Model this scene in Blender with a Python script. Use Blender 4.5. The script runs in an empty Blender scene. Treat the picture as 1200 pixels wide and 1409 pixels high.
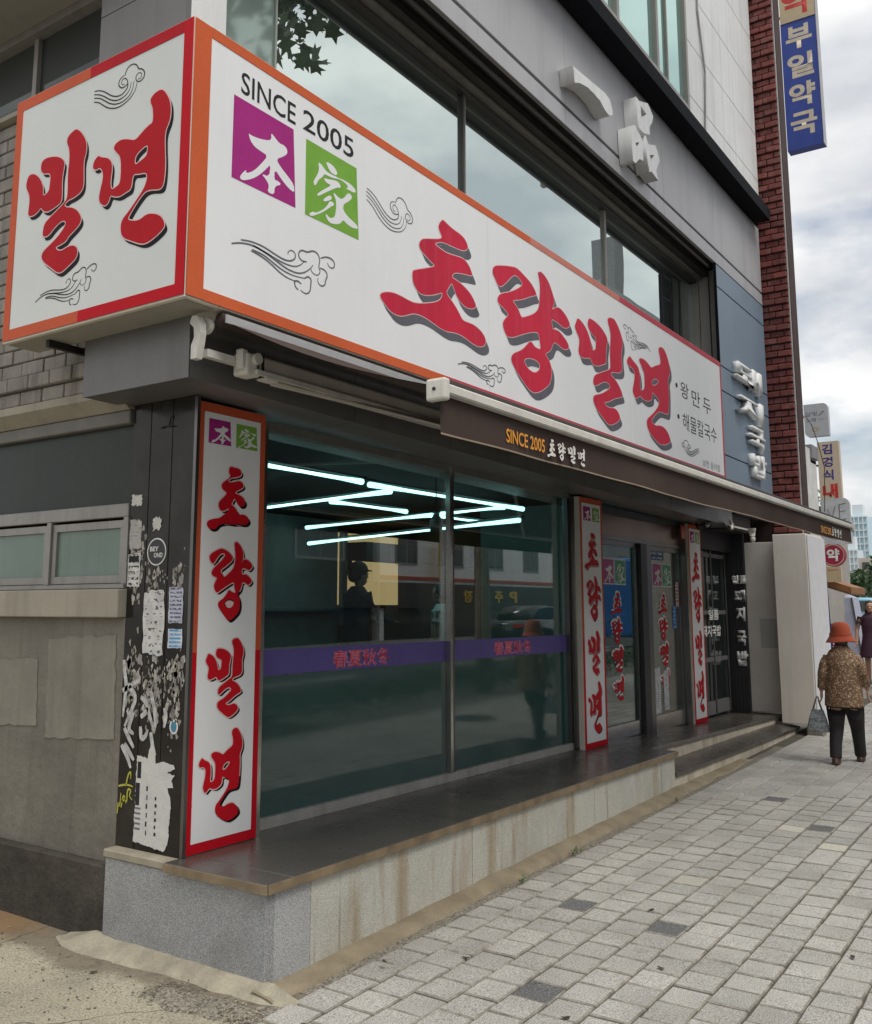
import bpy, bmesh, math, random
from mathutils import Vector, Matrix, noise

S = bpy.context.scene
COL = S.collection
RD = random.Random(11)

# ------------------------------------------------------------------ camera, light, exposure
cam_data = bpy.data.cameras.new("camera")
cam = bpy.data.objects.new("camera", cam_data)
COL.objects.link(cam)
S.camera = cam
cam_data.sensor_fit = 'HORIZONTAL'
cam_data.sensor_width = 36.0
cam_data.lens = 1326.26 / 1200 * 36.0
cam_data.shift_x = (600 - 576.86) / 1200
cam_data.shift_y = (636.46 - 704.5) / 1200
cam_data.clip_start = 0.05
cam_data.clip_end = 3000
cam.location = (0, 0, 1.7)
cam.rotation_euler = (math.radians(90) + 0.149877, 0, 0.604091 - math.radians(90))

SUN_ELEV, SUN_AZ = math.radians(61), math.radians(-110)      # azimuth from +X towards +Y: a veiled sun high over the street
sun_dir = Vector((math.cos(SUN_ELEV) * math.cos(SUN_AZ), math.cos(SUN_ELEV) * math.sin(SUN_AZ), math.sin(SUN_ELEV)))
sun_data = bpy.data.lights.new("sun", 'SUN')
sun_data.energy = 2.0
sun_data.angle = math.radians(28)
sun_data.color = (1.0, 0.96, 0.9)
sun = bpy.data.objects.new("sun", sun_data)
COL.objects.link(sun)
sun.rotation_euler = sun_dir.to_track_quat('Z', 'Y').to_euler()
sun.location = (10, -10, 30)

W = bpy.data.worlds.new("World")
S.world = W
W.use_nodes = True
nt = W.node_tree
nt.nodes.clear()
def wn(t, **k):
    n = nt.nodes.new(t)
    for a, b in k.items():
        setattr(n, a, b)
    return n
sky = wn('ShaderNodeTexSky')
sky.sky_type = 'NISHITA'
sky.sun_disc = False
sky.sun_elevation = SUN_ELEV
sky.sun_rotation = math.radians(90) - SUN_AZ
sky.air_density = 1.2
sky.dust_density = 2.0
tc = wn('ShaderNodeTexCoord')
mp = wn('ShaderNodeMapping')
mp.inputs['Scale'].default_value = (1.0, 1.0, 2.2)
mp.inputs['Location'].default_value = (3.1, 1.7, 0.4)
nz = wn('ShaderNodeTexNoise')
nz.inputs['Scale'].default_value = 2.6
nz.inputs['Detail'].default_value = 9
nz.inputs['Roughness'].default_value = 0.55
cr = wn('ShaderNodeValToRGB')
cr.color_ramp.elements[0].position = 0.29
cr.color_ramp.elements[0].color = (0.12, 0.12, 0.12, 1)
cr.color_ramp.elements[1].position = 0.43
cr.color_ramp.elements[1].color = (1, 1, 1, 1)
nz2 = wn('ShaderNodeTexNoise')
nz2.inputs['Scale'].default_value = 4.2
nz2.inputs['Detail'].default_value = 8
cr2 = wn('ShaderNodeValToRGB')
cr2.color_ramp.elements[0].position = 0.33
cr2.color_ramp.elements[0].color = (4.9, 5.15, 5.6, 1)
cr2.color_ramp.elements[1].position = 0.60
cr2.color_ramp.elements[1].color = (8.7, 8.7, 8.65, 1)
mx = wn('ShaderNodeMix', data_type='RGBA')
bg = wn('ShaderNodeBackground')
bg.inputs['Strength'].default_value = 0.1
out = wn('ShaderNodeOutputWorld')
L = nt.links.new
L(tc.outputs['Generated'], mp.inputs['Vector'])
L(mp.outputs['Vector'], nz.inputs['Vector'])
L(mp.outputs['Vector'], nz2.inputs['Vector'])
L(nz.outputs['Fac'], cr.inputs['Fac'])
L(nz2.outputs['Fac'], cr2.inputs['Fac'])
L(cr.outputs['Color'], mx.inputs[0])
L(sky.outputs['Color'], mx.inputs[6])
L(cr2.outputs['Color'], mx.inputs[7])
L(mx.outputs[2], bg.inputs['Color'])
L(bg.outputs['Background'], out.inputs['Surface'])

S.view_settings.view_transform = 'Standard'
S.view_settings.look = 'None'
S.view_settings.gamma = 1
S.view_settings.exposure = 0.25
S.view_settings.use_curve_mapping = False
S.render.engine = 'CYCLES'
S.cycles.max_bounces = 8
S.cycles.transparent_max_bounces = 16
S.cycles.use_denoising = True
S.cycles.caustics_reflective = False
S.cycles.caustics_refractive = False

# ------------------------------------------------------------------ materials
MATS = {}
def M(name, col, rough=0.6, metal=0.0, var=0.12, scale=6.0, fine=0.06, fscale=90.0, bump=0.0, bscale=60.0,
      coat=0.0, spec=0.5, orand=0.0, emit=None, estr=0.0, streak=0.0, streak_col=(0.05, 0.045, 0.04), sscale=(9, 9, 0.7),
      stain=0.0, stain_col=(0.06, 0.055, 0.05), stain_scale=1.4, sheen=0.0, rvar=0.0, bdist=0.004):
    """Principled material: colour varied by a coarse and a fine noise, optional streaks, stains, relief."""
    if name in MATS:
        return MATS[name]
    m = bpy.data.materials.new(name)
    MATS[name] = m
    m.use_nodes = True
    t = m.node_tree
    b = t.nodes['Principled BSDF']
    N = t.nodes.new
    K = t.links.new
    geo = N('ShaderNodeNewGeometry')
    def noise_node(sc, detail=5, vec=None, rough_=0.55):
        n = N('ShaderNodeTexNoise')
        n.inputs['Scale'].default_value = sc
        n.inputs['Detail'].default_value = detail
        n.inputs['Roughness'].default_value = rough_
        K(vec if vec is not None else geo.outputs['Position'], n.inputs['Vector'])
        return n.outputs['Fac']
    def maprange(v, a, b_, c, d):
        n = N('ShaderNodeMapRange')
        n.inputs[1].default_value, n.inputs[2].default_value = a, b_
        n.inputs[3].default_value, n.inputs[4].default_value = c, d
        K(v, n.inputs[0])
        return n.outputs[0]
    def mul(a, b_):
        n = N('ShaderNodeMath')
        n.operation = 'MULTIPLY'
        K(a, n.inputs[0])
        if isinstance(b_, float):
            n.inputs[1].default_value = b_
        else:
            K(b_, n.inputs[1])
        return n.outputs[0]
    def mixc(f, a, b_):
        n = N('ShaderNodeMix')
        n.data_type = 'RGBA'
        K(f, n.inputs[0])
        if isinstance(a, tuple):
            n.inputs[6].default_value = (*a, 1)
        else:
            K(a, n.inputs[6])
        if isinstance(b_, tuple):
            n.inputs[7].default_value = (*b_, 1)
        else:
            K(b_, n.inputs[7])
        return n.outputs[2]
    f = maprange(noise_node(scale), 0.3, 0.7, 1 - var, 1 + var)
    if fine > 0:
        f = mul(f, maprange(noise_node(fscale, 2), 0.3, 0.7, 1 - fine, 1 + fine))
    if orand > 0:
        oi = N('ShaderNodeObjectInfo')
        ad = N('ShaderNodeMath')
        ad.operation = 'ADD'
        K(oi.outputs['Random'], ad.inputs[0])
        K(geo.outputs['Random Per Island'], ad.inputs[1])
        fr = N('ShaderNodeMath')
        fr.operation = 'FRACT'
        K(ad.outputs[0], fr.inputs[0])
        f = mul(f, maprange(fr.outputs[0], 0, 1, 1 - orand, 1 + orand))
    vm = N('ShaderNodeVectorMath')
    vm.operation = 'SCALE'
    vm.inputs[0].default_value = col[:3]
    K(f, vm.inputs['Scale'])
    c = vm.outputs['Vector']
    if stain > 0:
        c = mixc(maprange(noise_node(stain_scale, 7, None, 0.65), 0.48, 0.72, 0, stain), c, stain_col)
    if streak > 0:
        mpn = N('ShaderNodeMapping')
        mpn.inputs['Scale'].default_value = sscale
        K(geo.outputs['Position'], mpn.inputs['Vector'])
        c = mixc(maprange(noise_node(1.0, 6, mpn.outputs['Vector'], 0.6), 0.5, 0.72, 0, streak), c, streak_col)
    K(c, b.inputs['Base Color'])
    b.inputs['Roughness'].default_value = rough
    if rvar > 0:
        K(maprange(noise_node(scale * 1.7, 5), 0.3, 0.7, max(0.02, rough - rvar), min(1, rough + rvar)), b.inputs['Roughness'])
    b.inputs['Metallic'].default_value = metal
    b.inputs['Specular IOR Level'].default_value = spec
    if coat:
        b.inputs['Coat Weight'].default_value = coat
        b.inputs['Coat Roughness'].default_value = 0.12
    if sheen:
        b.inputs['Sheen Weight'].default_value = sheen
    if emit:
        b.inputs['Emission Color'].default_value = (*emit, 1)
        b.inputs['Emission Strength'].default_value = estr
    if bump > 0:
        bp_ = N('ShaderNodeBump')
        bp_.inputs['Strength'].default_value = bump
        bp_.inputs['Distance'].default_value = bdist
        K(noise_node(bscale, 5), bp_.inputs['Height'])
        K(bp_.outputs['Normal'], b.inputs['Normal'])
    return m

def speckle(name, dark, mid, light, sc=260.0, rough=0.6, rust=0.0, orand=0.0, bump=0.15, lightstain=0.0, dirt=0.25, gum=0.0):
    """Granite / exposed aggregate: grains of three tones, rust runs, soiling."""
    if name in MATS:
        return MATS[name]
    m = bpy.data.materials.new(name)
    MATS[name] = m
    m.use_nodes = True
    t = m.node_tree
    b = t.nodes['Principled BSDF']
    N = t.nodes.new
    K = t.links.new
    geo = N('ShaderNodeNewGeometry')
    n1 = N('ShaderNodeTexNoise')
    n1.inputs['Scale'].default_value = sc
    n1.inputs['Detail'].default_value = 3
    n1.inputs['Roughness'].default_value = 0.7
    K(geo.outputs['Position'], n1.inputs['Vector'])
    r = N('ShaderNodeValToRGB')
    e = r.color_ramp.elements
    e[0].position = 0.36
    e[0].color = (*dark, 1)
    e[1].position = 0.66
    e[1].color = (*light, 1)
    x = e.new(0.48)
    x.color = (*mid, 1)
    K(n1.outputs['Fac'], r.inputs['Fac'])
    c = r.outputs['Color']
    def mix(fac, a, col2, blend='MIX'):
        n = N('ShaderNodeMix')
        n.data_type = 'RGBA'
        n.blend_type = blend
        K(fac, n.inputs[0])
        K(a, n.inputs[6])
        if isinstance(col2, tuple):
            n.inputs[7].default_value = (*col2, 1)
        else:
            K(col2, n.inputs[7])
        return n.outputs[2]
    def nfac(scale3, lo, hi, amp, detail=6):
        mpn = N('ShaderNodeMapping')
        mpn.inputs['Scale'].default_value = scale3
        K(geo.outputs['Position'], mpn.inputs['Vector'])
        n = N('ShaderNodeTexNoise')
        n.inputs['Scale'].default_value = 1.0
        n.inputs['Detail'].default_value = detail
        n.inputs['Roughness'].default_value = 0.62
        K(mpn.outputs['Vector'], n.inputs['Vector'])
        g = N('ShaderNodeMapRange')
        g.inputs[1].default_value, g.inputs[2].default_value, g.inputs[3].default_value, g.inputs[4].default_value = lo, hi, 0, amp
        K(n.outputs['Fac'], g.inputs[0])
        return g.outputs[0]
    if dirt:
        c = mix(nfac((2.3, 2.3, 2.3), 0.45, 0.75, dirt), c, (0.10, 0.09, 0.075))
    if gum:                                            # trodden-in gum and drip spots
        vg = N('ShaderNodeTexVoronoi')
        vg.inputs['Scale'].default_value = 3.1
        K(geo.outputs['Position'], vg.inputs['Vector'])
        wb = N('ShaderNodeTexWhiteNoise')
        K(vg.outputs['Color'], wb.inputs['Vector'])
        th = N('ShaderNodeMapRange')
        th.inputs[3].default_value, th.inputs[4].default_value = -0.06, 0.075
        K(wb.outputs['Value'], th.inputs[0])
        lt = N('ShaderNodeMath')
        lt.operation = 'LESS_THAN'
        K(vg.outputs['Distance'], lt.inputs[0])
        K(th.outputs[0], lt.inputs[1])
        sc_ = N('ShaderNodeMath')
        sc_.operation = 'MULTIPLY'
        sc_.inputs[1].default_value = gum
        K(lt.outputs[0], sc_.inputs[0])
        c = mix(sc_.outputs[0], c, (0.12, 0.115, 0.105))
        c = mix(nfac((0.8, 0.8, 0.8), 0.52, 0.75, gum * 0.6, 9), c, (0.16, 0.15, 0.13))
    if lightstain:
        c = mix(nfac((3.0, 3.0, 1.5), 0.5, 0.7, lightstain), c, (0.55, 0.56, 0.57))
    if rust:
        c = mix(nfac((4.5, 4.5, 0.55), 0.52, 0.70, rust), c, (0.26, 0.15, 0.045))
        c = mix(nfac((16, 16, 0.8), 0.60, 0.72, rust * 0.9), c, (0.17, 0.09, 0.03))
    if orand:
        oi = N('ShaderNodeObjectInfo')
        ad = N('ShaderNodeMath')
        ad.operation = 'ADD'
        K(oi.outputs['Random'], ad.inputs[0])
        K(geo.outputs['Random Per Island'], ad.inputs[1])
        fr = N('ShaderNodeMath')
        fr.operation = 'FRACT'
        K(ad.outputs[0], fr.inputs[0])
        g = N('ShaderNodeMapRange')
        g.inputs[3].default_value, g.inputs[4].default_value = 1 - orand, 1 + orand
        K(fr.outputs[0], g.inputs[0])
        vm = N('ShaderNodeVectorMath')
        vm.operation = 'SCALE'
        K(c, vm.inputs[0])
        K(g.outputs[0], vm.inputs['Scale'])
        c = vm.outputs['Vector']
    K(c, b.inputs['Base Color'])
    b.inputs['Roughness'].default_value = rough
    if bump:
        bp_ = N('ShaderNodeBump')
        bp_.inputs['Strength'].default_value = bump
        bp_.inputs['Distance'].default_value = 0.003
        K(n1.outputs['Fac'], bp_.inputs['Height'])
        K(bp_.outputs['Normal'], b.inputs['Normal'])
    return m

def glass(name, tint=(0.86, 0.93, 0.91), ior=1.55, refl=(1, 1, 1), base=None, minrefl=0.0, rough=0.0, wobble=0.0):
    """Sheet glass: Fresnel mix of a mirror and a tinted clear (or an opaque dark base for coated panes)."""
    if name in MATS:
        return MATS[name]
    m = bpy.data.materials.new(name)
    MATS[name] = m
    m.use_nodes = True
    t = m.node_tree
    t.nodes.remove(t.nodes['Principled BSDF'])
    N = t.nodes.new
    K = t.links.new
    o = t.nodes['Material Output']
    if base is None:
        a = N('ShaderNodeBsdfTransparent')
        a.inputs['Color'].default_value = (*tint, 1)
    else:
        a = N('ShaderNodeBsdfPrincipled')
        a.inputs['Base Color'].default_value = (*base, 1)
        a.inputs['Roughness'].default_value = 0.5
    g = N('ShaderNodeBsdfGlossy')
    g.inputs['Roughness'].default_value = rough
    g.inputs['Color'].default_value = (*refl, 1)
    gm = N('ShaderNodeNewGeometry')
    dt = N('ShaderNodeVectorMath')
    dt.operation = 'DOT_PRODUCT'
    K(gm.outputs['Normal'], dt.inputs[0])
    K(gm.outputs['Incoming'], dt.inputs[1])
    def mth(op, x, v=0.0, clamp=False):
        n = N('ShaderNodeMath')
        n.operation = op
        n.use_clamp = clamp
        K(x, n.inputs[0])
        n.inputs[1].default_value = v
        return n.outputs[0]
    inv = N('ShaderNodeMath')
    inv.operation = 'SUBTRACT'
    inv.use_clamp = True
    inv.inputs[0].default_value = 1.0
    K(mth('ABSOLUTE', dt.outputs['Value']), inv.inputs[1])
    f0 = max(((ior - 1) / (ior + 1)) ** 2, minrefl)
    mr = N('ShaderNodeMapRange')                      # Schlick reflectance of one face
    mr.inputs[3].default_value = f0
    mr.inputs[4].default_value = 1.0
    K(mth('POWER', inv.outputs[0], 5.0), mr.inputs[0])
    f = mr.outputs[0]
    if wobble:
        geo = N('ShaderNodeNewGeometry')
        n = N('ShaderNodeTexNoise')
        n.inputs['Scale'].default_value = 1.3
        n.inputs['Detail'].default_value = 1
        K(geo.outputs['Position'], n.inputs['Vector'])
        bb = N('ShaderNodeBump')
        bb.inputs['Strength'].default_value = wobble
        bb.inputs['Distance'].default_value = 0.02
        K(n.outputs['Fac'], bb.inputs['Height'])
        K(bb.outputs['Normal'], g.inputs['Normal'])
    mix = N('ShaderNodeMixShader')
    K(f, mix.inputs[0])
    K(a.outputs[0], mix.inputs[1])
    K(g.outputs[0], mix.inputs[2])
    K(mix.outputs[0], o.inputs['Surface'])
    return m

def emitter(name, col, strength):
    m = bpy.data.materials.new(name)
    m.use_nodes = True
    b = m.node_tree.nodes['Principled BSDF']
    b.inputs['Base Color'].default_value = (0.8, 0.8, 0.8, 1)
    b.inputs['Emission Color'].default_value = (*col, 1)
    b.inputs['Emission Strength'].default_value = strength
    return m

def dashes(name, paper, ink, rows, cols, thr=0.5, seed=0.0, rough=0.75):
    """Paper with rows of small illegible print."""
    m = bpy.data.materials.new(name)
    m.use_nodes = True
    t = m.node_tree
    b = t.nodes['Principled BSDF']
    N = t.nodes.new
    K = t.links.new
    tcn = N('ShaderNodeTexCoord')
    sp = N('ShaderNodeSeparateXYZ')
    K(tcn.outputs['Generated'], sp.inputs[0])
    def math_(op, a, v):
        n = N('ShaderNodeMath')
        n.operation = op
        K(a, n.inputs[0])
        if isinstance(v, (int, float)):
            n.inputs[1].default_value = v
        else:
            K(v, n.inputs[1])
        return n.outputs[0]
    ad = math_('ADD', sp.outputs[0], sp.outputs[1])       # the horizontal axis of a sheet on either wall
    vr = math_('MULTIPLY', sp.outputs[2], rows)
    fl = math_('FLOOR', vr, 0)
    frv = math_('FRACT', vr, 0)
    band = math_('MULTIPLY', math_('GREATER_THAN', frv, 0.28), math_('LESS_THAN', frv, 0.80))
    cb = N('ShaderNodeCombineXYZ')
    K(math_('MULTIPLY', ad, cols), cb.inputs[0])
    K(math_('MULTIPLY', vr, 2.3), cb.inputs[1])
    K(math_('ADD', fl, seed), cb.inputs[2])
    n = N('ShaderNodeTexNoise')
    n.inputs['Scale'].default_value = 1.0
    n.inputs['Detail'].default_value = 2
    K(cb.outputs[0], n.inputs['Vector'])
    ink_f = math_('MULTIPLY', band, math_('GREATER_THAN', n.outputs['Fac'], thr))
    mg = math_('MULTIPLY', math_('GREATER_THAN', ad, 0.1), math_('LESS_THAN', ad, 0.9))
    ink_f = math_('MULTIPLY', ink_f, mg)
    geo = N('ShaderNodeNewGeometry')
    n2 = N('ShaderNodeTexNoise')
    n2.inputs['Scale'].default_value = 14
    n2.inputs['Detail'].default_value = 6
    K(geo.outputs['Position'], n2.inputs['Vector'])
    mr = N('ShaderNodeMapRange')
    mr.inputs[1].default_value, mr.inputs[2].default_value, mr.inputs[3].default_value, mr.inputs[4].default_value = 0.3, 0.7, 0.75, 1.1
    K(n2.outputs['Fac'], mr.inputs[0])
    vm = N('ShaderNodeVectorMath')
    vm.operation = 'SCALE'
    vm.inputs[0].default_value = paper
    K(mr.outputs[0], vm.inputs['Scale'])
    mx_ = N('ShaderNodeMix')
    mx_.data_type = 'RGBA'
    K(ink_f, mx_.inputs[0])
    K(vm.outputs['Vector'], mx_.inputs[6])
    mx_.inputs[7].default_value = (*ink, 1)
    K(mx_.outputs[2], b.inputs['Base Color'])
    b.inputs['Roughness'].default_value = rough
    return m

# ------------------------------------------------------------------ object helpers
ORG = {}
def tag(o, label=None, cat=None, group=None, kind=None):
    if label: o['label'] = label
    if cat: o['category'] = cat
    if group: o['group'] = group
    if kind: o['kind'] = kind
    return o

def root(name, label, cat, loc, group=None, kind=None):
    o = bpy.data.objects.new(name, None)
    o.empty_display_size = 0.2
    COL.objects.link(o)
    o.location = loc
    ORG[o.name] = Vector(loc)
    return tag(o, label, cat, group, kind)

def link_mesh(name, me, mat, parent=None, smooth=False, label=None):
    """Links world-space mesh data as one object under its parent (or with its origin at its own base)."""
    if parent is not None:
        org = ORG[parent.name]
    else:
        xs = [v.co for v in me.vertices]
        if xs:
            org = Vector(((min(v.x for v in xs) + max(v.x for v in xs)) / 2, (min(v.y for v in xs) + max(v.y for v in xs)) / 2, min(v.z for v in xs)))
        else:
            org = Vector((0, 0, 0))
    me.transform(Matrix.Translation(-org))
    me.use_auto_texspace = True
    if mat is not None:
        me.materials.clear()
        me.materials.append(mat)
    if smooth:
        for p in me.polygons:
            p.use_smooth = True
    o = bpy.data.objects.new(name, me)
    COL.objects.link(o)
    if parent is not None:
        o.parent = parent
    else:
        o.location = org
    ORG[o.name] = org
    if label:
        o['label'] = label
    return o

def obj(name, bm, mat, parent=None, smooth=False, label=None):
    me = bpy.data.meshes.new(name)
    bmesh.ops.recalc_face_normals(bm, faces=bm.faces)
    bm.to_mesh(me)
    bm.free()
    return link_mesh(name, me, mat, parent, smooth, label)

def struct(name, bm, mat, parent=None, smooth=False):
    o = obj(name, bm, mat, parent, smooth)
    if parent is None:
        o['kind'] = 'structure'
    return o

def box(x0, x1, y0, y1, z0, z1, bm=None, bev=0.0, seg=1):
    new = bmesh.new()
    vs = [new.verts.new(p) for p in ((x0, y0, z0), (x1, y0, z0), (x1, y1, z0), (x0, y1, z0), (x0, y0, z1), (x1, y0, z1), (x1, y1, z1), (x0, y1, z1))]
    for f in ((0, 3, 2, 1), (4, 5, 6, 7), (0, 1, 5, 4), (1, 2, 6, 5), (2, 3, 7, 6), (3, 0, 4, 7)):
        new.faces.new([vs[i] for i in f])
    if bev > 0:
        bmesh.ops.bevel(new, geom=list(new.edges), offset=bev, segments=seg, affect='EDGES', profile=0.5)
    return join(bm, new)

def join(bm, new):
    if bm is None:
        return new
    me = bpy.data.meshes.new("tmp")
    new.to_mesh(me)
    new.free()
    bm.from_mesh(me)
    bpy.data.meshes.remove(me)
    return bm

def prism(pts, y0, y1, axis='y', bm=None):
    """Polygon pts in the other two axes, extruded along axis."""
    new = bmesh.new()
    def P(p, t):
        if axis == 'y': return (p[0], t, p[1])
        if axis == 'x': return (t, p[0], p[1])
        return (p[0], p[1], t)
    a = [new.verts.new(P(p, y0)) for p in pts]
    b = [new.verts.new(P(p, y1)) for p in pts]
    n = len(pts)
    new.faces.new(a)
    new.faces.new(list(reversed(b)))
    for i in range(n):
        new.faces.new((a[i], b[i], b[(i + 1) % n], a[(i + 1) % n]))
    return join(bm, new)

def frame_axes(d):
    d = Vector(d).normalized()
    u = Vector((0, 0, 1)) if abs(d.z) < 0.9 else Vector((1, 0, 0))
    a = d.cross(u).normalized()
    b = a.cross(d).normalized()
    return d, a, b

def tube(pts, rad, bm=None, seg=8, flat=1.0, side=None):
    """Tapering tube along pts; rad a number or one per point; flat squashes it along the second axis."""
    new = bmesh.new()
    pts = [Vector(p) for p in pts]
    if not isinstance(rad, (list, tuple)):
        rad = [rad] * len(pts)
    rings = []
    pa = None
    for i, p in enumerate(pts):
        d = pts[min(i + 1, len(pts) - 1)] - pts[max(i - 1, 0)]
        d, a, b = frame_axes(d)
        if side is not None:
            a = (Vector(side) - d * d.dot(Vector(side))).normalized()
            b = d.cross(a).normalized()
        elif pa is not None:
            a = (pa - d * d.dot(pa)).normalized()
            b = d.cross(a).normalized()
        pa = a
        rings.append([new.verts.new(p + a * (rad[i] * math.cos(2 * math.pi * k / seg)) + b * (rad[i] * flat * math.sin(2 * math.pi * k / seg))) for k in range(seg)])
    for r0, r1 in zip(rings, rings[1:]):
        for k in range(seg):
            new.faces.new((r0[k], r0[(k + 1) % seg], r1[(k + 1) % seg], r1[k]))
    new.faces.new(list(reversed(rings[0])))
    new.faces.new(rings[-1])
    return join(bm, new)

def loft(rings, bm=None, seg=16):
    """rings: (center, rx, ry) ellipses in the horizontal plane, or (center, rx, ry, tilt)."""
    new = bmesh.new()
    rr = []
    for r in rings:
        c, rx, ry = r[0], r[1], r[2]
        rr.append([new.verts.new((c[0] + rx * math.cos(2 * math.pi * k / seg), c[1] + ry * math.sin(2 * math.pi * k / seg), c[2])) for k in range(seg)])
    for a, b in zip(rr, rr[1:]):
        for k in range(seg):
            new.faces.new((a[k], a[(k + 1) % seg], b[(k + 1) % seg], b[k]))
    new.faces.new(list(reversed(rr[0])))
    new.faces.new(rr[-1])
    return join(bm, new)

def ball(c, r, bm=None, seg=12, rings=8):
    new = bmesh.new()
    bmesh.ops.create_uvsphere(new, u_segments=seg, v_segments=rings, radius=1.0)
    if not isinstance(r, (list, tuple)):
        r = (r, r, r)
    for v in new.verts:
        v.co = Vector((c[0] + v.co.x * r[0], c[1] + v.co.y * r[1], c[2] + v.co.z * r[2]))
    return join(bm, new)

def cyl(c, r, h, axis='z', bm=None, seg=20, r2=None):
    new = bmesh.new()
    bmesh.ops.create_cone(new, cap_ends=True, segments=seg, radius1=r, radius2=r if r2 is None else r2, depth=h)
    m = Matrix.Identity(3)
    if axis == 'x': m = Matrix.Rotation(math.radians(90), 3, 'Y')
    if axis == 'y': m = Matrix.Rotation(math.radians(90), 3, 'X')
    for v in new.verts:
        v.co = m @ v.co + Vector(c)
    return join(bm, new)

def chaikin(pts, n=1, closed=True):
    for _ in range(n):
        q = []
        m = len(pts)
        rng = range(m) if closed else range(m - 1)
        if not closed:
            q.append(pts[0])
        for i in rng:
            a, b = pts[i], pts[(i + 1) % m]
            q.append((a[0] * 0.75 + b[0] * 0.25, a[1] * 0.75 + b[1] * 0.25))
            q.append((a[0] * 0.25 + b[0] * 0.75, a[1] * 0.25 + b[1] * 0.75))
        if not closed:
            q.append(pts[-1])
        pts = q
    return pts

# wall planes: (u, v, w) -> world, w = distance out of the wall towards the viewer
def front(Y): return lambda u, v, w: (u, Y - w, v)
def side(X): return lambda u, v, w: (X - w, -u, v)

def curve_mesh(cu, T, w):
    o = bpy.data.objects.new("tmp", cu)
    COL.objects.link(o)
    dg = bpy.context.evaluated_depsgraph_get()
    me = bpy.data.meshes.new_from_object(o.evaluated_get(dg))
    bpy.data.objects.remove(o)
    bpy.data.curves.remove(cu)
    for v in me.vertices:
        v.co = Vector(T(v.co.x, v.co.y, w + v.co.z))
    return me

def flat(name, polys, T, w, mat, parent=None, offset=0.0, extrude=0.0, smooth=0, label=None, bevel=0.0):
    """Filled outline(s) with holes (even-odd) laid on a wall plane."""
    cu = bpy.data.curves.new("tmp", 'CURVE')
    cu.dimensions = '2D'
    cu.fill_mode = 'BOTH'
    cu.offset = offset
    cu.extrude = extrude
    for pl in polys:
        pl = chaikin(pl, smooth) if smooth else pl
        sp = cu.splines.new('POLY')
        sp.points.add(len(pl) - 1)
        for p, q in zip(sp.points, pl):
            p.co = (q[0], q[1], 0, 1)
        sp.use_cyclic_u = True
    return link_mesh(name, curve_mesh(cu, T, w), mat, parent, False, label)

def text(name, body, T, u0, u1, v0, v1, w, mat, parent=None, offset=0.0, extrude=0.0, mirror=False, label=None, keep=False):
    """Lettering fitted into the box u0..u1, v0..v1 of a wall plane."""
    cu = bpy.data.curves.new("tmp", 'FONT')
    cu.body = body
    cu.offset = offset
    cu.extrude = 0
    cu.resolution_u = 3
    o = bpy.data.objects.new("tmp", cu)
    COL.objects.link(o)
    dg = bpy.context.evaluated_depsgraph_get()
    me = bpy.data.meshes.new_from_object(o.evaluated_get(dg))
    bpy.data.objects.remove(o)
    bpy.data.curves.remove(cu)
    xs = [v.co.x for v in me.vertices]
    ys = [v.co.y for v in me.vertices]
    a, b, c, d = min(xs), max(xs), min(ys), max(ys)
    for v in me.vertices:
        fu = (v.co.x - a) / (b - a)
        if mirror: fu = 1 - fu
        v.co = Vector((u0 + (u1 - u0) * fu, v0 + (v1 - v0) * (v.co.y - c) / (d - c), 0))
    if extrude > 0:
        bm = bmesh.new()
        bm.from_mesh(me)
        bmesh.ops.remove_doubles(bm, verts=bm.verts, dist=1e-5)
        r = bmesh.ops.extrude_face_region(bm, geom=list(bm.faces))
        for e in r['geom']:
            if isinstance(e, bmesh.types.BMVert):
                e.co.z += extrude
        bmesh.ops.recalc_face_normals(bm, faces=bm.faces)
        bm.to_mesh(me)
        bm.free()
    for v in me.vertices:
        v.co = Vector(T(v.co.x, v.co.y, w + v.co.z))
    return link_mesh(name, me, mat, parent, False, label)

def glyph_polys(key, u0, u1, v0, v1):
    bx, pls = GLYPH[key]
    res = []
    for s in pls:
        pts = [tuple(int(q) for q in p.split(',')) for p in s.split()]
        res.append([(u0 + (u1 - u0) * a / 1000, v0 + (v1 - v0) * b / 1000) for a, b in pts])
    return res

def strokes(name, lines, T, w, width, mat, parent=None, smooth=2, label=None):
    """Thin ribbons along open lines on a wall plane."""
    bm = bmesh.new()
    for pl in lines:
        pl = chaikin(pl, smooth, False) if smooth else pl
        prev = None
        n = len(pl)
        for i, p in enumerate(pl):
            a = pl[max(i - 1, 0)]
            b = pl[min(i + 1, n - 1)]
            dx, dy = b[0] - a[0], b[1] - a[1]
            l = math.hypot(dx, dy) or 1
            hw = width / 2 * (0.55 + 0.45 * math.sin(math.pi * min(1, 0.15 + i / n)))
            v1 = bm.verts.new(T(p[0] - dy / l * hw, p[1] + dx / l * hw, w))
            v2 = bm.verts.new(T(p[0] + dy / l * hw, p[1] - dx / l * hw, w))
            if prev:
                bm.faces.new((prev[0], prev[1], v2, v1))
            prev = (v1, v2)
    return obj(name, bm, mat, parent, False, label)

def rect(u0, u1, v0, v1): return [(u0, v0), (u1, v0), (u1, v1), (u0, v1)]

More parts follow.
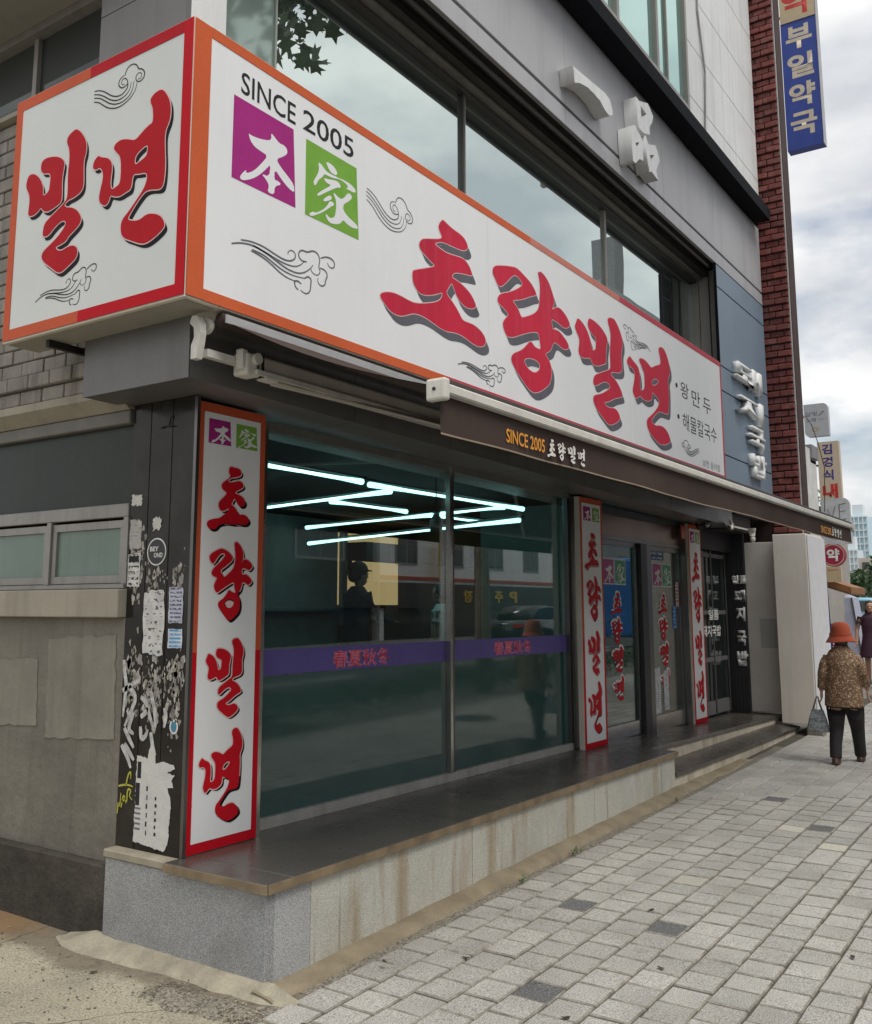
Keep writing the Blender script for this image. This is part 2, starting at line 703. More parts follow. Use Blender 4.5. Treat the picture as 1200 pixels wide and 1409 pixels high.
def zg(x): return -0.045 + 0.0165 * (min(max(x, -4), 30) - 3.5)
def zl(x): return 0.433 - 0.0062 * (x - 3.58) if x < 8.9 else 0.400 - 0.02 * (x - 8.9)
GLYPH = {
 'cho_wide': ([4.599, 5.885, 3.538, 4.357], ['551,996 524,953 514,914 529,879 550,847 534,818 461,781 390,748 355,723 333,680 338,646 360,620 400,602 440,580 481,562 461,539 370,482 297,438 274,419 273,360 282,319 311,278 350,258 420,279 491,319 553,365 548,325 527,284 481,245 400,202 302,161 244,159 179,167 115,168 52,148 9,119 0,94 22,65 48,42 80,12 125,0 170,5 216,28 273,69 331,83 400,79 470,61 531,44 594,40 658,59 724,65 791,51 847,33 916,24 976,50 1000,94 989,139 942,181 872,204 814,201 753,196 714,252 671,302 617,345 585,374 617,441 645,486 655,467 666,443 693,388 737,349 793,328 862,347 897,381 880,418 840,470 783,504 727,523 678,530 645,534 651,561 673,590 739,616 830,639 859,647 848,681 819,728 763,760 673,741 608,728 566,726 523,734 492,742 477,750 524,791 577,808 630,811 707,821 752,828 792,848 811,878 807,910 776,949 730,965 664,969 610,984 567,1000']),
 'ryang_wide': ([5.986, 7.301, 3.376, 4.416], ['19,827 0,771 36,731 60,699 97,696 148,739 214,809 260,849 306,851 339,834 362,816 345,789 277,739 198,691 134,664 83,634 58,601 60,569 94,557 144,541 188,518 155,483 117,442 116,409 140,368 165,343 242,362 335,411 430,456 528,491 556,486 569,429 581,364 538,360 497,365 470,387 442,390 414,363 359,309 305,273 246,244 215,215 206,184 224,156 262,117 313,81 365,45 418,12 472,0 528,13 614,59 688,116 712,165 724,229 709,286 666,327 635,344 667,367 712,392 744,454 767,479 820,476 881,458 943,467 976,494 962,527 900,563 840,590 779,587 746,579 738,621 734,660 782,660 842,654 903,637 959,654 1000,685 985,717 939,757 878,783 832,788 785,766 736,732 755,760 779,804 773,847 738,907 702,957 644,989 601,1000 558,979 571,953 584,896 585,844 576,753 563,688 519,638 448,594 352,546 332,552 300,600 268,619 229,639 275,659 356,691 466,755 537,784 524,814 469,859 388,886 308,911 255,908 126,869', '356,217 398,249 452,260 494,263 535,261 570,241 554,194 504,159 449,158 396,177']),
 'mil_wide': ([7.392, 8.444, 3.345, 4.392], ['56,808 28,768 0,727 32,688 89,644 78,587 58,537 81,496 150,492 221,507 285,525 319,493 345,475 437,483 532,515 609,539 622,582 617,646 641,717 664,771 628,804 535,847 425,868 333,873 288,869 259,834 256,794 290,763 361,740 416,729 411,664 399,614 334,599 327,621 295,693 236,757 151,799 82,813', '718,985 678,964 685,925 721,884 736,821 720,735 704,649 708,568 704,510 605,474 489,434 366,389 336,340 343,302 397,301 483,341 569,374 656,379 692,349 671,329 592,290 495,248 364,216 326,189 333,144 393,100 482,60 573,20 648,0 766,31 869,76 891,112 835,160 757,171 659,154 574,163 547,186 643,207 723,238 804,269 947,303 959,330 912,379 816,435 719,456 701,477 762,498 882,514 945,535 978,576 963,640 959,723 995,781 1000,850 944,922 877,973 818,1000']),
 'myeon_wide': ([8.537, 9.708, 3.344, 4.399], ['60,725 3,681 0,641 44,627 98,628 151,608 155,540 121,461 99,408 132,367 167,346 225,378 263,394 318,377 394,371 472,387 534,416 535,474 560,488 618,466 697,448 705,425 669,367 583,301 479,240 398,197 390,142 428,92 502,56 598,22 696,0 821,19 930,58 944,94 887,153 796,188 693,187 611,169 532,176 486,200 580,267 686,328 789,331 893,333 928,365 945,472 951,603 938,687 952,716 1000,771 997,849 950,926 882,988 809,1000 734,972 740,927 767,882 771,814 708,790 624,762 541,722 484,746 389,769 303,765 263,743 280,715 333,678 369,645 375,564 365,480 305,451 259,458 275,542 263,629 229,670 139,694 86,717', '550,602 613,637 694,642 713,625 627,569 566,556 537,566']),
 'mil': ([-4.851, -4.299, 3.506, 4.324], ['87,807 29,796 0,725 69,663 87,609 77,544 73,503 135,485 231,494 294,529 328,495 407,473 501,482 629,502 641,548 623,682 650,759 645,801 564,844 428,873 292,879 248,849 255,798 308,767 405,758 429,725 420,652 406,621 332,601 310,621 312,671 254,739 169,788', '822,1000 750,990 679,967 669,927 718,877 730,785 715,690 727,598 728,517 668,487 560,456 452,425 370,397 350,344 355,302 451,295 539,338 646,370 712,363 733,340 692,306 587,258 480,226 371,194 348,157 402,113 522,60 621,14 696,0 801,29 922,66 944,102 930,143 855,170 765,168 694,155 619,166 577,196 651,201 741,211 791,243 878,269 963,303 976,341 915,398 820,438 727,453 678,476 739,503 848,505 953,527 983,569 974,643 962,741 1000,799 991,873 919,944']),
 'myeon': ([-4.239, -3.622, 3.519, 4.333], ['77,724 20,701 0,649 54,625 103,636 149,597 155,544 128,481 109,416 138,376 200,348 247,364 268,411 310,394 385,376 480,391 543,400 550,498 630,482 724,475 743,434 702,368 614,312 524,254 425,206 428,123 477,81 574,48 687,9 764,0 868,22 969,60 982,90 933,147 840,181 748,193 673,170 594,175 506,200 542,234 630,300 719,349 796,346 904,325 947,345 961,463 944,581 935,697 990,759 1000,831 980,902 914,976 866,1000 790,994 737,968 740,938 775,892 783,794 729,790 638,756 562,722 479,749 380,770 300,758 278,729 313,699 383,650 395,530 385,464 329,450 273,444 258,506 275,588 261,642 208,679 105,705', '731,664 632,640 572,611 569,553 623,562 700,579 729,602']),
 'cho': ([3.657, 3.981, 2.121, 2.485], ['505,1000 475,939 488,882 523,849 459,792 352,739 307,678 347,624 458,583 363,504 259,424 267,347 319,294 416,308 501,357 493,306 397,249 292,185 143,166 39,134 0,82 45,22 141,0 224,26 286,86 403,112 512,114 623,107 734,124 847,114 938,127 1000,182 956,252 863,282 739,266 679,349 610,394 554,411 596,472 627,518 674,457 745,397 835,397 897,453 864,523 782,568 691,582 623,598 711,649 823,688 843,741 761,800 638,773 528,748 461,764 503,811 590,834 702,853 780,890 777,948 719,986 606,989']),
 'ryang': ([3.686, 4.017, 1.63, 2.067], ['266,906 157,875 20,823 0,762 81,695 134,731 193,794 269,844 349,838 343,807 274,748 152,679 70,625 57,573 113,548 192,533 155,489 116,436 138,385 187,342 279,378 403,432 545,486 571,469 582,407 618,346 519,363 462,390 416,344 332,274 240,243 214,196 261,144 360,66 442,5 507,0 601,47 696,108 724,188 711,276 642,342 699,365 745,418 758,490 825,478 911,447 984,494 974,529 853,595 762,579 736,605 749,668 833,661 918,636 1000,693 964,737 843,788 769,772 729,730 768,794 763,884 701,954 624,1000 551,988 563,922 584,833 580,744 552,663 458,599 349,540 316,570 250,621 296,648 405,695 546,778 494,830 395,880', '352,213 397,248 444,266 525,266 583,240 561,188 498,157 418,170']),
 'bon': ([3.321, 3.813, 3.904, 4.365], ['3,996 942,1000 1000,13 0,0', '228,632 267,615 417,637 547,678 583,717 573,789 634,758 710,716 786,726 841,696 843,638 775,573 664,495 750,420 874,354 961,294 979,195 878,213 754,281 646,365 643,224 694,239 763,214 652,152 648,41 538,32 564,123 519,173 438,220 561,231 578,394 515,310 403,183 292,92 156,19 114,41 146,99 212,177 207,125 317,198 441,348 531,479 421,489 321,502 255,553']),
 'ga': ([3.892, 4.383, 3.902, 4.358], ['0,995 944,1000 1000,12 3,0', '218,776 263,773 317,740 363,714 455,708 563,719 594,715 705,732 834,727 933,686 917,639 852,630 771,632 739,625 786,673 706,704 595,704 486,670 379,665 326,660 304,612 231,548 181,450 152,439 136,487 200,591 235,683', '352,839 421,852 514,835 578,771 540,726 439,735 392,783', '312,604 380,615 518,655 595,664 652,607 566,573 489,519 354,420 228,321 199,336 279,413 412,522 458,563 366,559', '400,394 460,424 477,380 416,334 326,287 318,317', '431,334 492,352 524,319 463,274 359,178 241,90 111,8 60,27 153,94 175,76 314,172 402,272', '498,489 584,455 647,446 709,493 772,581 836,589 861,542 790,468 695,397 688,315 777,257 907,225 981,189 965,149 843,134 747,155 691,180 637,104 529,58 422,47 360,123 382,143 436,108 527,147 556,264 554,387 522,431']),
 'cloud_a': ([-4.261, -3.841, 4.339, 4.554], ['8,745 76,727 178,652 271,534 352,417 452,328 549,300 622,349 672,419 684,527 659,660 608,729 561,708 549,614 583,556 614,565', '0,660 103,603 218,479 311,347 401,255 500,201 595,214 678,271 727,370 747,530', '4,561 118,497 223,365 315,235 427,136 535,99 630,120 723,185 781,321 800,525', '8,454 112,383 205,243 298,121 398,45 507,0 623,30 726,96 805,204 848,335 854,446', '616,804 639,920 694,1000 778,999 844,915 874,794 942,755 991,658 1000,552 962,463 891,437 836,515 828,622 872,694 924,666 947,601 924,516 872,528', '674,534 628,491 564,480 508,567 494,649 512,740 563,794 616,804']),
 'cloud_b': ([3.336, 4.163, 3.438, 3.711], ['78,555 168,613 280,618 387,561 466,528 536,550 586,651 585,771 544,803 509,720 515,671', '0,406 79,498 178,550 281,524 388,476 487,450 588,477 649,588 674,678', '188,548 310,509 408,431 508,361 609,359 681,441 743,586 764,683', '179,457 282,451 369,374 468,293 569,276 682,321', '171,428 264,402 350,335 439,224 519,177 590,185', '700,691 648,665 616,734 620,837 656,905 704,895 761,995 816,979 839,854 823,693 846,612 820,498 766,495 744,575', '844,904 904,994 971,1000 1000,912 984,805 939,787 916,868', '840,685 895,690 923,590 897,453 897,363 854,292 815,360 820,453', '682,321 713,393 751,370 746,233 742,97 706,0 654,22 643,46', '580,166 611,214 652,174', '580,166 592,56 623,28']),
 'il_relief': ([7.495, 8.387, 6.436, 6.655], ['0,690 21,580 36,0 165,230 356,401 526,412 600,370 650,396 786,168 901,101 996,273 1000,515 929,943 787,1000 484,874 196,753']),
 'pum_relief': ([8.844, 9.639, 6.218, 7.073], ['233,909 339,897 657,1000 842,900 795,796 690,701 685,589 455,523 303,526 258,571', '385,852 588,828 402,680', '0,429 135,496 262,446 312,441 440,377 395,259 399,134 263,108 122,0 41,1 10,186', '148,276 267,323 173,192', '504,504 599,426 854,512 938,453 1000,358 854,174 913,60 669,94 596,55 512,240', '638,300 784,355 664,207']),
}
# ------------------------------------------------------------------ ground
MORTAR = M("mortar", (0.26, 0.215, 0.145), 0.9, var=0.22, scale=5, fine=0.12, fscale=160, bump=0.5, bscale=45, stain=0.5, stain_col=(0.16, 0.12, 0.08), stain_scale=3)
GRAVEL = speckle("worn_cement", (0.06, 0.055, 0.045), (0.2, 0.18, 0.14), (0.36, 0.33, 0.27), 70, 0.95, bump=0.9)
LANE = speckle("lane_concrete", (0.19, 0.165, 0.115), (0.34, 0.31, 0.225), (0.47, 0.43, 0.335), 95, 0.92, bump=0.55, dirt=0.45)
def lane_wear():
    """Patched seam, dust by the wall and hairline cracks, as colours worn into the slab."""
    t = LANE.node_tree
    b = t.nodes['Principled BSDF']
    N, K = t.nodes.new, t.links.new
    geo = N('ShaderNodeNewGeometry')
    sp = N('ShaderNodeSeparateXYZ')
    K(geo.outputs['Position'], sp.inputs[0])
    def ns(sc, det=8):
        n = N('ShaderNodeTexNoise')
        n.inputs['Scale'].default_value = sc
        n.inputs['Detail'].default_value = det
        n.inputs['Roughness'].default_value = 0.68
        K(geo.outputs['Position'], n.inputs['Vector'])
        return n.outputs['Fac']
    def mm(op, a, v):
        n = N('ShaderNodeMath')
        n.operation = op
        K(a, n.inputs[0])
        if isinstance(v, float): n.inputs[1].default_value = v
        else: K(v, n.inputs[1])
        return n.outputs[0]
    def ramp(v, lo, hi, amp=1.0):
        n = N('ShaderNodeMapRange')
        n.inputs[1].default_value, n.inputs[2].default_value, n.inputs[3].default_value, n.inputs[4].default_value = lo, hi, 0, amp
        K(v, n.inputs[0])
        return n.outputs[0]
    def mix(f, a, col):
        n = N('ShaderNodeMix')
        n.data_type = 'RGBA'
        K(f, n.inputs[0])
        K(a, n.inputs[6])
        n.inputs[7].default_value = (*col, 1)
        return n.outputs[2]
    c = b.inputs['Base Color'].links[0].from_socket
    # darker cement in the strip along the wall
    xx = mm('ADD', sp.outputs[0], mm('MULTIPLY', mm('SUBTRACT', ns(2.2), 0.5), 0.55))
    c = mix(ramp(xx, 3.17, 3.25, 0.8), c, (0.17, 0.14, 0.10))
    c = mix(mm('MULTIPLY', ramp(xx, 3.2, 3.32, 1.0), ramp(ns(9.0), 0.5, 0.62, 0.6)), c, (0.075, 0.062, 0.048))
    # orange-brown dust further along the wall
    yy = mm('ADD', sp.outputs[1], mm('MULTIPLY', mm('SUBTRACT', ns(3.1), 0.5), 0.9))
    c = mix(mm('MULTIPLY', ramp(xx, 3.05, 3.3, 1.0), ramp(yy, 4.75, 5.1, 0.85)), c, (0.24, 0.145, 0.065))
    v = N('ShaderNodeTexVoronoi')
    v.feature = 'DISTANCE_TO_EDGE'
    v.inputs['Scale'].default_value = 0.8
    wv = N('ShaderNodeVectorMath')
    wv.operation = 'MULTIPLY_ADD'
    nn = N('ShaderNodeTexNoise')
    nn.inputs['Scale'].default_value = 3.0
    nn.inputs['Detail'].default_value = 6
    K(geo.outputs['Position'], nn.inputs['Vector'])
    K(nn.outputs['Color'], wv.inputs[0])
    wv.inputs[1].default_value = (0.3, 0.3, 0.3)
    K(geo.outputs['Position'], wv.inputs[2])
    K(wv.outputs[0], v.inputs['Vector'])
    c = mix(ramp(v.outputs['Distance'], 0.006, 0.0015, 0.75), c, (0.06, 0.05, 0.04))
    c = mix(ramp(ns(28.0, 3), 0.66, 0.72, 0.6), c, (0.11, 0.095, 0.075))
    K(c, b.inputs['Base Color'])
lane_wear()
JOINT = M("paver_joint", (0.085, 0.078, 0.06), 0.95, var=0.3, scale=9, bump=0.4, bscale=120)
PAVER = speckle("paver_grey", (0.13, 0.124, 0.114), (0.375, 0.362, 0.328), (0.59, 0.575, 0.53), 160, 0.85, orand=0.11, bump=0.35, dirt=0.32, gum=0.55)
PAVER_EDGE = M("paver_edge", (0.25, 0.235, 0.195), 0.9, var=0.35, scale=14, fine=0.2)
PAVER_DARK = speckle("paver_dark", (0.03, 0.03, 0.03), (0.11, 0.11, 0.11), (0.26, 0.26, 0.26), 130, 0.8, orand=0.08, bump=0.35, dirt=0.1)
PAVER_WARM = speckle("paver_warm", (0.18, 0.17, 0.13), (0.47, 0.45, 0.37), (0.66, 0.64, 0.56), 150, 0.8, orand=0.08, bump=0.35, dirt=0.15)
ASPHALT = speckle("asphalt", (0.025, 0.025, 0.026), (0.055, 0.055, 0.056), (0.10, 0.10, 0.10), 120, 0.85, bump=0.4, dirt=0.1)

def sheet(name, x0, x1, y0, y1, dz, mat, nx=40, ny=4, rel=0.0, edge=None, kind='structure', parent=None):
    bm = bmesh.new()
    grid = []
    for i in range(nx + 1):
        x = x0 + (x1 - x0) * i / nx
        row = []
        for j in range(ny + 1):
            y = y0 + (y1 - y0) * j / ny
            z = zg(x) + dz + (rel * noise.noise(Vector((x * 2.1, y * 2.1, 3.3))) if rel else 0)
            row.append(bm.verts.new((x, y, z)))
        grid.append(row)
    for i in range(nx):
        for j in range(ny):
            bm.faces.new((grid[i][j], grid[i + 1][j], grid[i + 1][j + 1], grid[i][j + 1]))
    o = obj(name, bm, mat, parent, rel > 0)
    if kind and parent is None: o['kind'] = kind
    return o

sheet("ground", -250, 900, -250, 500, -0.06, M("far_ground", (0.2, 0.19, 0.17), 0.9), 230, 3)
pave = sheet("sidewalk", -6, 34, -0.35, 3.30, -0.016, JOINT, 80, 2)
# pavers laid in rows along the kerb, half bond
PW, PL, GAP = 0.192, 0.205, 0.0085
def paver_mesh():
    bm = bmesh.new()
    a, b, h, c = PL / 2 - GAP * 0.62, PW / 2 - GAP / 2, 0.035, 0.0065
    lo = [bm.verts.new(p) for p in ((-a, -b, -h), (a, -b, -h), (a, b, -h), (-a, b, -h))]
    mi = [bm.verts.new(p) for p in ((-a, -b, -c), (a, -b, -c), (a, b, -c), (-a, b, -c))]
    tp = [bm.verts.new(p) for p in ((-a + c, -b + c, 0), (a - c, -b + c, 0), (a - c, b - c, 0), (-a + c, b - c, 0))]
    for r, s in ((lo, mi), (mi, tp)):
        for k in range(4):
            f_ = bm.faces.new((r[k], r[(k + 1) % 4], s[(k + 1) % 4], s[k]))
            f_.material_index = 1
    bm.faces.new(tp)
    return bm
paver_me = {}
for key, mt in (("grey", PAVER), ("dark", PAVER_DARK), ("warm", PAVER_WARM)):
    b_ = paver_mesh()
    me = bpy.data.meshes.new("paver")
    b_.to_mesh(me)
    b_.free()
    me.materials.append(mt)
    me.materials.append(PAVER_EDGE)
    paver_me[key] = me
DARK = ((4.30, 2.235), (5.27, 2.07), (5.33, 2.65), (8.17, 1.82), (9.1, 2.5))
WARM = ((6.35, 2.25), (5.1, 0.98), (6.6, 0.93), (7.6, 1.65), (8.0, 2.1))
cells = []
row0 = 3.096
for r in range(0, 19):
    yc = row0 - PW / 2 - r * PW
    off = (0.1025 if r % 2 else 0.0) + 0.006 * math.sin(r * 2.3)
    for i in range(-24, 150):
        xc = 4.197 + off + i * PL
        if xc < 1.2 - 0.4 * math.sin(r): continue
        cells.append((xc, yc))
def paver_key(x, y):
    for q in DARK:
        if abs(x - q[0]) < PL / 2 and abs(y - q[1]) < PW / 2: return "dark"
    for q in WARM:
        if abs(x - q[0]) < PL / 2 and abs(y - q[1]) < PW / 2: return "warm"
    return "grey"
def in_view(c):                                   # the wedge of pavement the photograph shows
    x, y = c
    if y < 0.178 * x - 0.12: return False
    return x > 3.1 and x * 0.823 + y * 0.568 > 3.9 + 0.0 * y
near = sorted([c for c in cells if in_view(c)], key=lambda c: c[0] * 0.823 + c[1] * 0.568)[:300]
nset = set(near)
slope = math.atan(0.0165)
for c in near:
    o = bpy.data.objects.new("paver", paver_me[paver_key(*c)])
    COL.objects.link(o)
    o.location = (c[0] - ORG["sidewalk"].x, c[1] - ORG["sidewalk"].y, zg(c[0]) + RD.gauss(0, 0.0018) - ORG["sidewalk"].z)
    o.rotation_euler = (RD.gauss(0, 0.008), -slope + RD.gauss(0, 0.008), RD.gauss(0, 0.009))
    o.parent = pave
for key in ("grey", "dark", "warm"):
    bm = bmesh.new()
    n_ = 0
    for c in cells:
        if c in nset or paver_key(*c) != key: continue
        t_ = bmesh.new()
        t_.from_mesh(paver_me[key])
        mt_ = Matrix.Translation((c[0], c[1], zg(c[0]) + RD.uniform(-0.002, 0.002))) @ Matrix.Rotation(-slope + RD.gauss(0, 0.005), 4, 'Y') @ Matrix.Rotation(RD.gauss(0, 0.006), 4, 'X')
        t_.transform(mt_)
        join(bm, t_)
        n_ += 1
    if n_:
        o = obj("paver_field", bm, {"grey": PAVER, "dark": PAVER_DARK, "warm": PAVER_WARM}[key], pave)
        o.data.materials.append(PAVER_EDGE)
        o['kind'] = 'stuff'
    else:
        bm.free()

# cement fillet along the foot of the plinth and the worn strip beside it
def fillet(name, x0, x1, y_in, mat, w=0.14, h=0.045, n=60, seed=0):
    bm = bmesh.new()
    prof = []
    for i in range(n + 1):
        x = x0 + (x1 - x0) * i / n
        k = noise.noise(Vector((x * 1.9, seed, 0))) * 0.035 + noise.noise(Vector((x * 7, seed, 2))) * 0.01
        g = zg(x)
        hh = (h + 0.010 * noise.noise(Vector((x * 3, seed, 5)))) * min(1, 0.55 + 0.2 * (x - x0)) * min(1.0, max(0.15, (11.4 - x) / 2.8))
        prof.append([bm.verts.new(p) for p in ((x, y_in + 0.02, g + hh + 0.004), (x, y_in - 0.015, g + hh), (x, y_in - w * 0.75 + k, g + hh * 0.62), (x, y_in - w + k, g + 0.006), (x, y_in - w - 0.015 + k, g - 0.03))])
    for a, b in zip(prof, prof[1:]):
        for j in range(4):
            bm.faces.new((a[j], b[j], b[j + 1], a[j + 1]))
    o = obj(name, bm, mat, None, True)
    o['kind'] = 'structure'
    return o
fillet("cement_fillet", 3.42, 10.9, 3.272, MORTAR, 0.115, 0.042, 200, 1.0)
sheet("cement_strip", 3.2, 12.0, 3.08, 3.2, -0.004, GRAVEL, 120, 3, 0.012)
def lz(x, y): return -0.048 + 0.05 * max(0, (y - 4.4)) * 0.35 + 0.012 * noise.noise(Vector((x * 1.3, y * 1.3, 1)))
# fillet in front of the side of the plinth, towards the lane
bm = bmesh.new()
prof = []
for i in range(91):
    y = 3.06 + (4.72 - 3.06) * i / 90
    k = 0.030 * noise.noise(Vector((y * 2.3, 4, 0))) + 0.016 * noise.noise(Vector((y * 9, 4, 3)))
    t_ = min(1.0, i / 9, (90 - i) / 12)
    w_ = (0.07 + 0.085 * (i / 90)) * (0.4 + 0.6 * t_)
    top = -0.045 + (0.045 + 0.008 * noise.noise(Vector((y * 5, 1, 1)))) * t_
    xo = 3.485 - w_ + k
    xm = 3.485 - w_ * 0.55 + k * 0.6
    mid = lz(xm, y) + (top - lz(xm, y)) * 0.55 + 0.006 * noise.noise(Vector((y * 13, 7, 1)))
    prof.append([bm.verts.new(p) for p in ((3.50, y, top + 0.004), (3.478, y, top), (xm, y, mid), (xo, y, lz(xo, y) + 0.003), (xo - 0.03, y, lz(xo - 0.03, y) - 0.012))])
for a, b in zip(prof, prof[1:]):
    for j in range(4):
        bm.faces.new((a[j], b[j], b[j + 1], a[j + 1]))
o = obj("cement_fillet", bm, M("pale_mortar", (0.35, 0.315, 0.235), 0.9, var=0.22, scale=6, fine=0.1, bump=0.8, bscale=70, stain=0.55, stain_col=(0.15, 0.13, 0.1), stain_scale=5), None, True)
o['kind'] = 'structure'

# lane beside the building: pale slab, patched seam, dust by the wall
bm = bmesh.new()
grid = []
for i in range(61):
    row = []
    for j in range(41):
        x = -2.6 + 6.2 * i / 60
        y = 3.02 + 6.5 * j / 40
        z = -0.050 + 0.05 * max(0, (y - 4.4)) * 0.35 + 0.012 * noise.noise(Vector((x * 1.3, y * 1.3, 1))) + 0.003 * noise.noise(Vector((x * 9, y * 9, 1)))
        row.append(bm.verts.new((x, y, z)))
    grid.append(row)
for i in range(60):
    for j in range(40):
        bm.faces.new((grid[i][j], grid[i + 1][j], grid[i + 1][j + 1], grid[i][j + 1]))
struct("lane", bm, LANE, None, True)
def patch(name, pts, z, mat, rel=0.012, n=24, seed=0.0):
    """Irregular patch of ground material lying on the lane."""
    bm = bmesh.new()
    flat_ = chaikin(pts, 2)
    c = (sum(p[0] for p in flat_) / len(flat_), sum(p[1] for p in flat_) / len(flat_))
    rings = []
    for s in (1.0, 0.93, 0.75, 0.5, 0.25):
        rr = []
        for p in flat_:
            x, y = c[0] + (p[0] - c[0]) * s, c[1] + (p[1] - c[1]) * s
            zz = z(x, y) if callable(z) else z
            zz += (-0.006 if s == 1.0 else rel * (0.4 if s > 0.9 else 1.0)) * (0.6 + 0.7 * noise.noise(Vector((x * 14, y * 14, seed))))
            rr.append(bm.verts.new((x, y, zz)))
        rings.append(rr)
    m_ = len(flat_)
    for a, b in zip(rings, rings[1:]):
        for k in range(m_):
            bm.faces.new((a[k], a[(k + 1) % m_], b[(k + 1) % m_], b[k]))
    bm.faces.new(rings[-1])
    o = obj(name, bm, mat, None, True)
    o['kind'] = 'structure'
    return o
patch("rubble_patch", [(3.34, 3.10), (3.345, 3.2), (3.36, 3.35), (3.31, 3.45), (3.29, 3.6), (3.27, 3.74), (3.20, 3.70), (3.14, 3.75), (3.15, 3.6), (3.10, 3.5), (3.16, 3.38), (3.15, 3.25), (3.20, 3.18), (3.22, 3.08)], lambda x, y: lz(x, y) + 0.002, GRAVEL, 0.018, seed=5)
# loose grit and small stones along the seam
bm = bmesh.new()
r_ = random.Random(31)
for k in range(900):
    if k < 600:
        x, y = 3.24 + r_.gauss(0, 0.055), r_.uniform(3.08, 3.75)
    else:
        x, y = r_.uniform(2.6, 3.35), r_.uniform(3.08, 5.2)
    s_ = abs(r_.gauss(0, 0.0032)) + 0.0016
    t_ = bmesh.new()
    bmesh.ops.create_icosphere(t_, subdivisions=1, radius=s_)
    for v in t_.verts:
        v.co = Vector((v.co.x * r_.uniform(0.7, 1.3), v.co.y * r_.uniform(0.7, 1.3), v.co.z * r_.uniform(0.5, 0.9))) + Vector((x, y, lz(x, y) + s_ * 0.4 + (0.010 if k < 600 else 0)))
    join(bm, t_)
o = obj("loose_grit", bm, M("grit", (0.22, 0.195, 0.15), 0.9, var=0.4, scale=40, orand=0.5))
o['kind'] = 'stuff'
EDGE = speckle("edge_stone", (0.06, 0.065, 0.07), (0.11, 0.115, 0.125), (0.2, 0.2, 0.21), 200, 0.75)
bm = box(2.05, 3.12, 3.03, 3.105, -0.12, -0.048, None, 0.006)
struct("kerb_stone", bm, EDGE)
bm = box(0.9, 2.04, 3.03, 3.105, -0.12, -0.052, None, 0.006)
struct("kerb_stone", bm, EDGE)
# the street on the far side of the pavement
HEDGE_SOIL = M("soil", (0.07, 0.05, 0.035), 0.95, var=0.3, bump=0.6)
struct("planting_bed", box(4.6, 34, -2.3, -0.36, -0.2, 0.02), HEDGE_SOIL)
struct("road_kerb", box(-40, 120, -2.5, -2.32, -0.3, 0.10, None, 0.02), M("kerb_granite", (0.33, 0.33, 0.32), 0.8, var=0.15))
sheet("road", -60, 300, -13.0, -2.5, -0.05, ASPHALT, 90, 2)
WHITE_PAINT = M("road_paint", (0.75, 0.75, 0.72), 0.8, var=0.12)
for k in range(9):
    x = 6 + k * 8
    sheet("lane_marking", x, x + 4, -6.1, -5.95, -0.045, WHITE_PAINT, 4, 1)
sheet("far_sidewalk", -60, 300, -15.5, -13.0, 0.02, M("far_pave", (0.33, 0.32, 0.31), 0.9, var=0.1), 60, 1)
# manhole cover in the pavement
mh = root("manhole_cover", "round iron manhole cover set in the pavement opposite the big window", "manhole cover", (12.4, 0.55, zg(12.4)))
obj("cover", cyl((12.4, 0.55, zg(12.4) + 0.004), 0.33, 0.02, 'z', None, 32), M("cast_iron", (0.05, 0.048, 0.045), 0.6, 0.6, bump=0.5, bscale=90), mh)
bm = cyl((12.4, 0.55, zg(12.4) + 0.002), 0.39, 0.016, 'z', None, 32)
obj("cover_ring", bm, M("ring_concrete", (0.25, 0.24, 0.22), 0.9), mh)

# weeds rooted in the worn strip by the fillet
WEED = M("weed_green", (0.07, 0.12, 0.035), 0.6, var=0.4, scale=30)
r_ = random.Random(77)
for wx, wy, n_, lab in ((6.42, 3.10, 16, "small green weed in the worn strip by the cement fillet"), (5.6, 3.09, 7, "tiny weed at the pavement's edge near the plinth"), (8.4, 3.09, 9, "weed by the fillet near the steps")):
    bm = bmesh.new()
    for k in range(n_):
        a = r_.uniform(0, 6.28)
        l_ = r_.uniform(0.02, 0.06)
        b0 = Vector((wx + r_.gauss(0, 0.025), wy + r_.gauss(0, 0.012), zg(wx) + 0.004))
        t_ = b0 + Vector((math.cos(a) * l_ * 0.8, math.sin(a) * l_ * 0.8, l_ * 0.7))
        s_ = Vector((-math.sin(a), math.cos(a), 0)) * 0.006
        m_ = b0.lerp(t_, 0.55) + Vector((0, 0, 0.008))
        bm.faces.new([bm.verts.new(q) for q in (b0, m_ - s_, t_, m_ + s_)])
    tag(obj("weed", bm, WEED), lab, "weed", "weeds along the plinth")
# ------------------------------------------------------------------ the restaurant building
GRANITE = speckle("granite_blue", (0.07, 0.073, 0.078), (0.27, 0.275, 0.28), (0.54, 0.545, 0.55), 300, 0.5, rust=0.0, dirt=0.4, bump=0.08)
GRANITE_L = speckle("granite_pale", (0.12, 0.122, 0.127), (0.36, 0.365, 0.37), (0.64, 0.65, 0.66), 240, 0.5, dirt=0.05, bump=0.08)
GRANITE_R = speckle("granite_rusty", (0.17, 0.165, 0.14), (0.52, 0.51, 0.44), (0.76, 0.75, 0.68), 260, 0.55, rust=0.7, dirt=0.3, bump=0.08, lightstain=0.35)
LEDGE = M("ledge_stone", (0.075, 0.068, 0.060), 0.27, var=0.2, scale=2, fine=0.1, fscale=80, stain=0.2, stain_col=(0.10, 0.08, 0.06), stain_scale=0.9, rvar=0.05, bump=0.03, streak=0.3, streak_col=(0.10, 0.085, 0.07), sscale=(0.6, 9, 9))
LEDGE_EDGE = M("ledge_edge", (0.22, 0.165, 0.10), 0.7, var=0.3, scale=8, bump=0.3, stain=0.5, stain_col=(0.07, 0.05, 0.03), stain_scale=5)
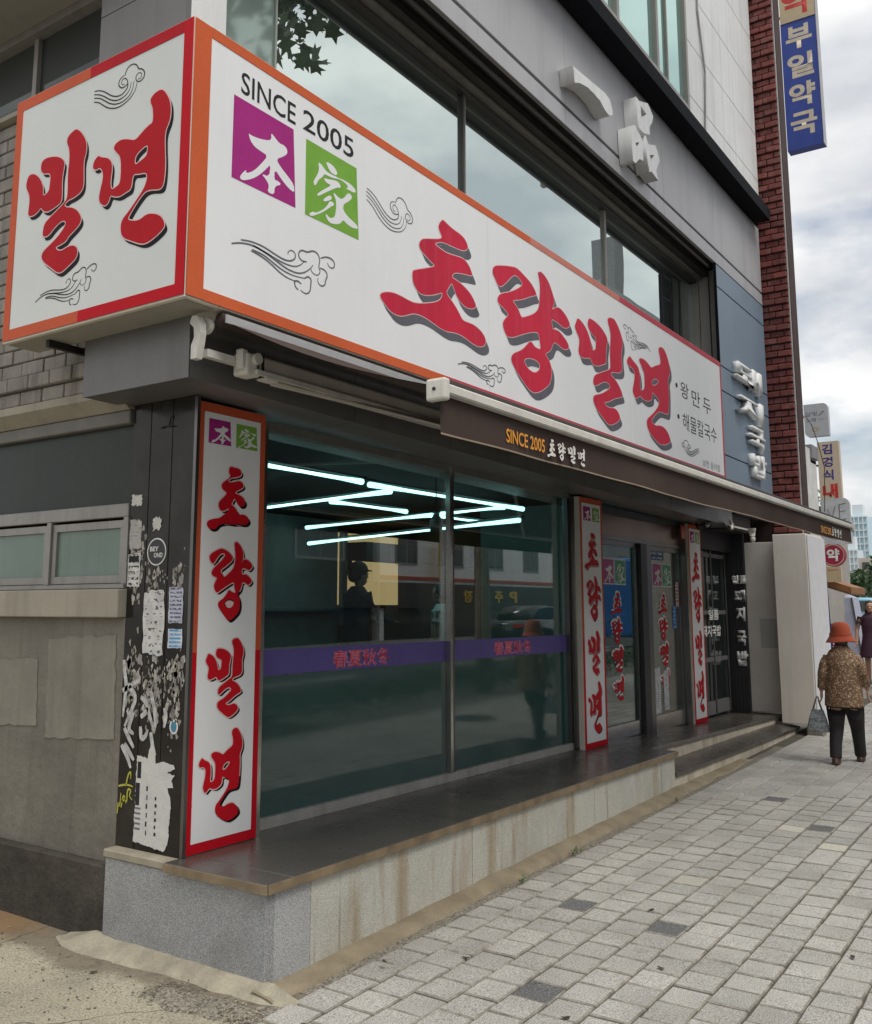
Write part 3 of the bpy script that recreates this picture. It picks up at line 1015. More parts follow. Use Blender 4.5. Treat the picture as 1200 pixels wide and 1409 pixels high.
BLACKSTONE = M("black_stone", (0.022, 0.019, 0.016), 0.2, spec=0.25, var=0.3, scale=5, fine=0.3, fscale=150, stain=0.25, stain_col=(0.09, 0.08, 0.07), stain_scale=3, rvar=0.1)
CONC = M("wall_concrete", (0.20, 0.182, 0.15), 0.9, var=0.12, scale=2.0, fine=0.1, bump=0.7, bscale=16, bdist=0.012, stain=0.75, stain_col=(0.115, 0.105, 0.085), stain_scale=1.5, streak=0.35, streak_col=(0.10, 0.09, 0.075), sscale=(16, 16, 0.6))
CONC_PAINT = M("patch_paint", (0.235, 0.22, 0.178), 0.85, var=0.16, stain=0.5, stain_col=(0.15, 0.14, 0.115), stain_scale=2.2, scale=3, fine=0.06, bump=0.5, bscale=16, bdist=0.010, streak=0.5, streak_col=(0.15, 0.14, 0.115), sscale=(12, 12, 0.6))
CONC_DARK = M("base_concrete", (0.056, 0.049, 0.038), 0.9, var=0.35, scale=3, fine=0.2, bump=0.9, bscale=22, bdist=0.014, stain=0.85, stain_col=(0.022, 0.02, 0.017), stain_scale=4.5, streak=0.2, streak_col=(0.13, 0.12, 0.10), sscale=(8, 8, 1.5))
BEIGE = M("beige_render", (0.36, 0.325, 0.26), 0.85, var=0.1, scale=3, streak=0.35, streak_col=(0.16, 0.14, 0.11), sscale=(9, 9, 0.8), bump=0.1)
BRICKG = M("painted_brick", (0.30, 0.275, 0.24), 0.85, var=0.14, scale=8, fine=0.1, orand=0.13, bump=0.3, bscale=60, streak=0.6, streak_col=(0.085, 0.075, 0.065), sscale=(9, 9, 0.8), stain=0.4, stain_col=(0.12, 0.11, 0.095), stain_scale=2.5)
BRICK_M = M("dark_mortar", (0.13, 0.12, 0.105), 0.95, var=0.2, bump=0.3)
ALU = M("alu_frame", (0.30, 0.285, 0.26), 0.45, 0.35, var=0.08, streak=0.3, streak_col=(0.1, 0.09, 0.08))
ALU_D = M("alu_dark", (0.085, 0.08, 0.075), 0.45, 0.3, var=0.1)
STEEL = M("stainless", (0.52, 0.50, 0.47), 0.22, 1.0, var=0.06, fine=0.04, rvar=0.06, sscale=(1, 1, 1))
STEEL_D = M("stainless_dark", (0.16, 0.155, 0.15), 0.3, 0.9, var=0.1)
PANEL = M("facade_panel", (0.44, 0.44, 0.46), 0.42, 0.0, var=0.06, scale=1.1, fine=0.02, streak=0.22, streak_col=(0.13, 0.125, 0.13), sscale=(5, 5, 0.35), spec=0.45)
PANEL_B = M("facade_panel_slate", (0.20, 0.265, 0.34), 0.42, 0.0, var=0.06, scale=1.2, fine=0.02, spec=0.5)
PANEL_S = M("fascia_sheet", (0.165, 0.16, 0.158), 0.4, 0.25, var=0.08, scale=2, streak=0.3, streak_col=(0.09, 0.08, 0.07), sscale=(7, 7, 0.6))
PANEL_L = M("facade_panel_pale", (0.74, 0.745, 0.745), 0.5, var=0.06, scale=1.5, streak=0.3, streak_col=(0.3, 0.29, 0.28), sscale=(7, 7, 0.5))
TRIM = M("black_trim", (0.008, 0.009, 0.012), 0.7, 0.0, var=0.1, spec=0.08)
DARKVOID = M("recess_black", (0.018, 0.017, 0.016), 0.6, var=0.2)
FROST = M("frosted_pane", (0.17, 0.235, 0.20), 0.35, var=0.08, scale=3, streak=0.3, streak_col=(0.1, 0.13, 0.11))
GREYGLASS = M("grey_green_panel", (0.034, 0.042, 0.035), 0.3, spec=0.2, var=0.1, scale=2, streak=0.2, streak_col=(0.09, 0.09, 0.08))
UPGLASS = glass("upper_glass", ior=1.6, refl=(0.80, 0.90, 0.865), base=(0.05, 0.065, 0.06), minrefl=0.74, wobble=0.03)
UPGLASS2 = glass("upper_glass_aqua", ior=1.5, refl=(0.72, 0.95, 0.90), base=(0.10, 0.22, 0.20), minrefl=0.52, wobble=0.05)
SIDEGLASS = glass("side_glass", ior=1.5, refl=(0.8, 0.85, 0.83), base=(0.014, 0.02, 0.017), minrefl=0.04)
SHOPGLASS = glass("shop_glass", (0.84, 0.92, 0.90), 1.62, minrefl=0.13)
HAZEGLASS = glass("pale_upper_glass", ior=1.5, refl=(0.75, 0.88, 0.83), base=(0.20, 0.27, 0.24), minrefl=0.22, rough=0.05)
DOORGLASS = glass("door_glass", (0.72, 0.80, 0.78), 1.7, minrefl=0.09)
FILM = M("teal_film", (0.036, 0.092, 0.085), 0.055, var=0.06, scale=2, spec=0.95, rvar=0.015)
PURPLE = M("purple_band", (0.115, 0.085, 0.33), 0.5, var=0.06)
BLACKWALL = M("black_panel", (0.022, 0.023, 0.027), 0.45, var=0.25, scale=4, streak=0.4, streak_col=(0.045, 0.045, 0.05), sscale=(30, 30, 0.3))
RUSTY = M("rust", (0.17, 0.07, 0.035), 0.8, var=0.3, scale=20)

B = root("restaurant_building", "grey panelled corner restaurant building with shop windows and a stone ledge", "building", (3.5, 4.0, 0))

# --- plinth slabs (granite, joints open 4 mm)
def slab(name, x0, x1, z0f, z1f, mat, y0=3.27, y1=3.33):
    bm = prism([(x0, z0f(x0)), (x1, z0f(x1)), (x1, z1f(x1)), (x0, z1f(x0))], y0, y1)
    bmesh.ops.bevel(bm, geom=list(bm.edges), offset=0.0025, segments=1, affect='EDGES')
    return obj(name, bm, mat, B)
ztop = lambda x: zl(x) - 0.046
zbot = lambda x: zg(x) - 0.08
slab("granite_slab", 3.546, 3.802, zbot, ztop, GRANITE_L)
for a, b_ in ((3.806, 5.312), (5.320, 7.108), (7.116, 8.862)):
    slab("granite_slab", a, b_, zbot, ztop, GRANITE_R)
obj("granite_slab", box(3.485, 3.544, 3.268, 4.435, -0.08, 0.388, None, 0.003), GRANITE, B)
obj("plinth_core", box(3.548, 8.86, 3.335, 4.05, -0.1, 0.34), CONC_DARK, B)
obj("mortar_bed", box(3.478, 3.62, 3.95, 4.45, 0.390, 0.432, None, 0.006), M("bed_mortar", (0.33, 0.29, 0.22), 0.9, var=0.2, bump=0.5), B)
# --- ledge slabs, sloping gently
def ledge(x0, x1, y0, y1, t=0.042):
    bm = prism([(x0, zl(x0) - t), (x1, zl(x1) - t), (x1, zl(x1)), (x0, zl(x0))], y0, y1)
    bmesh.ops.bevel(bm, geom=list(bm.edges), offset=0.004, segments=1, affect='EDGES')
    return obj("ledge_slab", bm, LEDGE, B)
ledge(3.462, 3.640, 3.248, 3.952)
for a, b_ in ((3.643, 5.20), (5.203, 6.95), (6.953, 8.895)):
    ledge(a, b_, 3.248, 4.06)
for a, b_ in ((8.899, 10.35), (10.353, 11.9), (11.903, 13.45)):
    ledge(a, b_, 3.50, 4.09)
for a, b_ in ((3.47, 5.2), (5.2, 6.95), (6.95, 8.89)):
    bm = prism([(a, zl(a) - 0.046), (b_, zl(b_) - 0.046), (b_, zl(b_) - 0.004), (a, zl(a) - 0.004)], 3.240, 3.2475)
    obj("ledge_nosing", bm, LEDGE_EDGE, B)
obj("ledge_nosing", box(3.454, 3.4615, 3.24, 3.95, zl(3.5) - 0.044, zl(3.5) - 0.003), LEDGE_EDGE, B)
# --- two steps to the doors
STEP_R = M("step_riser", (0.55, 0.50, 0.40), 0.8, var=0.16, scale=4, fine=0.1, streak=0.6, streak_col=(0.2, 0.14, 0.07), sscale=(6, 6, 0.8), bump=0.15)
for a, b_ in ((8.90, 10.2), (10.205, 11.7), (11.705, 13.4)):
    bm = prism([(a, zl(a) - 0.15), (b_, zl(b_) - 0.15), (b_, zl(b_) - 0.046), (a, zl(a) - 0.046)], 3.515, 3.56)
    obj("step_riser", bm, STEP_R, B)
zs_ = lambda x: 0.198 - 0.004 * (x - 8.9)
for a, b_ in ((8.868, 10.0), (10.004, 11.6), (11.604, 13.45)):
    bm = bmesh.new()
    v = [bm.verts.new(p) for p in ((a, 3.255, zs_(a)), (b_, 3.255, zs_(b_)), (b_, 3.57, zs_(b_) + 0.05), (a, 3.57, zs_(a) + 0.05),
                                   (a, 3.255, zs_(a) - 0.03), (b_, 3.255, zs_(b_) - 0.03), (b_, 3.57, zs_(b_) + 0.0), (a, 3.57, zs_(a) + 0.0))]
    for f in ((0, 1, 2, 3), (7, 6, 5, 4), (0, 4, 5, 1), (1, 5, 6, 2), (2, 6, 7, 3), (3, 7, 4, 0)):
        bm.faces.new([v[i] for i in f])
    obj("step_tread", bm, LEDGE, B)
for a, b_ in ((8.866, 9.95), (9.955, 11.6), (11.605, 13.4)):
    bm = prism([(a, zg(a) - 0.05), (b_, zg(b_) - 0.05), (b_, zs_(b_) - 0.033), (a, zs_(a) - 0.033)], 3.272, 3.33)
    obj("step_riser", bm, STEP_R, B)

# --- stone pilaster at the corner: three upright boards on the side, two on the street front
for y0, y1 in ((3.945, 4.118), (4.124, 4.300), (4.306, 4.452)):
    obj("stone_board", box(3.56, 3.60, y0, y1, 0.432, 2.855, None, 0.002), BLACKSTONE, B)
obj("stone_board", box(3.604, 4.09, 4.005, 4.05, 0.43, 2.855), BLACKSTONE, B)
obj("corner_bead", box(3.556, 3.578, 3.922, 3.944, 0.432, 2.85), STEEL_D, B)
obj("jamb", box(4.115, 4.150, 3.955, 4.085, zl(4.1), 2.80), STEEL, B)

# --- side wall along the lane
obj("base_wall", box(3.50, 3.70, 4.44, 9.2, -0.15, 0.335, None, 0.008), CONC_DARK, B)
obj("wall", box(3.56, 3.75, 4.455, 9.2, 0.337, 1.645), CONC, B)
for (y0, y1, z0, z1) in ((4.50, 5.14, 0.95, 1.55), (5.22, 6.0, 0.98, 1.40)):
    q_ = [(-y1 + 0.02, z0), (-y0, z0 + 0.03), (-y0 - 0.02, z1), (-y1, z1 - 0.03)]
    pts = []
    for k in range(4):
        for j in range(14):
            f_ = j / 14
            pts.append((q_[k][0] + (q_[(k + 1) % 4][0] - q_[k][0]) * f_ + RD.gauss(0, 0.004), q_[k][1] + (q_[(k + 1) % 4][1] - q_[k][1]) * f_ + RD.gauss(0, 0.005)))
    flat("paint_patch", [pts], side(3.56), 0.0035, CONC_PAINT, B, extrude=0.0015)
obj("sill_beam", box(3.50, 3.75, 4.455, 9.2, 1.647, 1.806, None, 0.006), BEIGE, B)
WF = obj("side_window", box(3.56, 3.60, 4.462, 9.2, 1.808, 1.838), ALU, B)
obj("rail", box(3.552, 3.61, 4.462, 9.2, 2.215, 2.292, None, 0.004), ALU, WF)
obj("rail", box(3.540, 3.551, 4.462, 9.2, 1.812, 1.832), ALU, WF)
for yc in (4.472, 5.19, 6.05, 6.95):
    obj("mullion", box(3.548, 3.606, yc - 0.02, yc + 0.02, 1.838, 2.214), ALU, WF)
for y0, y1 in ((4.52, 5.14), (5.24, 6.0), (6.1, 6.9)):
    sash = bmesh.new()
    for bx in ((y0 - 0.025, y1 + 0.025, 1.842, 1.885), (y0 - 0.025, y1 + 0.025, 2.155, 2.198)):
        box(3.562, 3.592, bx[0], bx[1], bx[2], bx[3], sash)
    box(3.562, 3.592, y0 - 0.025, y0 + 0.012, 1.886, 2.154, sash)
    box(3.562, 3.592, y1 - 0.012, y1 + 0.025, 1.886, 2.154, sash)
    obj("sash", sash, ALU, WF)
    obj("pane", box(3.578, 3.584, y0 + 0.013, y1 - 0.013, 1.886, 2.154), FROST, WF)
obj("transom_panel", box(3.585, 3.60, 4.462, 9.2, 2.294, 2.752), GREYGLASS, B)
obj("window_head", box(3.535, 3.75, 4.462, 9.2, 2.754, 2.832, None, 0.006), M("head_frame", (0.17, 0.16, 0.14), 0.6, var=0.12), B)
# sloping moulding under the brickwork
bm = prism([(3.75, 2.834), (3.53, 2.834), (3.44, 2.90), (3.44, 2.948), (3.75, 2.948)], 4.46, 9.2, 'y')
obj("moulding", bm, BEIGE, B)
# painted brickwork, every brick of it that shows
obj("brick_backing", box(3.462, 3.75, 4.46, 9.2, 2.95, 4.93), BRICK_M, B)
def brick_me(l, w, h, mat):
    bm = box(0, w, 0, l, 0, h, None, 0.005)
    me = bpy.data.meshes.new("brick")
    bm.to_mesh(me)
    bm.free()
    me.materials.append(mat)
    return me
bme = brick_me(0.212, 0.05, 0.084, BRICKG)
r = 0
z = 2.953
n_br = 0
while z < 4.86:
    proud = 0.03 if r == 1 else 0.0
    y = 4.542 + (0.11 if r % 2 else 0)
    while y < 6.7:
        if (z < 3.32 or y > 4.95):
            o = bpy.data.objects.new("brick", bme)
            COL.objects.link(o)
            o.location = Vector((3.45 - proud + RD.uniform(-0.003, 0.003), y + RD.uniform(-0.002, 0.002), z)) - ORG[B.name]
            o.parent = B
            n_br += 1
        y += 0.222
    z += 0.094
    r += 1
# upper window round the corner
obj("sill_beam", box(3.40, 3.75, 4.60, 9.2, 4.932, 4.965), BEIGE, B)
UW = obj("upper_side_window", box(3.42, 3.5, 4.60, 9.2, 4.967, 4.995), ALU_D, B)
obj("pane", box(3.455, 3.465, 4.60, 9.2, 4.997, 5.44), SIDEGLASS, UW)
for yc in (5.45, 6.4, 7.4):
    obj("mullion", box(3.425, 3.47, yc - 0.022, yc + 0.022, 4.997, 5.44), ALU, UW)
obj("mullion", box(3.40, 3.44, 4.602, 4.622, 4.997, 5.6), M("pale_bead", (0.5, 0.46, 0.38), 0.6), UW)
obj("window_head", box(3.38, 3.75, 4.625, 9.2, 5.442, 5.50), ALU, B)
obj("side_soffit", box(3.05, 3.75, 4.62, 9.2, 5.502, 5.9), M("soffit_beige", (0.30, 0.285, 0.25), 0.7, var=0.1), B)
# grey corner column above the sign
for z0, z1 in ((3.20, 5.20), (5.206, 6.30)):
    obj("facade_panel", box(3.30, 3.335, 3.845, 4.598, z0, z1), PANEL_S, B)
obj("facade_panel", box(3.338, 3.60, 3.845, 3.88, 3.2, 6.3), PANEL_L, B)
obj("column_core", box(3.34, 3.60, 3.884, 4.598, 3.2, 6.3), CONC_DARK, B)

# --- grey sheet-metal canopy over the shop front
zsf = lambda x: 2.862 - 0.0155 * (x - 3.26)
xs = [3.268, 4.62, 5.72, 6.85, 7.95, 9.05, 10.15, 11.25, 12.35]
obj("fascia_panel", box(3.262, 3.267, 3.676, 4.532, 2.86, 3.185), PANEL_S, B)
for a, b_ in zip(xs, xs[1:]):
    obj("fascia_panel", prism([(a + 0.002, zsf(a)), (b_ - 0.003, zsf(b_)), (b_ - 0.003, 3.183), (a + 0.002, 3.183)], 3.674, 3.682), PANEL_S, B)
    bm = bmesh.new()
    v = [bm.verts.new(p) for p in ((a + 0.002, 3.684, zsf(a)), (b_ - 0.003, 3.684, zsf(b_)), (b_ - 0.003, 4.53, zsf(b_)), (a + 0.002, 4.53, zsf(a)))]
    w2 = [bm.verts.new(Vector(q.co) + Vector((0, 0, 0.006))) for q in v]
    bm.faces.new(v)
    bm.faces.new(list(reversed(w2)))
    for k in range(4):
        bm.faces.new((v[k], w2[k], w2[(k + 1) % 4], v[(k + 1) % 4]))
    obj("soffit_panel", bm, PANEL_S, B)
obj("canopy_core", prism([(3.275, zsf(3.275) + 0.012), (12.34, zsf(12.34) + 0.012), (12.34, 3.18), (3.275, 3.18)], 3.69, 4.52), DARKVOID, B)
obj("canopy_end", box(12.352, 13.3, 3.72, 4.52, 2.70, 3.18), DARKVOID, B)

# --- big shop window: frame, mullion, two panes, film and band on the glass
SW = obj("shop_window", prism([(4.152, zl(4.15)), (8.40, zl(8.4)), (8.40, zl(8.4) + 0.062), (4.152, zl(4.15) + 0.062)], 4.06, 4.12), M("white_sill", (0.52, 0.51, 0.48), 0.45, 0.3, var=0.1, streak=0.4, streak_col=(0.2, 0.18, 0.15)), B)
obj("mullion", box(6.282, 6.316, 4.045, 4.088, zl(6.3) + 0.064, 2.80), STEEL, SW)
obj("mullion", box(6.321, 6.352, 4.052, 4.088, zl(6.3) + 0.064, 2.80), STEEL_D, SW)
obj("mullion", box(8.362, 8.40, 4.05, 4.088, zl(8.4) + 0.064, 2.79), STEEL_D, SW)
obj("head_rail", prism([(4.152, 2.775), (8.40, 2.742), (8.40, 2.797), (4.152, 2.83)], 4.046, 4.088), M("head_rail", (0.2, 0.2, 0.18), 0.4, 0.3), SW)
for a, b_ in ((4.152, 6.28), (6.354, 8.36)):
    p = obj("window_pane", prism([(a, zl(a) + 0.063), (b_, zl(b_) + 0.063), (b_, 2.765), (a, 2.785)], 4.09, 4.096), SHOPGLASS, SW)
    # teal privacy film on the glass, purple band along its top edge
    obj("privacy_film", prism([(a, zl(a) + 0.065), (b_, zl(b_) + 0.065), (b_, 1.298), (a, 1.298)], 4.0874, 4.0884), FILM, SW)
    obj("colour_band", prism([(a, 1.3), (b_, 1.3), (b_, 1.452), (a, 1.452)], 4.0872, 4.0882), PURPLE, SW)
RED_PRINT = M("red_print", (0.72, 0.02, 0.06), 0.5, var=0.05)
for u0, u1 in ((4.93, 5.56), (7.0, 7.67)):
    text("lettering", "春夏秋冬", front(4.0862), u0, u1, 1.312, 1.428, 0.0, M("pink_print", (0.8, 0.35, 0.5), 0.5), SW, offset=0.03)
    text("lettering", "春夏秋冬", front(4.0856), u0 + 0.004, u1 - 0.004, 1.314, 1.426, 0.0, RED_PRINT, SW, offset=0.0)
# dim stainless pier between window and door
obj("steel_pier", box(8.404, 8.93, 4.045, 4.12, zl(8.3), 2.775, None, 0.004), STEEL_D, B)
obj("steel_pier", box(8.47, 8.50, 4.02, 4.044, zl(8.3), 2.77), STEEL, B)
obj("steel_pier", box(8.56, 8.64, 4.005, 4.044, zl(8.3), 2.77), STEEL, B)
# --- glazed entrance doors
COPPER = M("copper_tint", (0.20, 0.115, 0.075), 0.25, 0.6, var=0.25, scale=2.5, stain=0.4, stain_col=(0.3, 0.28, 0.25), stain_scale=1.2)
obj("transom_panel", box(8.932, 11.40, 4.03, 4.06, 2.44, 2.655), COPPER, B)
obj("head_rail", box(8.932, 11.40, 4.02, 4.07, 2.657, 2.735), BLACKWALL, B)
obj("head_rail", box(8.932, 11.40, 4.02, 4.07, 2.40, 2.438), STEEL_D, B)
for (a, b_, hand) in ((8.96, 10.03, 0), (10.36, 11.38, 1)):
    dr = obj("door", box(a, a + 0.03, 4.035, 4.075, zl(a) + 0.006, 2.398), STEEL if hand else STEEL_D, B)
    obj("stile", box(b_ - 0.035, b_, 4.035, 4.075, zl(a) + 0.006, 2.398), STEEL_D, dr)
    obj("bottom_rail", box(a + 0.031, b_ - 0.036, 4.032, 4.078, zl(b_) + 0.012, 0.53), STEEL, dr)
    obj("top_rail", box(a + 0.031, b_ - 0.036, 4.032, 4.078, 2.345, 2.398), STEEL_D, dr)
    obj("door_pane", box(a + 0.031, b_ - 0.036, 4.052, 4.058, 0.531, 2.344), DOORGLASS, dr)
obj("door_post", box(10.032, 10.20, 3.99, 4.09, zl(10.1), 2.398), BLACKWALL, B)
obj("door_post", box(10.203, 10.345, 4.0, 4.09, zl(10.2), 2.398), STEEL_D, B)
obj("door_post", box(11.382, 11.42, 3.97, 4.10, zl(11.4), 2.735), STEEL_D, B)
obj("door_post", box(11.425, 11.90, 4.005, 4.10, zl(11.4), 2.735), BLACKWALL, B)
# --- dark second entrance
obj("side_panel", box(11.902, 12.0, 4.03, 4.13, zl(12), 2.74), BLACKWALL, B)
d2 = obj("second_door", box(12.0, 12.05, 4.075, 4.11, zl(12) + 0.006, 2.45), ALU_D, B)
for zz in (0.36, 1.02, 1.62, 2.36):
    obj("rail", box(12.052, 13.24, 4.078, 4.108, zz, zz + (0.16 if zz < 0.5 else 0.05)), M("door_grey", (0.16, 0.16, 0.16), 0.5, 0.2), d2)
for xx in (12.62, 13.2):
    obj("stile", box(xx, xx + 0.05, 4.07, 4.077, 0.35, 2.45), ALU_D, d2)
obj("door_pane", box(12.052, 13.24, 4.112, 4.117, 0.36, 2.44), DOORGLASS, d2)
WHITE_V = M("white_vinyl", (0.78, 0.78, 0.77), 0.5, var=0.05)
text("lettering", "일품", front(4.066), 12.45, 12.85, 1.55, 1.68, 0, WHITE_V, d2, 0.02)
text("lettering", "돼지국밥", front(4.066), 12.2, 12.92, 1.34, 1.48, 0, WHITE_V, d2, 0.02)
obj("head_rail", box(11.9, 13.42, 4.03, 4.13, 2.452, 2.75), BLACKWALL, B)
# ribbed black return wall with the vertical white name
for k in range(6):
    y0 = 3.865 + k * 0.048
    obj("wall_slat", box(13.40, 13.44, y0, y0 + 0.045, zl(13.4), 2.74), BLACKWALL, B)
obj("end_wall", box(13.442, 13.50, 3.87, 4.13, 0.1, 2.75), BLACKWALL, B)
for body, zc, h, w_ in (("일품", 2.085, 0.115, 0.16), ("돼", 1.86, 0.17, 0.12), ("지", 1.62, 0.19, 0.10), ("국", 1.30, 0.2, 0.10), ("밥", 1.03, 0.2, 0.12)):
    uc = -3.935
    text("lettering", body, side(13.40), uc - w_ * 0.62, uc + w_ * 0.62, zc - h / 2, zc + h / 2, 0.002, WHITE_V, B, 0.05, extrude=0.012)
# grey board and white pier that close the frontage
obj("grey_board", box(13.45, 13.49, 3.36, 3.862, 0.34, 2.585, None, 0.004), M("grey_board", (0.68, 0.63, 0.585), 0.6, var=0.06, scale=2, stain=0.5, stain_col=(0.50, 0.47, 0.44), stain_scale=1.1), B)
flat("paint_patch", [rect(-3.70, -3.38, 1.17, 1.56)], side(13.45), 0.003, M("grey_patch", (0.46, 0.44, 0.42), 0.6, var=0.05), B, extrude=0.001)
PIER = M("cream_pier", (0.82, 0.76, 0.68), 0.7, var=0.05, scale=1.5, streak=0.2, streak_col=(0.42, 0.38, 0.32))
obj("white_pier", box(13.2, 14.15, 2.99, 3.415, 0.235, 2.665, None, 0.006), PIER, B)
obj("front_sheet", box(13.21, 14.2, 2.975, 2.986, 0.20, 2.64), M("white_sheet", (0.72, 0.72, 0.74), 0.5, var=0.05), B)
obj("pipe_box", box(13.12, 13.30, 2.90, 3.10, zg(13.2) - 0.02, zg(13.2) + 0.115, None, 0.012), M("pipe_concrete", (0.27, 0.245, 0.2), 0.9, var=0.25, bump=0.5), B)

# --- window band of the first floor
obj("upper_core", box(3.62, 14.1, 4.06, 13.5, 3.2, 13.0), DARKVOID, B)
WB = obj("upper_window", box(3.60, 12.2, 3.965, 4.04, 4.30, 4.60), ALU_D, B)
for a, b_ in ((3.62, 4.155), (4.175, 6.40), (6.455, 9.268), (9.322, 12.19)):
    obj("window_pane", box(a, b_, 4.0, 4.008, 4.602, 5.958), HAZEGLASS if a < 4 else UPGLASS, WB)
obj("mullion", box(3.60, 3.618, 3.95, 4.0, 4.602, 5.958), M("white_bead", (0.62, 0.6, 0.55), 0.5), WB)
obj("mullion", box(4.157, 4.173, 3.985, 4.012, 4.602, 5.958), M("green_bead", (0.36, 0.40, 0.36), 0.5), WB)
obj("mullion", box(6.402, 6.425, 3.97, 4.01, 4.602, 5.958), ALU_D, WB)
obj("mullion", box(6.428, 6.452, 3.98, 4.01, 4.602, 5.958), ALU, WB)
obj("mullion", box(9.270, 9.32, 3.975, 4.01, 4.602, 5.958), ALU, WB)
obj("mullion", box(12.192, 12.235, 3.93, 4.02, 4.602, 6.09), ALU, WB)
obj("head_rail", box(3.60, 12.23, 3.945, 4.02, 5.96, 6.03), ALU_D, WB)
obj("head_rail", box(3.60, 12.23, 3.88, 3.944, 6.00, 6.03), ALU, WB)
obj("head_rail", box(3.60, 12.23, 3.80, 3.945, 6.035, 6.10), M("head_brown", (0.06, 0.052, 0.045), 0.5, 0.2), WB)
obj("head_rail", box(3.60, 11.95, 3.70, 3.72, 6.05, 6.09), ALU_D, WB)
obj("window_reveal", box(12.24, 12.46, 3.66, 4.05, 3.2, 6.11), M("reveal_grey", (0.40, 0.385, 0.36), 0.6, var=0.1), B)
obj("reveal_soffit", box(3.62, 12.2, 3.66, 3.945, 6.115, 6.14), DARKVOID, B)
for k, yy in enumerate((3.70, 3.80)):
    pts = [(12.236, yy, 6.1), (12.23 - 0.03 * k, yy - 0.01, 5.4), (12.236, yy, 4.7), (12.236, yy, 4.2)]
    obj("cable", tube(pts, 0.008, None, 6), DARKVOID, B)
# --- cladding: bottom course, main course, columns at the right
Yf = 3.62
xs = [3.30, 5.10, 7.63, 10.15, 11.975]
for a, b_ in zip(xs, xs[1:]):
    obj("facade_panel", box(a + 0.003, b_ - 0.003, Yf, Yf + 0.04, 6.11, 6.278, None, 0.003), PANEL, B)
    obj("facade_panel", box(a + 0.003, b_ - 0.003, Yf, Yf + 0.04, 6.312, 7.30, None, 0.003), PANEL, B)
obj("facade_panel", box(11.978, 14.16, Yf, Yf + 0.04, 6.312, 7.30, None, 0.003), PANEL, B)
for z0, z1 in ((2.95, 3.594), (3.610, 4.420), (4.436, 4.746), (4.762, 5.790), (5.806, 6.095), (6.112, 6.278)):
    obj("facade_panel", box(11.978 if z1 > 4.6 else 11.50, 14.16, Yf, Yf + 0.04, z0, z1, None, 0.003), PANEL_B if z1 < 6.2 else PANEL, B)
obj("panel_backing", box(3.34, 14.17, Yf + 0.045, Yf + 0.30, 6.145, 13.0), DARKVOID, B)
obj("panel_backing", box(12.47, 14.17, Yf + 0.045, Yf + 0.30, 2.9, 6.12), DARKVOID, B)
obj("facade_panel", box(11.962, 11.976, Yf - 0.004, Yf + 0.03, 4.70, 6.105), TRIM, B)
# black cornice
obj("cornice", box(3.2, 13.95, 3.42, 3.615, 7.305, 7.36), TRIM, B)
obj("cornice", box(3.2, 13.95, 3.39, 3.418, 7.302, 7.48), TRIM, B)
obj("cornice", box(3.2, 13.95, 3.42, 3.60, 7.42, 7.478), TRIM, B)
# second floor: aqua windows in pale panels
W2 = obj("second_floor_window", box(7.4, 11.12, 3.58, 3.66, 7.78, 7.85), ALU, B)
for a, b_ in ((7.4, 8.85), (8.92, 10.02), (10.08, 11.05)):
    obj("window_pane", box(a, b_, 3.63, 3.64, 7.852, 9.9), UPGLASS2, W2)
for a in (8.852, 10.022, 11.052):
    obj("mullion", box(a, a + 0.065, 3.58, 3.65, 7.852, 9.9), ALU, W2)
obj("mullion", box(10.42, 10.45, 3.60, 3.628, 7.852, 9.9), ALU, W2)
obj("facade_panel", box(3.2, 7.39, 3.60, 3.65, 7.49, 10.2), PANEL, B)
obj("facade_panel", box(7.395, 11.12, 3.60, 3.65, 7.49, 7.77), PANEL_L, B)
px = [11.125, 11.72, 12.02, 13.05, 14.16]
pz = [7.49, 8.03, 8.78, 9.55, 10.35, 11.2]
for a, b_ in zip(px, px[1:]):
    for z0, z1 in zip(pz, pz[1:]):
        obj("facade_panel", box(a + 0.004, b_ - 0.004, 3.585, 3.63, z0 + 0.004, z1 - 0.004, None, 0.004), PANEL_L, B)
obj("cable", tube([(11.62, 3.57, 7.6), (11.72, 3.56, 8.6), (11.55, 3.57, 9.4), (11.6, 3.57, 10.6)], 0.014, None, 6), M("cable_grey", (0.3, 0.3, 0.29), 0.6), B)
# interior shell of the restaurant
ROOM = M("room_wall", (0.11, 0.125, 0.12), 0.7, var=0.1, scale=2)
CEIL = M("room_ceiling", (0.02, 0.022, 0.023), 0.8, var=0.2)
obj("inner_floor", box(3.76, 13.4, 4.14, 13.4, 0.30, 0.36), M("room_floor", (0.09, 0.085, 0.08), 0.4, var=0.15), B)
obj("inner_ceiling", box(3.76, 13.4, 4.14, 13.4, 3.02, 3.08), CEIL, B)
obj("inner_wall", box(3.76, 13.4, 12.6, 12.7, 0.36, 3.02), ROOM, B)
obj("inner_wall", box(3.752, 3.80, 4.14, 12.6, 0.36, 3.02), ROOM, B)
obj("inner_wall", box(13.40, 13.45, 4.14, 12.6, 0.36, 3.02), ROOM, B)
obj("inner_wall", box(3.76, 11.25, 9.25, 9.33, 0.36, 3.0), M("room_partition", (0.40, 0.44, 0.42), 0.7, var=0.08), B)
obj("inner_beam", box(9.3, 13.3, 7.2, 7.5, 2.28, 2.5), CEIL, B)
obj("inner_wall", box(11.0, 11.06, 4.2, 6.6, 0.36, 3.0), M("room_post", (0.25, 0.32, 0.29), 0.6), B)
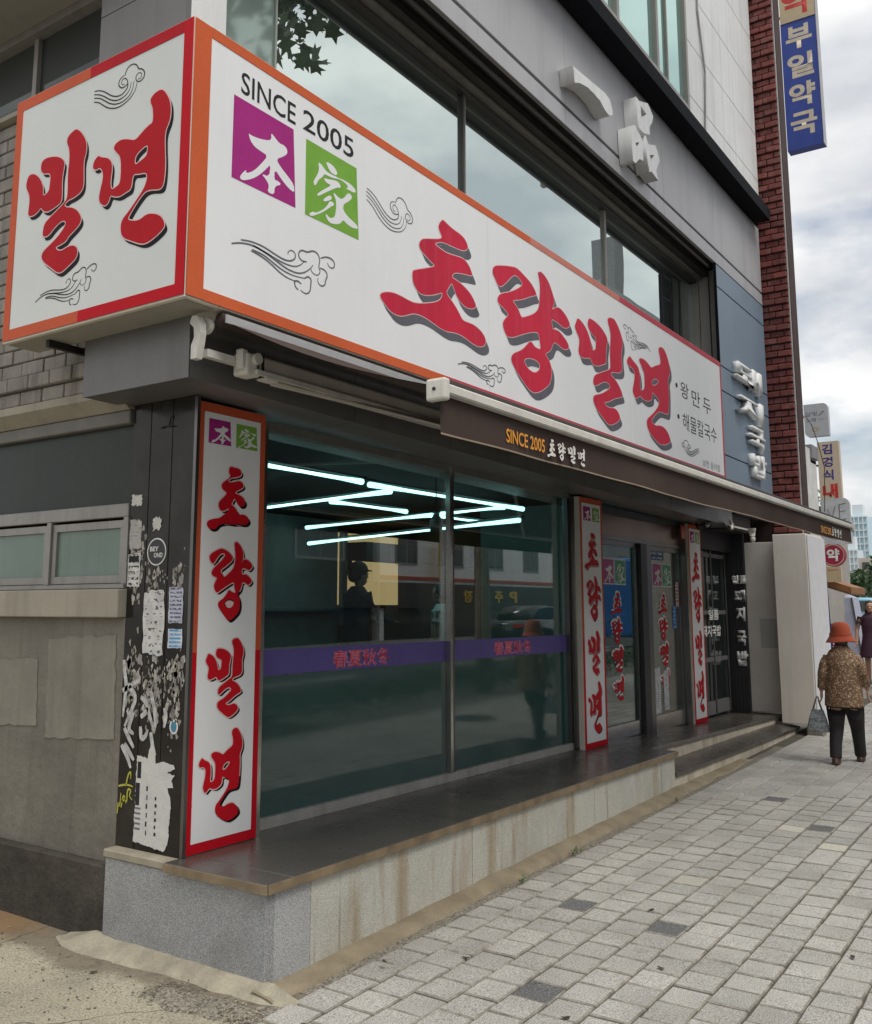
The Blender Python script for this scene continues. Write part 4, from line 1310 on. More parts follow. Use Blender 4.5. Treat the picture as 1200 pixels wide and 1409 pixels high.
# ------------------------------------------------------------------ signs
VINYL = M("sign_white", (0.84, 0.85, 0.855), 0.45, spec=0.2, var=0.02, scale=2, fine=0.0, streak=0.10, streak_col=(0.6, 0.6, 0.6), sscale=(14, 14, 0.4))
VINYL_GREYER = M("sign_white_greyer", (0.69, 0.71, 0.685), 0.5, spec=0.15, var=0.03, scale=2, fine=0.0)  # greyer white, for the lane face of the corner sign
BOX_CREAM = M("sign_box_cream", (0.72, 0.66, 0.56), 0.5, var=0.08)
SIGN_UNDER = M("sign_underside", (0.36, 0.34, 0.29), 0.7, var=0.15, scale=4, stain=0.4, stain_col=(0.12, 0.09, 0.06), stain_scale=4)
RED_F = M("sign_red_faded", (0.60, 0.024, 0.06), 0.5, spec=0.1, var=0.12, scale=1.6, fine=0.02, streak=0.15, streak_col=(0.66, 0.2, 0.24), sscale=(18, 18, 0.4))
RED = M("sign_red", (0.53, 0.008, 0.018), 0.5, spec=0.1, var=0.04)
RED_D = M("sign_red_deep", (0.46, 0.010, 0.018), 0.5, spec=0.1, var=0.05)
ORANGE = M("sign_orange", (0.62, 0.125, 0.045), 0.5, spec=0.1, var=0.06, scale=2)
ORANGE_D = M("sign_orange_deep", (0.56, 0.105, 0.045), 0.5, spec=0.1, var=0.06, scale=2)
ROSE = M("sign_rose", (0.56, 0.07, 0.095), 0.5, spec=0.1, var=0.06, scale=2)
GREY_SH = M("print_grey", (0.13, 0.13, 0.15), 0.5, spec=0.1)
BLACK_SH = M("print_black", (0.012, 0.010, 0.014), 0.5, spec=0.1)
INK = M("print_ink", (0.03, 0.03, 0.033), 0.5, spec=0.1)
INK_L = M("print_ink_pale", (0.16, 0.165, 0.175), 0.5, spec=0.1)
MAGENTA = M("logo_magenta", (0.40, 0.03, 0.22), 0.5, spec=0.1, var=0.06)
GREEN = M("logo_green", (0.20, 0.42, 0.06), 0.5, spec=0.1, var=0.08)
PINK_EDGE = M("print_pink_edge", (0.78, 0.55, 0.53), 0.45)

def brush(parent, key, T, u0, u1, v0, v1, red, shade, du, dv, w=0.0, edge=True, smooth=2):
    """One printed brush letter with the printed drop shade of the original design."""
    P = glyph_polys(key, u0, u1, v0, v1)
    if shade is not None:
        for k in range(1, 4):
            flat("letter_shade", [[(a + du * k / 3, b + dv * k / 3) for a, b in pl] for pl in P], T, w + 0.0008 + 0.0002 * k, shade, parent, smooth=smooth)
    if edge:
        flat("letter_edge", P, T, w + 0.0018, PINK_EDGE, parent, offset=0.006, smooth=smooth)
    return flat("letter", P, T, w + 0.0026, red, parent, smooth=smooth)

def logo(parent, T, u0, u1, v0, v1, gap=0.16, w=0.0, old=None, mag=None, grn=None):
    mid = (u0 + u1) / 2
    g = (u1 - u0) * gap / 2
    for key, a, b, mt in (("bon", u0, mid - g, mag or MAGENTA), ("ga", mid + g, u1, grn or GREEN)):
        P = glyph_polys(key, a, b, v0, v1)
        flat("logo_square", [P[0]], T, w + 0.001, mt, parent)
        flat("logo_character", P[1:2] if key == "bon" else P[1:2], T, w + 0.002, old or VINYL, parent, smooth=1)
        if key == "ga":
            for q in P[2:]:
                flat("logo_character", [q], T, w + 0.002, old or VINYL, parent, smooth=1)

def cloud(parent, key, T, u0, u1, v0, v1, mat, width=0.006, flip=False):
    ls = glyph_polys(key, u0, u1, v0, v1)
    if flip:
        ls = [[(u0 + u1 - a, b) for a, b in l] for l in ls]
    strokes("cloud_motif", ls, T, 0.0012, width, mat, parent)

# --- the wrap-round box sign on the corner
YS, XS = 3.472, 3.039
Z0, Z1 = 3.188, 4.665
CS = root("corner_sign", "large white box sign with red brush letters wrapped round the corner above the awning", "sign", (3.04, 3.47, 3.188))
obj("sign_box", box(XS + 0.004, 3.27, YS + 0.004, 4.99, Z0, Z1, None, 0.003), BOX_CREAM, CS)
obj("sign_box", box(3.273, 11.49, YS + 0.004, 3.668, Z0 + 0.001, Z1 - 0.001, None, 0.003), BOX_CREAM, CS)
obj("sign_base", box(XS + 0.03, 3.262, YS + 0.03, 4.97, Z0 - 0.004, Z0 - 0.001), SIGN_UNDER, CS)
obj("sign_bracket", box(3.12, 3.50, 4.66, 4.69, Z0 - 0.045, Z0 - 0.006), DARKVOID, CS)
Fp, Sp = front(YS), side(XS)
for a, b_ in ((3.156, 5.93), (5.9325, 8.70), (8.7025, 11.44)):
    obj("face_panel", box(a, b_, YS, YS + 0.0035, 3.258, 4.596), VINYL, CS)
obj("face_panel", box(XS, XS + 0.0035, 3.545, 4.925, 3.262, 4.590), VINYL_GREYER, CS, label="short lane face of the box sign, greyer")
def band(u0, u1, v0, v1, T, mat, w=0.001, **k):
    return flat("border_band", [rect(u0, u1, v0, v1)], T, w, mat, CS, extrude=0.0015)
band(XS + 0.006, 3.155, Z0 + 0.012, Z1 - 0.012, Fp, ORANGE)
band(3.1555, 6.6, 4.597, Z1 - 0.010, Fp, ORANGE)
band(6.6005, 8.4, 4.597, Z1 - 0.010, Fp, M("sign_orange_rose", (0.60, 0.16, 0.10), 0.4))
band(8.4005, 11.485, 4.597, Z1 - 0.010, Fp, ROSE)
band(3.1555, 5.35, Z0 + 0.010, 3.257, Fp, ORANGE)
band(5.3505, 11.485, Z0 + 0.010, 3.257, Fp, ROSE)
band(11.441, 11.485, 3.2575, 4.5965, Fp, ROSE)
ym = 4.30
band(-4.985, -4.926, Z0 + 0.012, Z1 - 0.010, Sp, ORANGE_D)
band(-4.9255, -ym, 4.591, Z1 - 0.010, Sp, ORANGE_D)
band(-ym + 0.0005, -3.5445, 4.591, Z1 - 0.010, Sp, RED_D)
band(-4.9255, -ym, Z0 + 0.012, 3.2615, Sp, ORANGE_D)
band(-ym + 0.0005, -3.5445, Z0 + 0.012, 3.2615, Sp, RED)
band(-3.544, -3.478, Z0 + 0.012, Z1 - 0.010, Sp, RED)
for key in ("cho_wide", "ryang_wide", "mil_wide", "myeon_wide"):
    bx = GLYPH[key][0]
    brush(CS, key, Fp, *bx, RED_F, GREY_SH, 0.05, -0.055)
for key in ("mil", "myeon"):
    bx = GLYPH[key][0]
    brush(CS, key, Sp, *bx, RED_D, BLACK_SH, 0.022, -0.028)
for key, mt in (("bon", MAGENTA), ("ga", GREEN)):
    P = glyph_polys(key, *GLYPH[key][0])
    flat("logo_square", [P[0]], Fp, 0.001, mt, CS)
    for q in P[1:]:
        flat("logo_character", [q], Fp, 0.002, VINYL, CS, smooth=1)
text("lettering", "SINCE", Fp, 3.372, 3.80, 4.395, 4.520, 0.001, INK, CS, 0.008)
text("lettering", "2005", Fp, 3.862, 4.325, 4.402, 4.530, 0.001, INK, CS, 0.008)
cloud(CS, "cloud_b", Fp, *GLYPH["cloud_b"][0], INK_L, 0.010)
cloud(CS, "cloud_a", Fp, 4.455, 4.955, 4.08, 4.335, INK_L, 0.008, False)
cloud(CS, "cloud_b", Fp, 5.50, 6.17, 3.30, 3.475, INK_L, 0.010)
cloud(CS, "cloud_b", Fp, 8.48, 9.17, 4.19, 4.40, INK_L, 0.010, True)
cloud(CS, "cloud_a", Fp, 9.99, 10.54, 3.345, 3.50, INK_L, 0.010, True)
cloud(CS, "cloud_a", Sp, *GLYPH["cloud_a"][0], INK, 0.007)
cloud(CS, "cloud_b", Sp, -4.69, -4.16, 3.30, 3.50, INK, 0.006)
text("lettering", "왕", Fp, 10.02, 10.28, 3.965, 4.145, 0.001, INK, CS)
text("lettering", "만", Fp, 10.38, 10.66, 3.94, 4.12, 0.001, INK, CS)
text("lettering", "두", Fp, 10.76, 11.04, 3.92, 4.10, 0.001, INK, CS)
text("lettering", "해물칼국수", Fp, 10.05, 11.21, 3.61, 3.80, 0.001, INK, CS)
for uu, vv in ((9.90, 4.07), (9.92, 3.73)):
    flat("dot", [[(uu + 0.035 * math.cos(a * 0.6283), vv + 0.028 * math.sin(a * 0.6283)) for a in range(10)]], Fp, 0.001, INK, CS)
text("lettering", "남천 음식점", Fp, 10.66, 11.27, 3.285, 3.365, 0.001, INK_L, CS)

# --- three upright signs standing on the ledge
def upright(x0, x1, label, red_from, fade=False):
    zb0, zt0 = zl((x0 + x1) / 2) + 0.002, zsf((x0 + x1) / 2) - 0.02
    s = root("upright_sign", label, "sign", ((x0 + x1) / 2, 3.97, zb0), "upright signs standing on the ledge")
    obj("sign_box", box(x0, x1, 3.9445, 4.0, zb0, zt0, None, 0.003), BOX_CREAM if not fade else STEEL_D, s)
    w_ = x1 - x0
    H = zt0 - zb0
    m_ = 0.045 * (w_ / 0.52)
    T = front(3.943)
    obj("face_panel", box(x0 + m_, x1 - m_, 3.9405, 3.944, zb0 + 0.055, zt0 - 0.055), VINYL, s)
    zr = zb0 + H * red_from
    for (a, b_, c, d) in ((x0 + 0.003, x0 + m_ - 0.0005, None, None), (x1 - m_ + 0.0005, x1 - 0.003, None, None)):
        flat("border_band", [rect(a, b_, zb0 + 0.003, zr)], T, 0.0005, RED, s, extrude=0.0006)
        flat("border_band", [rect(a, b_, zr + 0.0005, zt0 - 0.003)], T, 0.0005, ORANGE_D, s, extrude=0.0006)
    flat("border_band", [rect(x0 + m_, x1 - m_, zb0 + 0.003, zb0 + 0.0545)], T, 0.0005, RED, s, extrude=0.0006)
    flat("border_band", [rect(x0 + m_, x1 - m_, zt0 - 0.0545, zt0 - 0.003)], T, 0.0005, ORANGE_D, s, extrude=0.0006)
    T = front(3.9402)
    fx = lambda a: x0 + w_ * a
    fz = lambda a: zb0 + H * a
    logo(s, T, fx(0.145), fx(0.865), fz(0.905), fz(0.963), 0.1)
    for key, a0, a1, c0, c1 in (("cho", 0.148, 0.77, 0.705, 0.858), ("ryang", 0.203, 0.84, 0.499, 0.682), ("mil_wide", 0.20, 0.735, 0.281, 0.46), ("myeon_wide", 0.155, 0.755, 0.054, 0.257)):
        brush(s, key, T, fx(a0), fx(a1), fz(c0), fz(c1), RED, BLACK_SH, 0.016 * w_ / 0.52, -0.012, edge=True)
    return s
upright(3.582, 4.112, "upright white sign with red brush letters at the building's corner, widest in the photo", 0.43)
upright(8.402, 8.915, "upright white sign with red brush letters between the big window and the glass doors", 0.43)
upright(11.425, 11.885, "upright white sign with red brush letters right of the glass doors, under the security camera", 0.43)

# --- vinyl lettering on the two glass doors
TEALW = M("vinyl_white", (0.80, 0.78, 0.78), 0.5)
door_objs = [o for o in COL.objects if o.name.split('.')[0] == "door" and o.parent == B]
for dr, (u0, u1), (c0, c1) in zip(door_objs, ((9.15, 9.72), (10.51, 11.08)), ((9.33, 9.61), (10.65, 10.93))):
    T = front(4.051)
    mid = (u0 + u1) / 2
    for a, b_, mt in ((u0, mid - 0.02, M("vinyl_magenta", (0.42, 0.07, 0.25), 0.5)), (mid + 0.02, u1, M("vinyl_teal", (0.06, 0.36, 0.19), 0.5))):
        flat("logo_edge", [rect(a - 0.014, b_ + 0.014, 1.94, 2.21)], T, 0.0, TEALW, dr)
        flat("logo_square", [rect(a, b_, 1.953, 2.197)], T, 0.001, mt, dr)
    for key, a, b_ in (("bon", u0, mid - 0.02), ("ga", mid + 0.02, u1)):
        for q in glyph_polys(key, a, b_, 1.953, 2.197)[1:]:
            flat("logo_character", [q], T, 0.002, TEALW, dr, smooth=1)
    for key, z0, z1 in (("cho", 1.63, 1.86), ("ryang", 1.33, 1.60), ("mil_wide", 1.04, 1.31), ("myeon_wide", 0.76, 1.01)):
        P = glyph_polys(key, c0, c1, z0, z1)
        flat("letter_edge", P, T, 0.0, TEALW, dr, offset=0.022, smooth=1)
        flat("letter", P, T, 0.001, RED, dr, smooth=1)
text("lettering", "OPEN", front(4.051), 10.40, 10.56, 1.83, 1.895, 0.0, TEALW, door_objs[1])
text("lettering", "AM10:30~", front(4.051), 10.40, 10.68, 1.70, 1.755, 0.0, TEALW, door_objs[1])
# small notices stuck on the glass doors
def notice(name, label, cat, u0, u1, v0, v1, T, mat, w=0.002, group=None, jag=0.0, seed=0):
    r_ = random.Random(seed)
    if jag:
        pts = []
        n = 7
        for (a, b_) in (((u0, v0), (u1, v0)), ((u1, v0), (u1, v1)), ((u1, v1), (u0, v1)), ((u0, v1), (u0, v0))):
            for k in range(n):
                f = k / n
                pts.append((a[0] + (b_[0] - a[0]) * f + r_.uniform(-jag, jag), a[1] + (b_[1] - a[1]) * f + r_.uniform(-jag, jag) * 1.3))
    else:
        s_ = 0.012 * (r_.random() - 0.5)
        pts = [(u0, v0), (u1, v0 + s_), (u1, v1 + s_), (u0, v1)]
    o = flat(name, [pts], T, w, mat, None, extrude=0.0008)
    return tag(o, label, cat, group)
notice("door_notice", "red and white notice on the right glass door above the blue one", "notice", 11.22, 11.32, 1.72, 2.0, front(4.051), dashes("paper_red", (0.7, 0.66, 0.66), (0.5, 0.05, 0.06), 7, 4, 0.45, 3))
notice("door_notice", "narrow blue notice stuck on the right glass door's edge", "notice", 11.10, 11.21, 1.46, 1.72, front(4.051), dashes("paper_blue", (0.05, 0.22, 0.55), (0.5, 0.6, 0.75), 6, 4, 0.52, 5))
notice("door_notice", "white price list at the bottom left of the right glass door", "notice", 10.41, 10.62, 0.54, 1.04, front(4.051), dashes("paper_list", (0.72, 0.73, 0.75), (0.25, 0.26, 0.28), 20, 6, 0.5, 9))
notice("door_notice", "white price list right of the dark strip on the right glass door", "notice", 10.73, 10.88, 0.56, 1.0, front(4.051), dashes("paper_list_b", (0.70, 0.71, 0.74), (0.25, 0.26, 0.28), 20, 5, 0.5, 12))
notice("door_notice", "blue patterned strip across the top of the right glass door", "notice", 10.41, 10.86, 2.24, 2.335, front(4.051), dashes("paper_flags", (0.08, 0.14, 0.36), (0.62, 0.68, 0.74), 2, 10, 0.48, 1))

# --- raised channel letters on the cladding
WHITE_CH = M("channel_white", (0.82, 0.83, 0.82), 0.45, var=0.05, streak=0.25, streak_col=(0.4, 0.4, 0.38), sscale=(12, 12, 0.8))
RL = root("raised_lettering", "two big white raised characters on the grey cladding above the windows", "lettering", (8.5, 3.62, 6.2))
for key in ("il_relief", "pum_relief"):
    P = glyph_polys(key, *GLYPH[key][0])
    if key == "il_relief":
        flat("letter", P, front(3.545), 0.0, WHITE_CH, RL, extrude=0.072)
    else:
        for a in (0, 2, 4):
            flat("letter", P[a:a + 2], front(3.545 - 0.002 * a), 0.0, WHITE_CH, RL, extrude=0.072)
RV = root("vertical_lettering", "four white raised letters one below another on the slate cladding", "lettering", (12.9, 3.62, 3.4))
for body, zc, u0, u1 in (("돼", 4.78, 12.42, 13.62), ("지", 4.34, 12.50, 13.62), ("국", 3.97, 12.92, 13.64), ("밥", 3.60, 12.98, 13.64)):
    text("letter", body, front(3.618), u0, u1, zc - 0.16, zc + 0.16, 0.0, WHITE_CH, RV, 0.022, extrude=0.075)
# ------------------------------------------------------------------ awning over the shop front
FABRIC = M("awning_fabric", (0.064, 0.046, 0.040), 0.85, spec=0.1, var=0.08, scale=2, fine=0.08, fscale=200, streak=0.25, streak_col=(0.08, 0.06, 0.05), sscale=(6, 6, 0.8))
AW_WHITE = M("awning_white", (0.66, 0.64, 0.58), 0.45, var=0.08, streak=0.3, streak_col=(0.4, 0.36, 0.28))
AW_GREY = M("awning_grey", (0.56, 0.53, 0.46), 0.45, 0.1, var=0.1)
AW = root("awning", "dark brown folding-arm awning with white front bar over the shop front", "awning", (7.5, 3.5, 2.4))
AX0, AX1 = 3.335, 11.86
def awn_z(y): return 2.625 + (y - 2.2) / (3.47 - 2.2) * 0.50
bm = bmesh.new()
NX, NY = 40, 10
top, bot = [], []
for i in range(NX + 1):
    x = AX0 + (AX1 - AX0) * i / NX
    r0, r1 = [], []
    for j in range(NY + 1):
        y = 2.215 + (3.48 - 2.215) * j / NY
        sag = -0.035 * math.sin(math.pi * j / NY) * (1 + 0.25 * math.sin(x * 2.1))
        r0.append(bm.verts.new((x, y, awn_z(y) + sag + 0.003)))
        r1.append(bm.verts.new((x, y, awn_z(y) + sag)))
    top.append(r0)
    bot.append(r1)
for i in range(NX):
    for j in range(NY):
        bm.faces.new((top[i][j], top[i + 1][j], top[i + 1][j + 1], top[i][j + 1]))
        bm.faces.new((bot[i][j], bot[i][j + 1], bot[i + 1][j + 1], bot[i + 1][j]))
obj("canopy", bm, FABRIC, AW, True)
bm = bmesh.new()
rows = []
for i in range(81):
    x = AX0 + (AX1 - AX0) * i / 80
    wv = 0.008 * math.sin(x * 3.1) + 0.004 * math.sin(x * 7.7)
    rows.append([bm.verts.new((x, 2.197 + wv * t_, 2.595 - 0.165 * t_ + 0.004 * t_ * math.sin(x * 1.7))) for t_ in (0, 0.35, 0.7, 0.93, 1.0)])
for a, b_ in zip(rows, rows[1:]):
    for j in range(4):
        bm.faces.new((a[j], b_[j], b_[j + 1], a[j + 1]))
obj("valance", bm, FABRIC, AW, True)
bm = bmesh.new()
rows = []
for i in range(81):
    x = AX0 + (AX1 - AX0) * i / 80
    wv = 0.008 * math.sin(x * 3.1) + 0.004 * math.sin(x * 7.7)
    z = 2.430 + 0.004 * math.sin(x * 1.7)
    rows.append([bm.verts.new(p) for p in ((x, 2.195 + wv, z + 0.004), (x, 2.195 + wv, z - 0.004))])
for a, b_ in zip(rows, rows[1:]):
    bm.faces.new((a[0], b_[0], b_[1], a[1]))
obj("hem_piping", bm, M("hem_tan", (0.30, 0.22, 0.15), 0.7), AW)
obj("front_bar", box(AX0 + 0.01, AX1 - 0.01, 2.165, 2.235, 2.598, 2.645, None, 0.008), AW_WHITE, AW)
obj("front_bar_top", box(AX0 + 0.01, AX1 - 0.01, 2.175, 2.255, 2.646, 2.668, None, 0.004), M("bar_dark", (0.07, 0.055, 0.05), 0.6), AW)
for x in (AX0 - 0.03, AX1 - 0.012):
    obj("end_cap", box(x, x + 0.045, 2.15, 2.25, 2.565, 2.662, None, 0.012, 2), AW_WHITE, AW)
obj("screw", cyl((AX0 - 0.031, 2.205, 2.615), 0.008, 0.006, 'x', None, 10), DARKVOID, AW)
# cassette bar on the fascia and the roller above it
obj("cassette_bar", box(3.56, 11.8, 3.50, 3.60, 2.912, 3.02, None, 0.014, 2), AW_GREY, AW)
obj("cassette_lip", box(3.56, 11.8, 3.484, 3.499, 2.908, 2.935), AW_WHITE, AW)
obj("wall_bar", box(3.28, 3.56, 3.56, 3.60, 2.955, 2.995), AW_WHITE, AW)
obj("roller", tube([(3.30, 3.50, 3.142), (11.8, 3.50, 3.142)], 0.036, None, 14), FABRIC, AW, True)
obj("roller_strip", box(3.30, 5.2, 3.455, 3.463, 3.118, 3.162), M("strip_grey", (0.42, 0.42, 0.42), 0.4, 0.3), AW)
# curved end bracket with its worm-drive disc
prof = [(3.60, 3.0), (3.60, 2.93), (3.56, 2.93), (3.545, 3.0), (3.535, 3.06), (3.54, 3.11), (3.565, 3.15), (3.60, 3.155), (3.615, 3.12), (3.585, 3.09), (3.58, 3.04)]
obj("end_bracket", prism(prof, 3.205, 3.245, 'x'), AW_WHITE, AW)
obj("drive_disc", cyl((3.28, 3.575, 3.115), 0.042, 0.03, 'x', None, 24), AW_WHITE, AW)
obj("drive_knob", cyl((3.255, 3.575, 3.115), 0.018, 0.02, 'x', None, 16), AW_GREY, AW)
bm = box(3.50, 3.60, 3.50, 3.605, 2.90, 3.02, None, 0.012, 2)
box(3.47, 3.52, 3.51, 3.56, 2.93, 3.035, bm, 0.008)
cyl((3.56, 3.49, 2.99), 0.03, 0.03, 'y', bm, 14)
box(3.63, 3.73, 3.49, 3.56, 2.895, 2.925, bm, 0.006)
obj("arm_joint", bm, AW_WHITE, AW)
obj("arm_joint_seam", box(3.605, 3.625, 3.498, 3.606, 2.905, 3.025), DARKVOID, AW)
for a, b_, c in (((3.72, 3.53, 2.90), (6.3, 3.42, 2.90), 0), ((11.2, 3.53, 2.90), (8.6, 3.42, 2.90), 0)):
    obj("folding_arm", tube([a, b_], 0.02, None, 8), AW_GREY, AW)
    obj("folding_arm", tube([b_, (a[0] + (0.25 if a[0] < 6 else -0.25), 2.26, 2.62)], 0.018, None, 8), AW_GREY, AW)
GOLD = M("gold_print", (0.80, 0.33, 0.03), 0.5)
CREAM_P = M("cream_print", (0.75, 0.72, 0.66), 0.5)
T = front(2.188)
for u0 in (3.89, 10.33):
    if u0 < 5:
        text("lettering", "SINCE 2005", T, u0, u0 + 0.39, 2.468, 2.535, 0.0, GOLD, AW, 0.012)
        c0 = u0 + 0.415
        ww, gp = 0.095, 0.022
    else:
        text("lettering", "SINCE 2005", T, u0, u0 + 0.48, 2.458, 2.53, 0.0, GOLD, AW, 0.012)
        c0 = u0 + 0.50
        ww, gp = 0.105, 0.02
    for k, key in enumerate(("cho", "ryang", "mil", "myeon")):
        a = c0 + k * (ww + gp)
        for q_ in (0,):
            P = glyph_polys(key, a, a + ww, 2.452, 2.55)
            flat("letter", P, T, 0.0, CREAM_P, AW, smooth=1)
# lamp, wires and camera under the canopy
t = root("security_camera", "small round security camera with lens above the third upright sign", "camera", (11.55, 3.80, 2.70))
obj("mount", cyl((11.55, 3.82, 2.735), 0.04, 0.05, 'z', None, 16), AW_GREY, t)
obj("camera_body", tube([(11.62, 3.86, 2.70), (11.47, 3.72, 2.685)], [0.055, 0.06], None, 16), DARKVOID, t)
obj("lens", ball((11.455, 3.707, 2.684), 0.028, None, 14, 10), M("lens_pale", (0.5, 0.5, 0.5), 0.1), t)
pts = [(11.2, 3.74, 2.74), (11.5, 3.68, 2.70), (11.9, 3.66, 2.745), (12.2, 3.69, 2.69), (12.35, 3.70, 2.78)]
tag(obj("hanging_cable", tube(pts, 0.012, None, 6), DARKVOID), "loose black cable sagging under the canopy beside the camera", "cable")
pts = [(12.2, 3.7, 2.86), (12.28, 3.66, 2.75), (12.22, 3.65, 2.68)]
tag(obj("hanging_cable", tube(pts, 0.02, None, 6), AW_GREY), "pale bent pipe end hanging from the canopy right of the camera", "pipe")
t = root("bare_bulb", "bare bulb in a white holder under the awning by the grey board", "bulb", (12.95, 3.60, 2.55))
obj("holder", tube([(12.95, 3.60, 2.74), (12.95, 3.60, 2.64)], [0.05, 0.035], None, 12), AW_WHITE, t)
obj("bulb", ball((12.95, 3.60, 2.60), (0.035, 0.035, 0.05), None, 14, 10), M("bulb_glass", (0.7, 0.68, 0.62), 0.2), t, True)
tag(obj("conduit", box(12.2, 13.1, 3.655, 3.67, 2.715, 2.735), AW_WHITE), "pale horizontal conduit under the canopy edge near the bulb", "conduit")
tag(obj("red_plate", box(11.24, 11.40, 3.955, 3.97, 2.52, 2.68, None, 0.004), M("red_plastic", (0.5, 0.05, 0.03), 0.4)), "small red box left of the third upright sign's top", "box")
# ------------------------------------------------------------------ bills and paint on the corner pilaster
SPx = side(3.5598)
PAPER = M("paper_torn", (0.62, 0.60, 0.55), 0.8, var=0.12, scale=14, fine=0.08, stain=0.3, stain_col=(0.35, 0.32, 0.27), stain_scale=9)
PAPER_G = M("paper_remnant", (0.33, 0.31, 0.27), 0.85, orand=0.45, var=0.3, scale=22, fine=0.15, stain=0.5, stain_col=(0.12, 0.11, 0.10), stain_scale=16)
notice("torn_bill", "small torn white scrap high on the left board of the pilaster", "flyer", -4.44, -4.35, 2.275, 2.335, SPx, PAPER, 0.002, None, 0.006, 1)
notice("torn_bill", "pair of faded grey notes beside the lane window", "flyer", -4.445, -4.345, 2.03, 2.19, SPx, dashes("paper_faded", (0.5, 0.48, 0.44), (0.3, 0.29, 0.27), 8, 3, 0.55, 2), 0.002, None, 0.005, 2)
f3 = notice("printed_bill", "white printed bill with a black heading at the pilaster's left edge", "flyer", -4.448, -4.345, 1.82, 2.0, SPx, dashes("paper_bill", (0.68, 0.66, 0.62), (0.06, 0.06, 0.06), 6, 5, 0.5, 4), 0.003, None, 0.004, 3)
flat("heading", [rect(-4.44, -4.355, 1.955, 1.988)], SPx, 0.0048, INK, f3)
st = root("round_sticker", "round black sticker with white rim reading BEYOND", "sticker", (3.558, 4.21, 1.93))
circ = lambda cu, cv, ru, rv, n=40: [(cu + ru * math.cos(2 * math.pi * k / n), cv + rv * math.sin(2 * math.pi * k / n)) for k in range(n)]
flat("sticker_rim", [circ(-4.212, 2.007, 0.078, 0.076)], SPx, 0.002, M("sticker_white", (0.72, 0.71, 0.68), 0.6), st)
flat("sticker_disc", [circ(-4.212, 2.007, 0.070, 0.068)], SPx, 0.003, M("sticker_black", (0.03, 0.03, 0.032), 0.5), st)
text("lettering", "BEY", SPx, -4.265, -4.195, 2.010, 2.036, 0.004, M("sticker_white", (0.7, 0.7, 0.7)), st, 0.03)
text("lettering", "OND", SPx, -4.232, -4.160, 1.975, 2.001, 0.004, M("sticker_white", (0.7, 0.7, 0.7)), st, 0.03)
notice("torn_bill", "white scrap just above the round black sticker", "flyer", -4.25, -4.185, 2.13, 2.195, SPx, PAPER, 0.002, None, 0.008, 4)
notice("printed_bill", "tall torn white bill with faint black print on the middle board", "flyer", -4.295, -4.13, 1.45, 1.79, SPx, dashes("paper_tall", (0.64, 0.63, 0.60), (0.12, 0.12, 0.12), 9, 7, 0.56, 7), 0.003, None, 0.008, 5)
notice("handwritten_bill", "narrow bluish handwritten bill on the right board of the pilaster", "flyer", -4.095, -3.985, 1.62, 1.81, SPx, dashes("paper_hand", (0.50, 0.51, 0.60), (0.10, 0.10, 0.16), 9, 7, 0.47, 11), 0.003, None, 0.003, 6)
notice("printed_bill", "small bill with blue print under the handwritten one", "flyer", -4.092, -3.982, 1.49, 1.59, SPx, dashes("paper_blueprint", (0.66, 0.68, 0.70), (0.07, 0.30, 0.60), 5, 6, 0.40, 13), 0.003, None, 0.002, 7)
st = root("round_sticker", "small white round sticker with a blue centre, low on the right board", "sticker", (3.558, 4.025, 1.04))
flat("sticker_rim", [circ(-4.022, 1.083, 0.033, 0.038)], SPx, 0.002, M("sticker_white", (0.72, 0.71, 0.68), 0.6), st)
flat("sticker_disc", [circ(-4.022, 1.083, 0.022, 0.027)], SPx, 0.003, M("sticker_blue", (0.06, 0.22, 0.33), 0.5), st)
pts = [(-4.305, 0.475), (-4.20, 0.462), (-4.06, 0.452), (-4.035, 0.50), (-4.03, 0.60), (-4.022, 0.70), (-4.035, 0.722), (-4.05, 0.77), (-4.01, 0.775), (-4.02, 0.81), (-3.998, 0.84), (-4.06, 0.845), (-4.0, 0.87), (-4.01, 0.89), (-4.10, 0.90), (-4.15, 0.885), (-4.165, 0.96), (-4.185, 1.0), (-4.205, 0.95), (-4.215, 0.905), (-4.30, 0.915)]
pj = []
for k in range(len(pts)):
    a_, b_ = pts[k], pts[(k + 1) % len(pts)]
    n_ = max(1, int(math.hypot(b_[0] - a_[0], b_[1] - a_[1]) / 0.012))
    for j in range(n_):
        pj.append((a_[0] + (b_[0] - a_[0]) * j / n_ + RD.gauss(0, 0.0022), a_[1] + (b_[1] - a_[1]) * j / n_ + RD.gauss(0, 0.0022)))
bp_ = tag(flat("torn_poster", [pj], SPx, 0.003, M("poster_white", (0.60, 0.59, 0.56), 0.7, var=0.08, scale=7, bump=0.6, bscale=14, bdist=0.01, stain=0.3, stain_col=(0.45, 0.43, 0.39), stain_scale=7), None, extrude=0.0008), "big torn white poster with black print at the pilaster's foot", "poster")
text("lettering", "1", SPx, -4.292, -4.262, 0.80, 0.885, 0.0046, INK, bp_, 0.05)
flat("print_block", [rect(-4.30, -4.268, 0.66, 0.775)], SPx, 0.0046, INK, bp_)
for k in range(5):
    notice_ = flat("print_row", [rect(-4.30, -4.255, 0.64 - 0.026 * k, 0.650 - 0.026 * k)], SPx, 0.0046, INK_L, bp_)
for k in range(6):
    flat("print_row", [rect(-4.215 + 0.004 * (k % 2), -4.203, 0.74 - 0.045 * k, 0.765 - 0.045 * k)], SPx, 0.0046, INK, bp_)
    flat("print_row", [rect(-4.145, -4.133 + 0.004 * (k % 2), 0.70 - 0.036 * k, 0.717 - 0.036 * k)], SPx, 0.0046, INK, bp_)
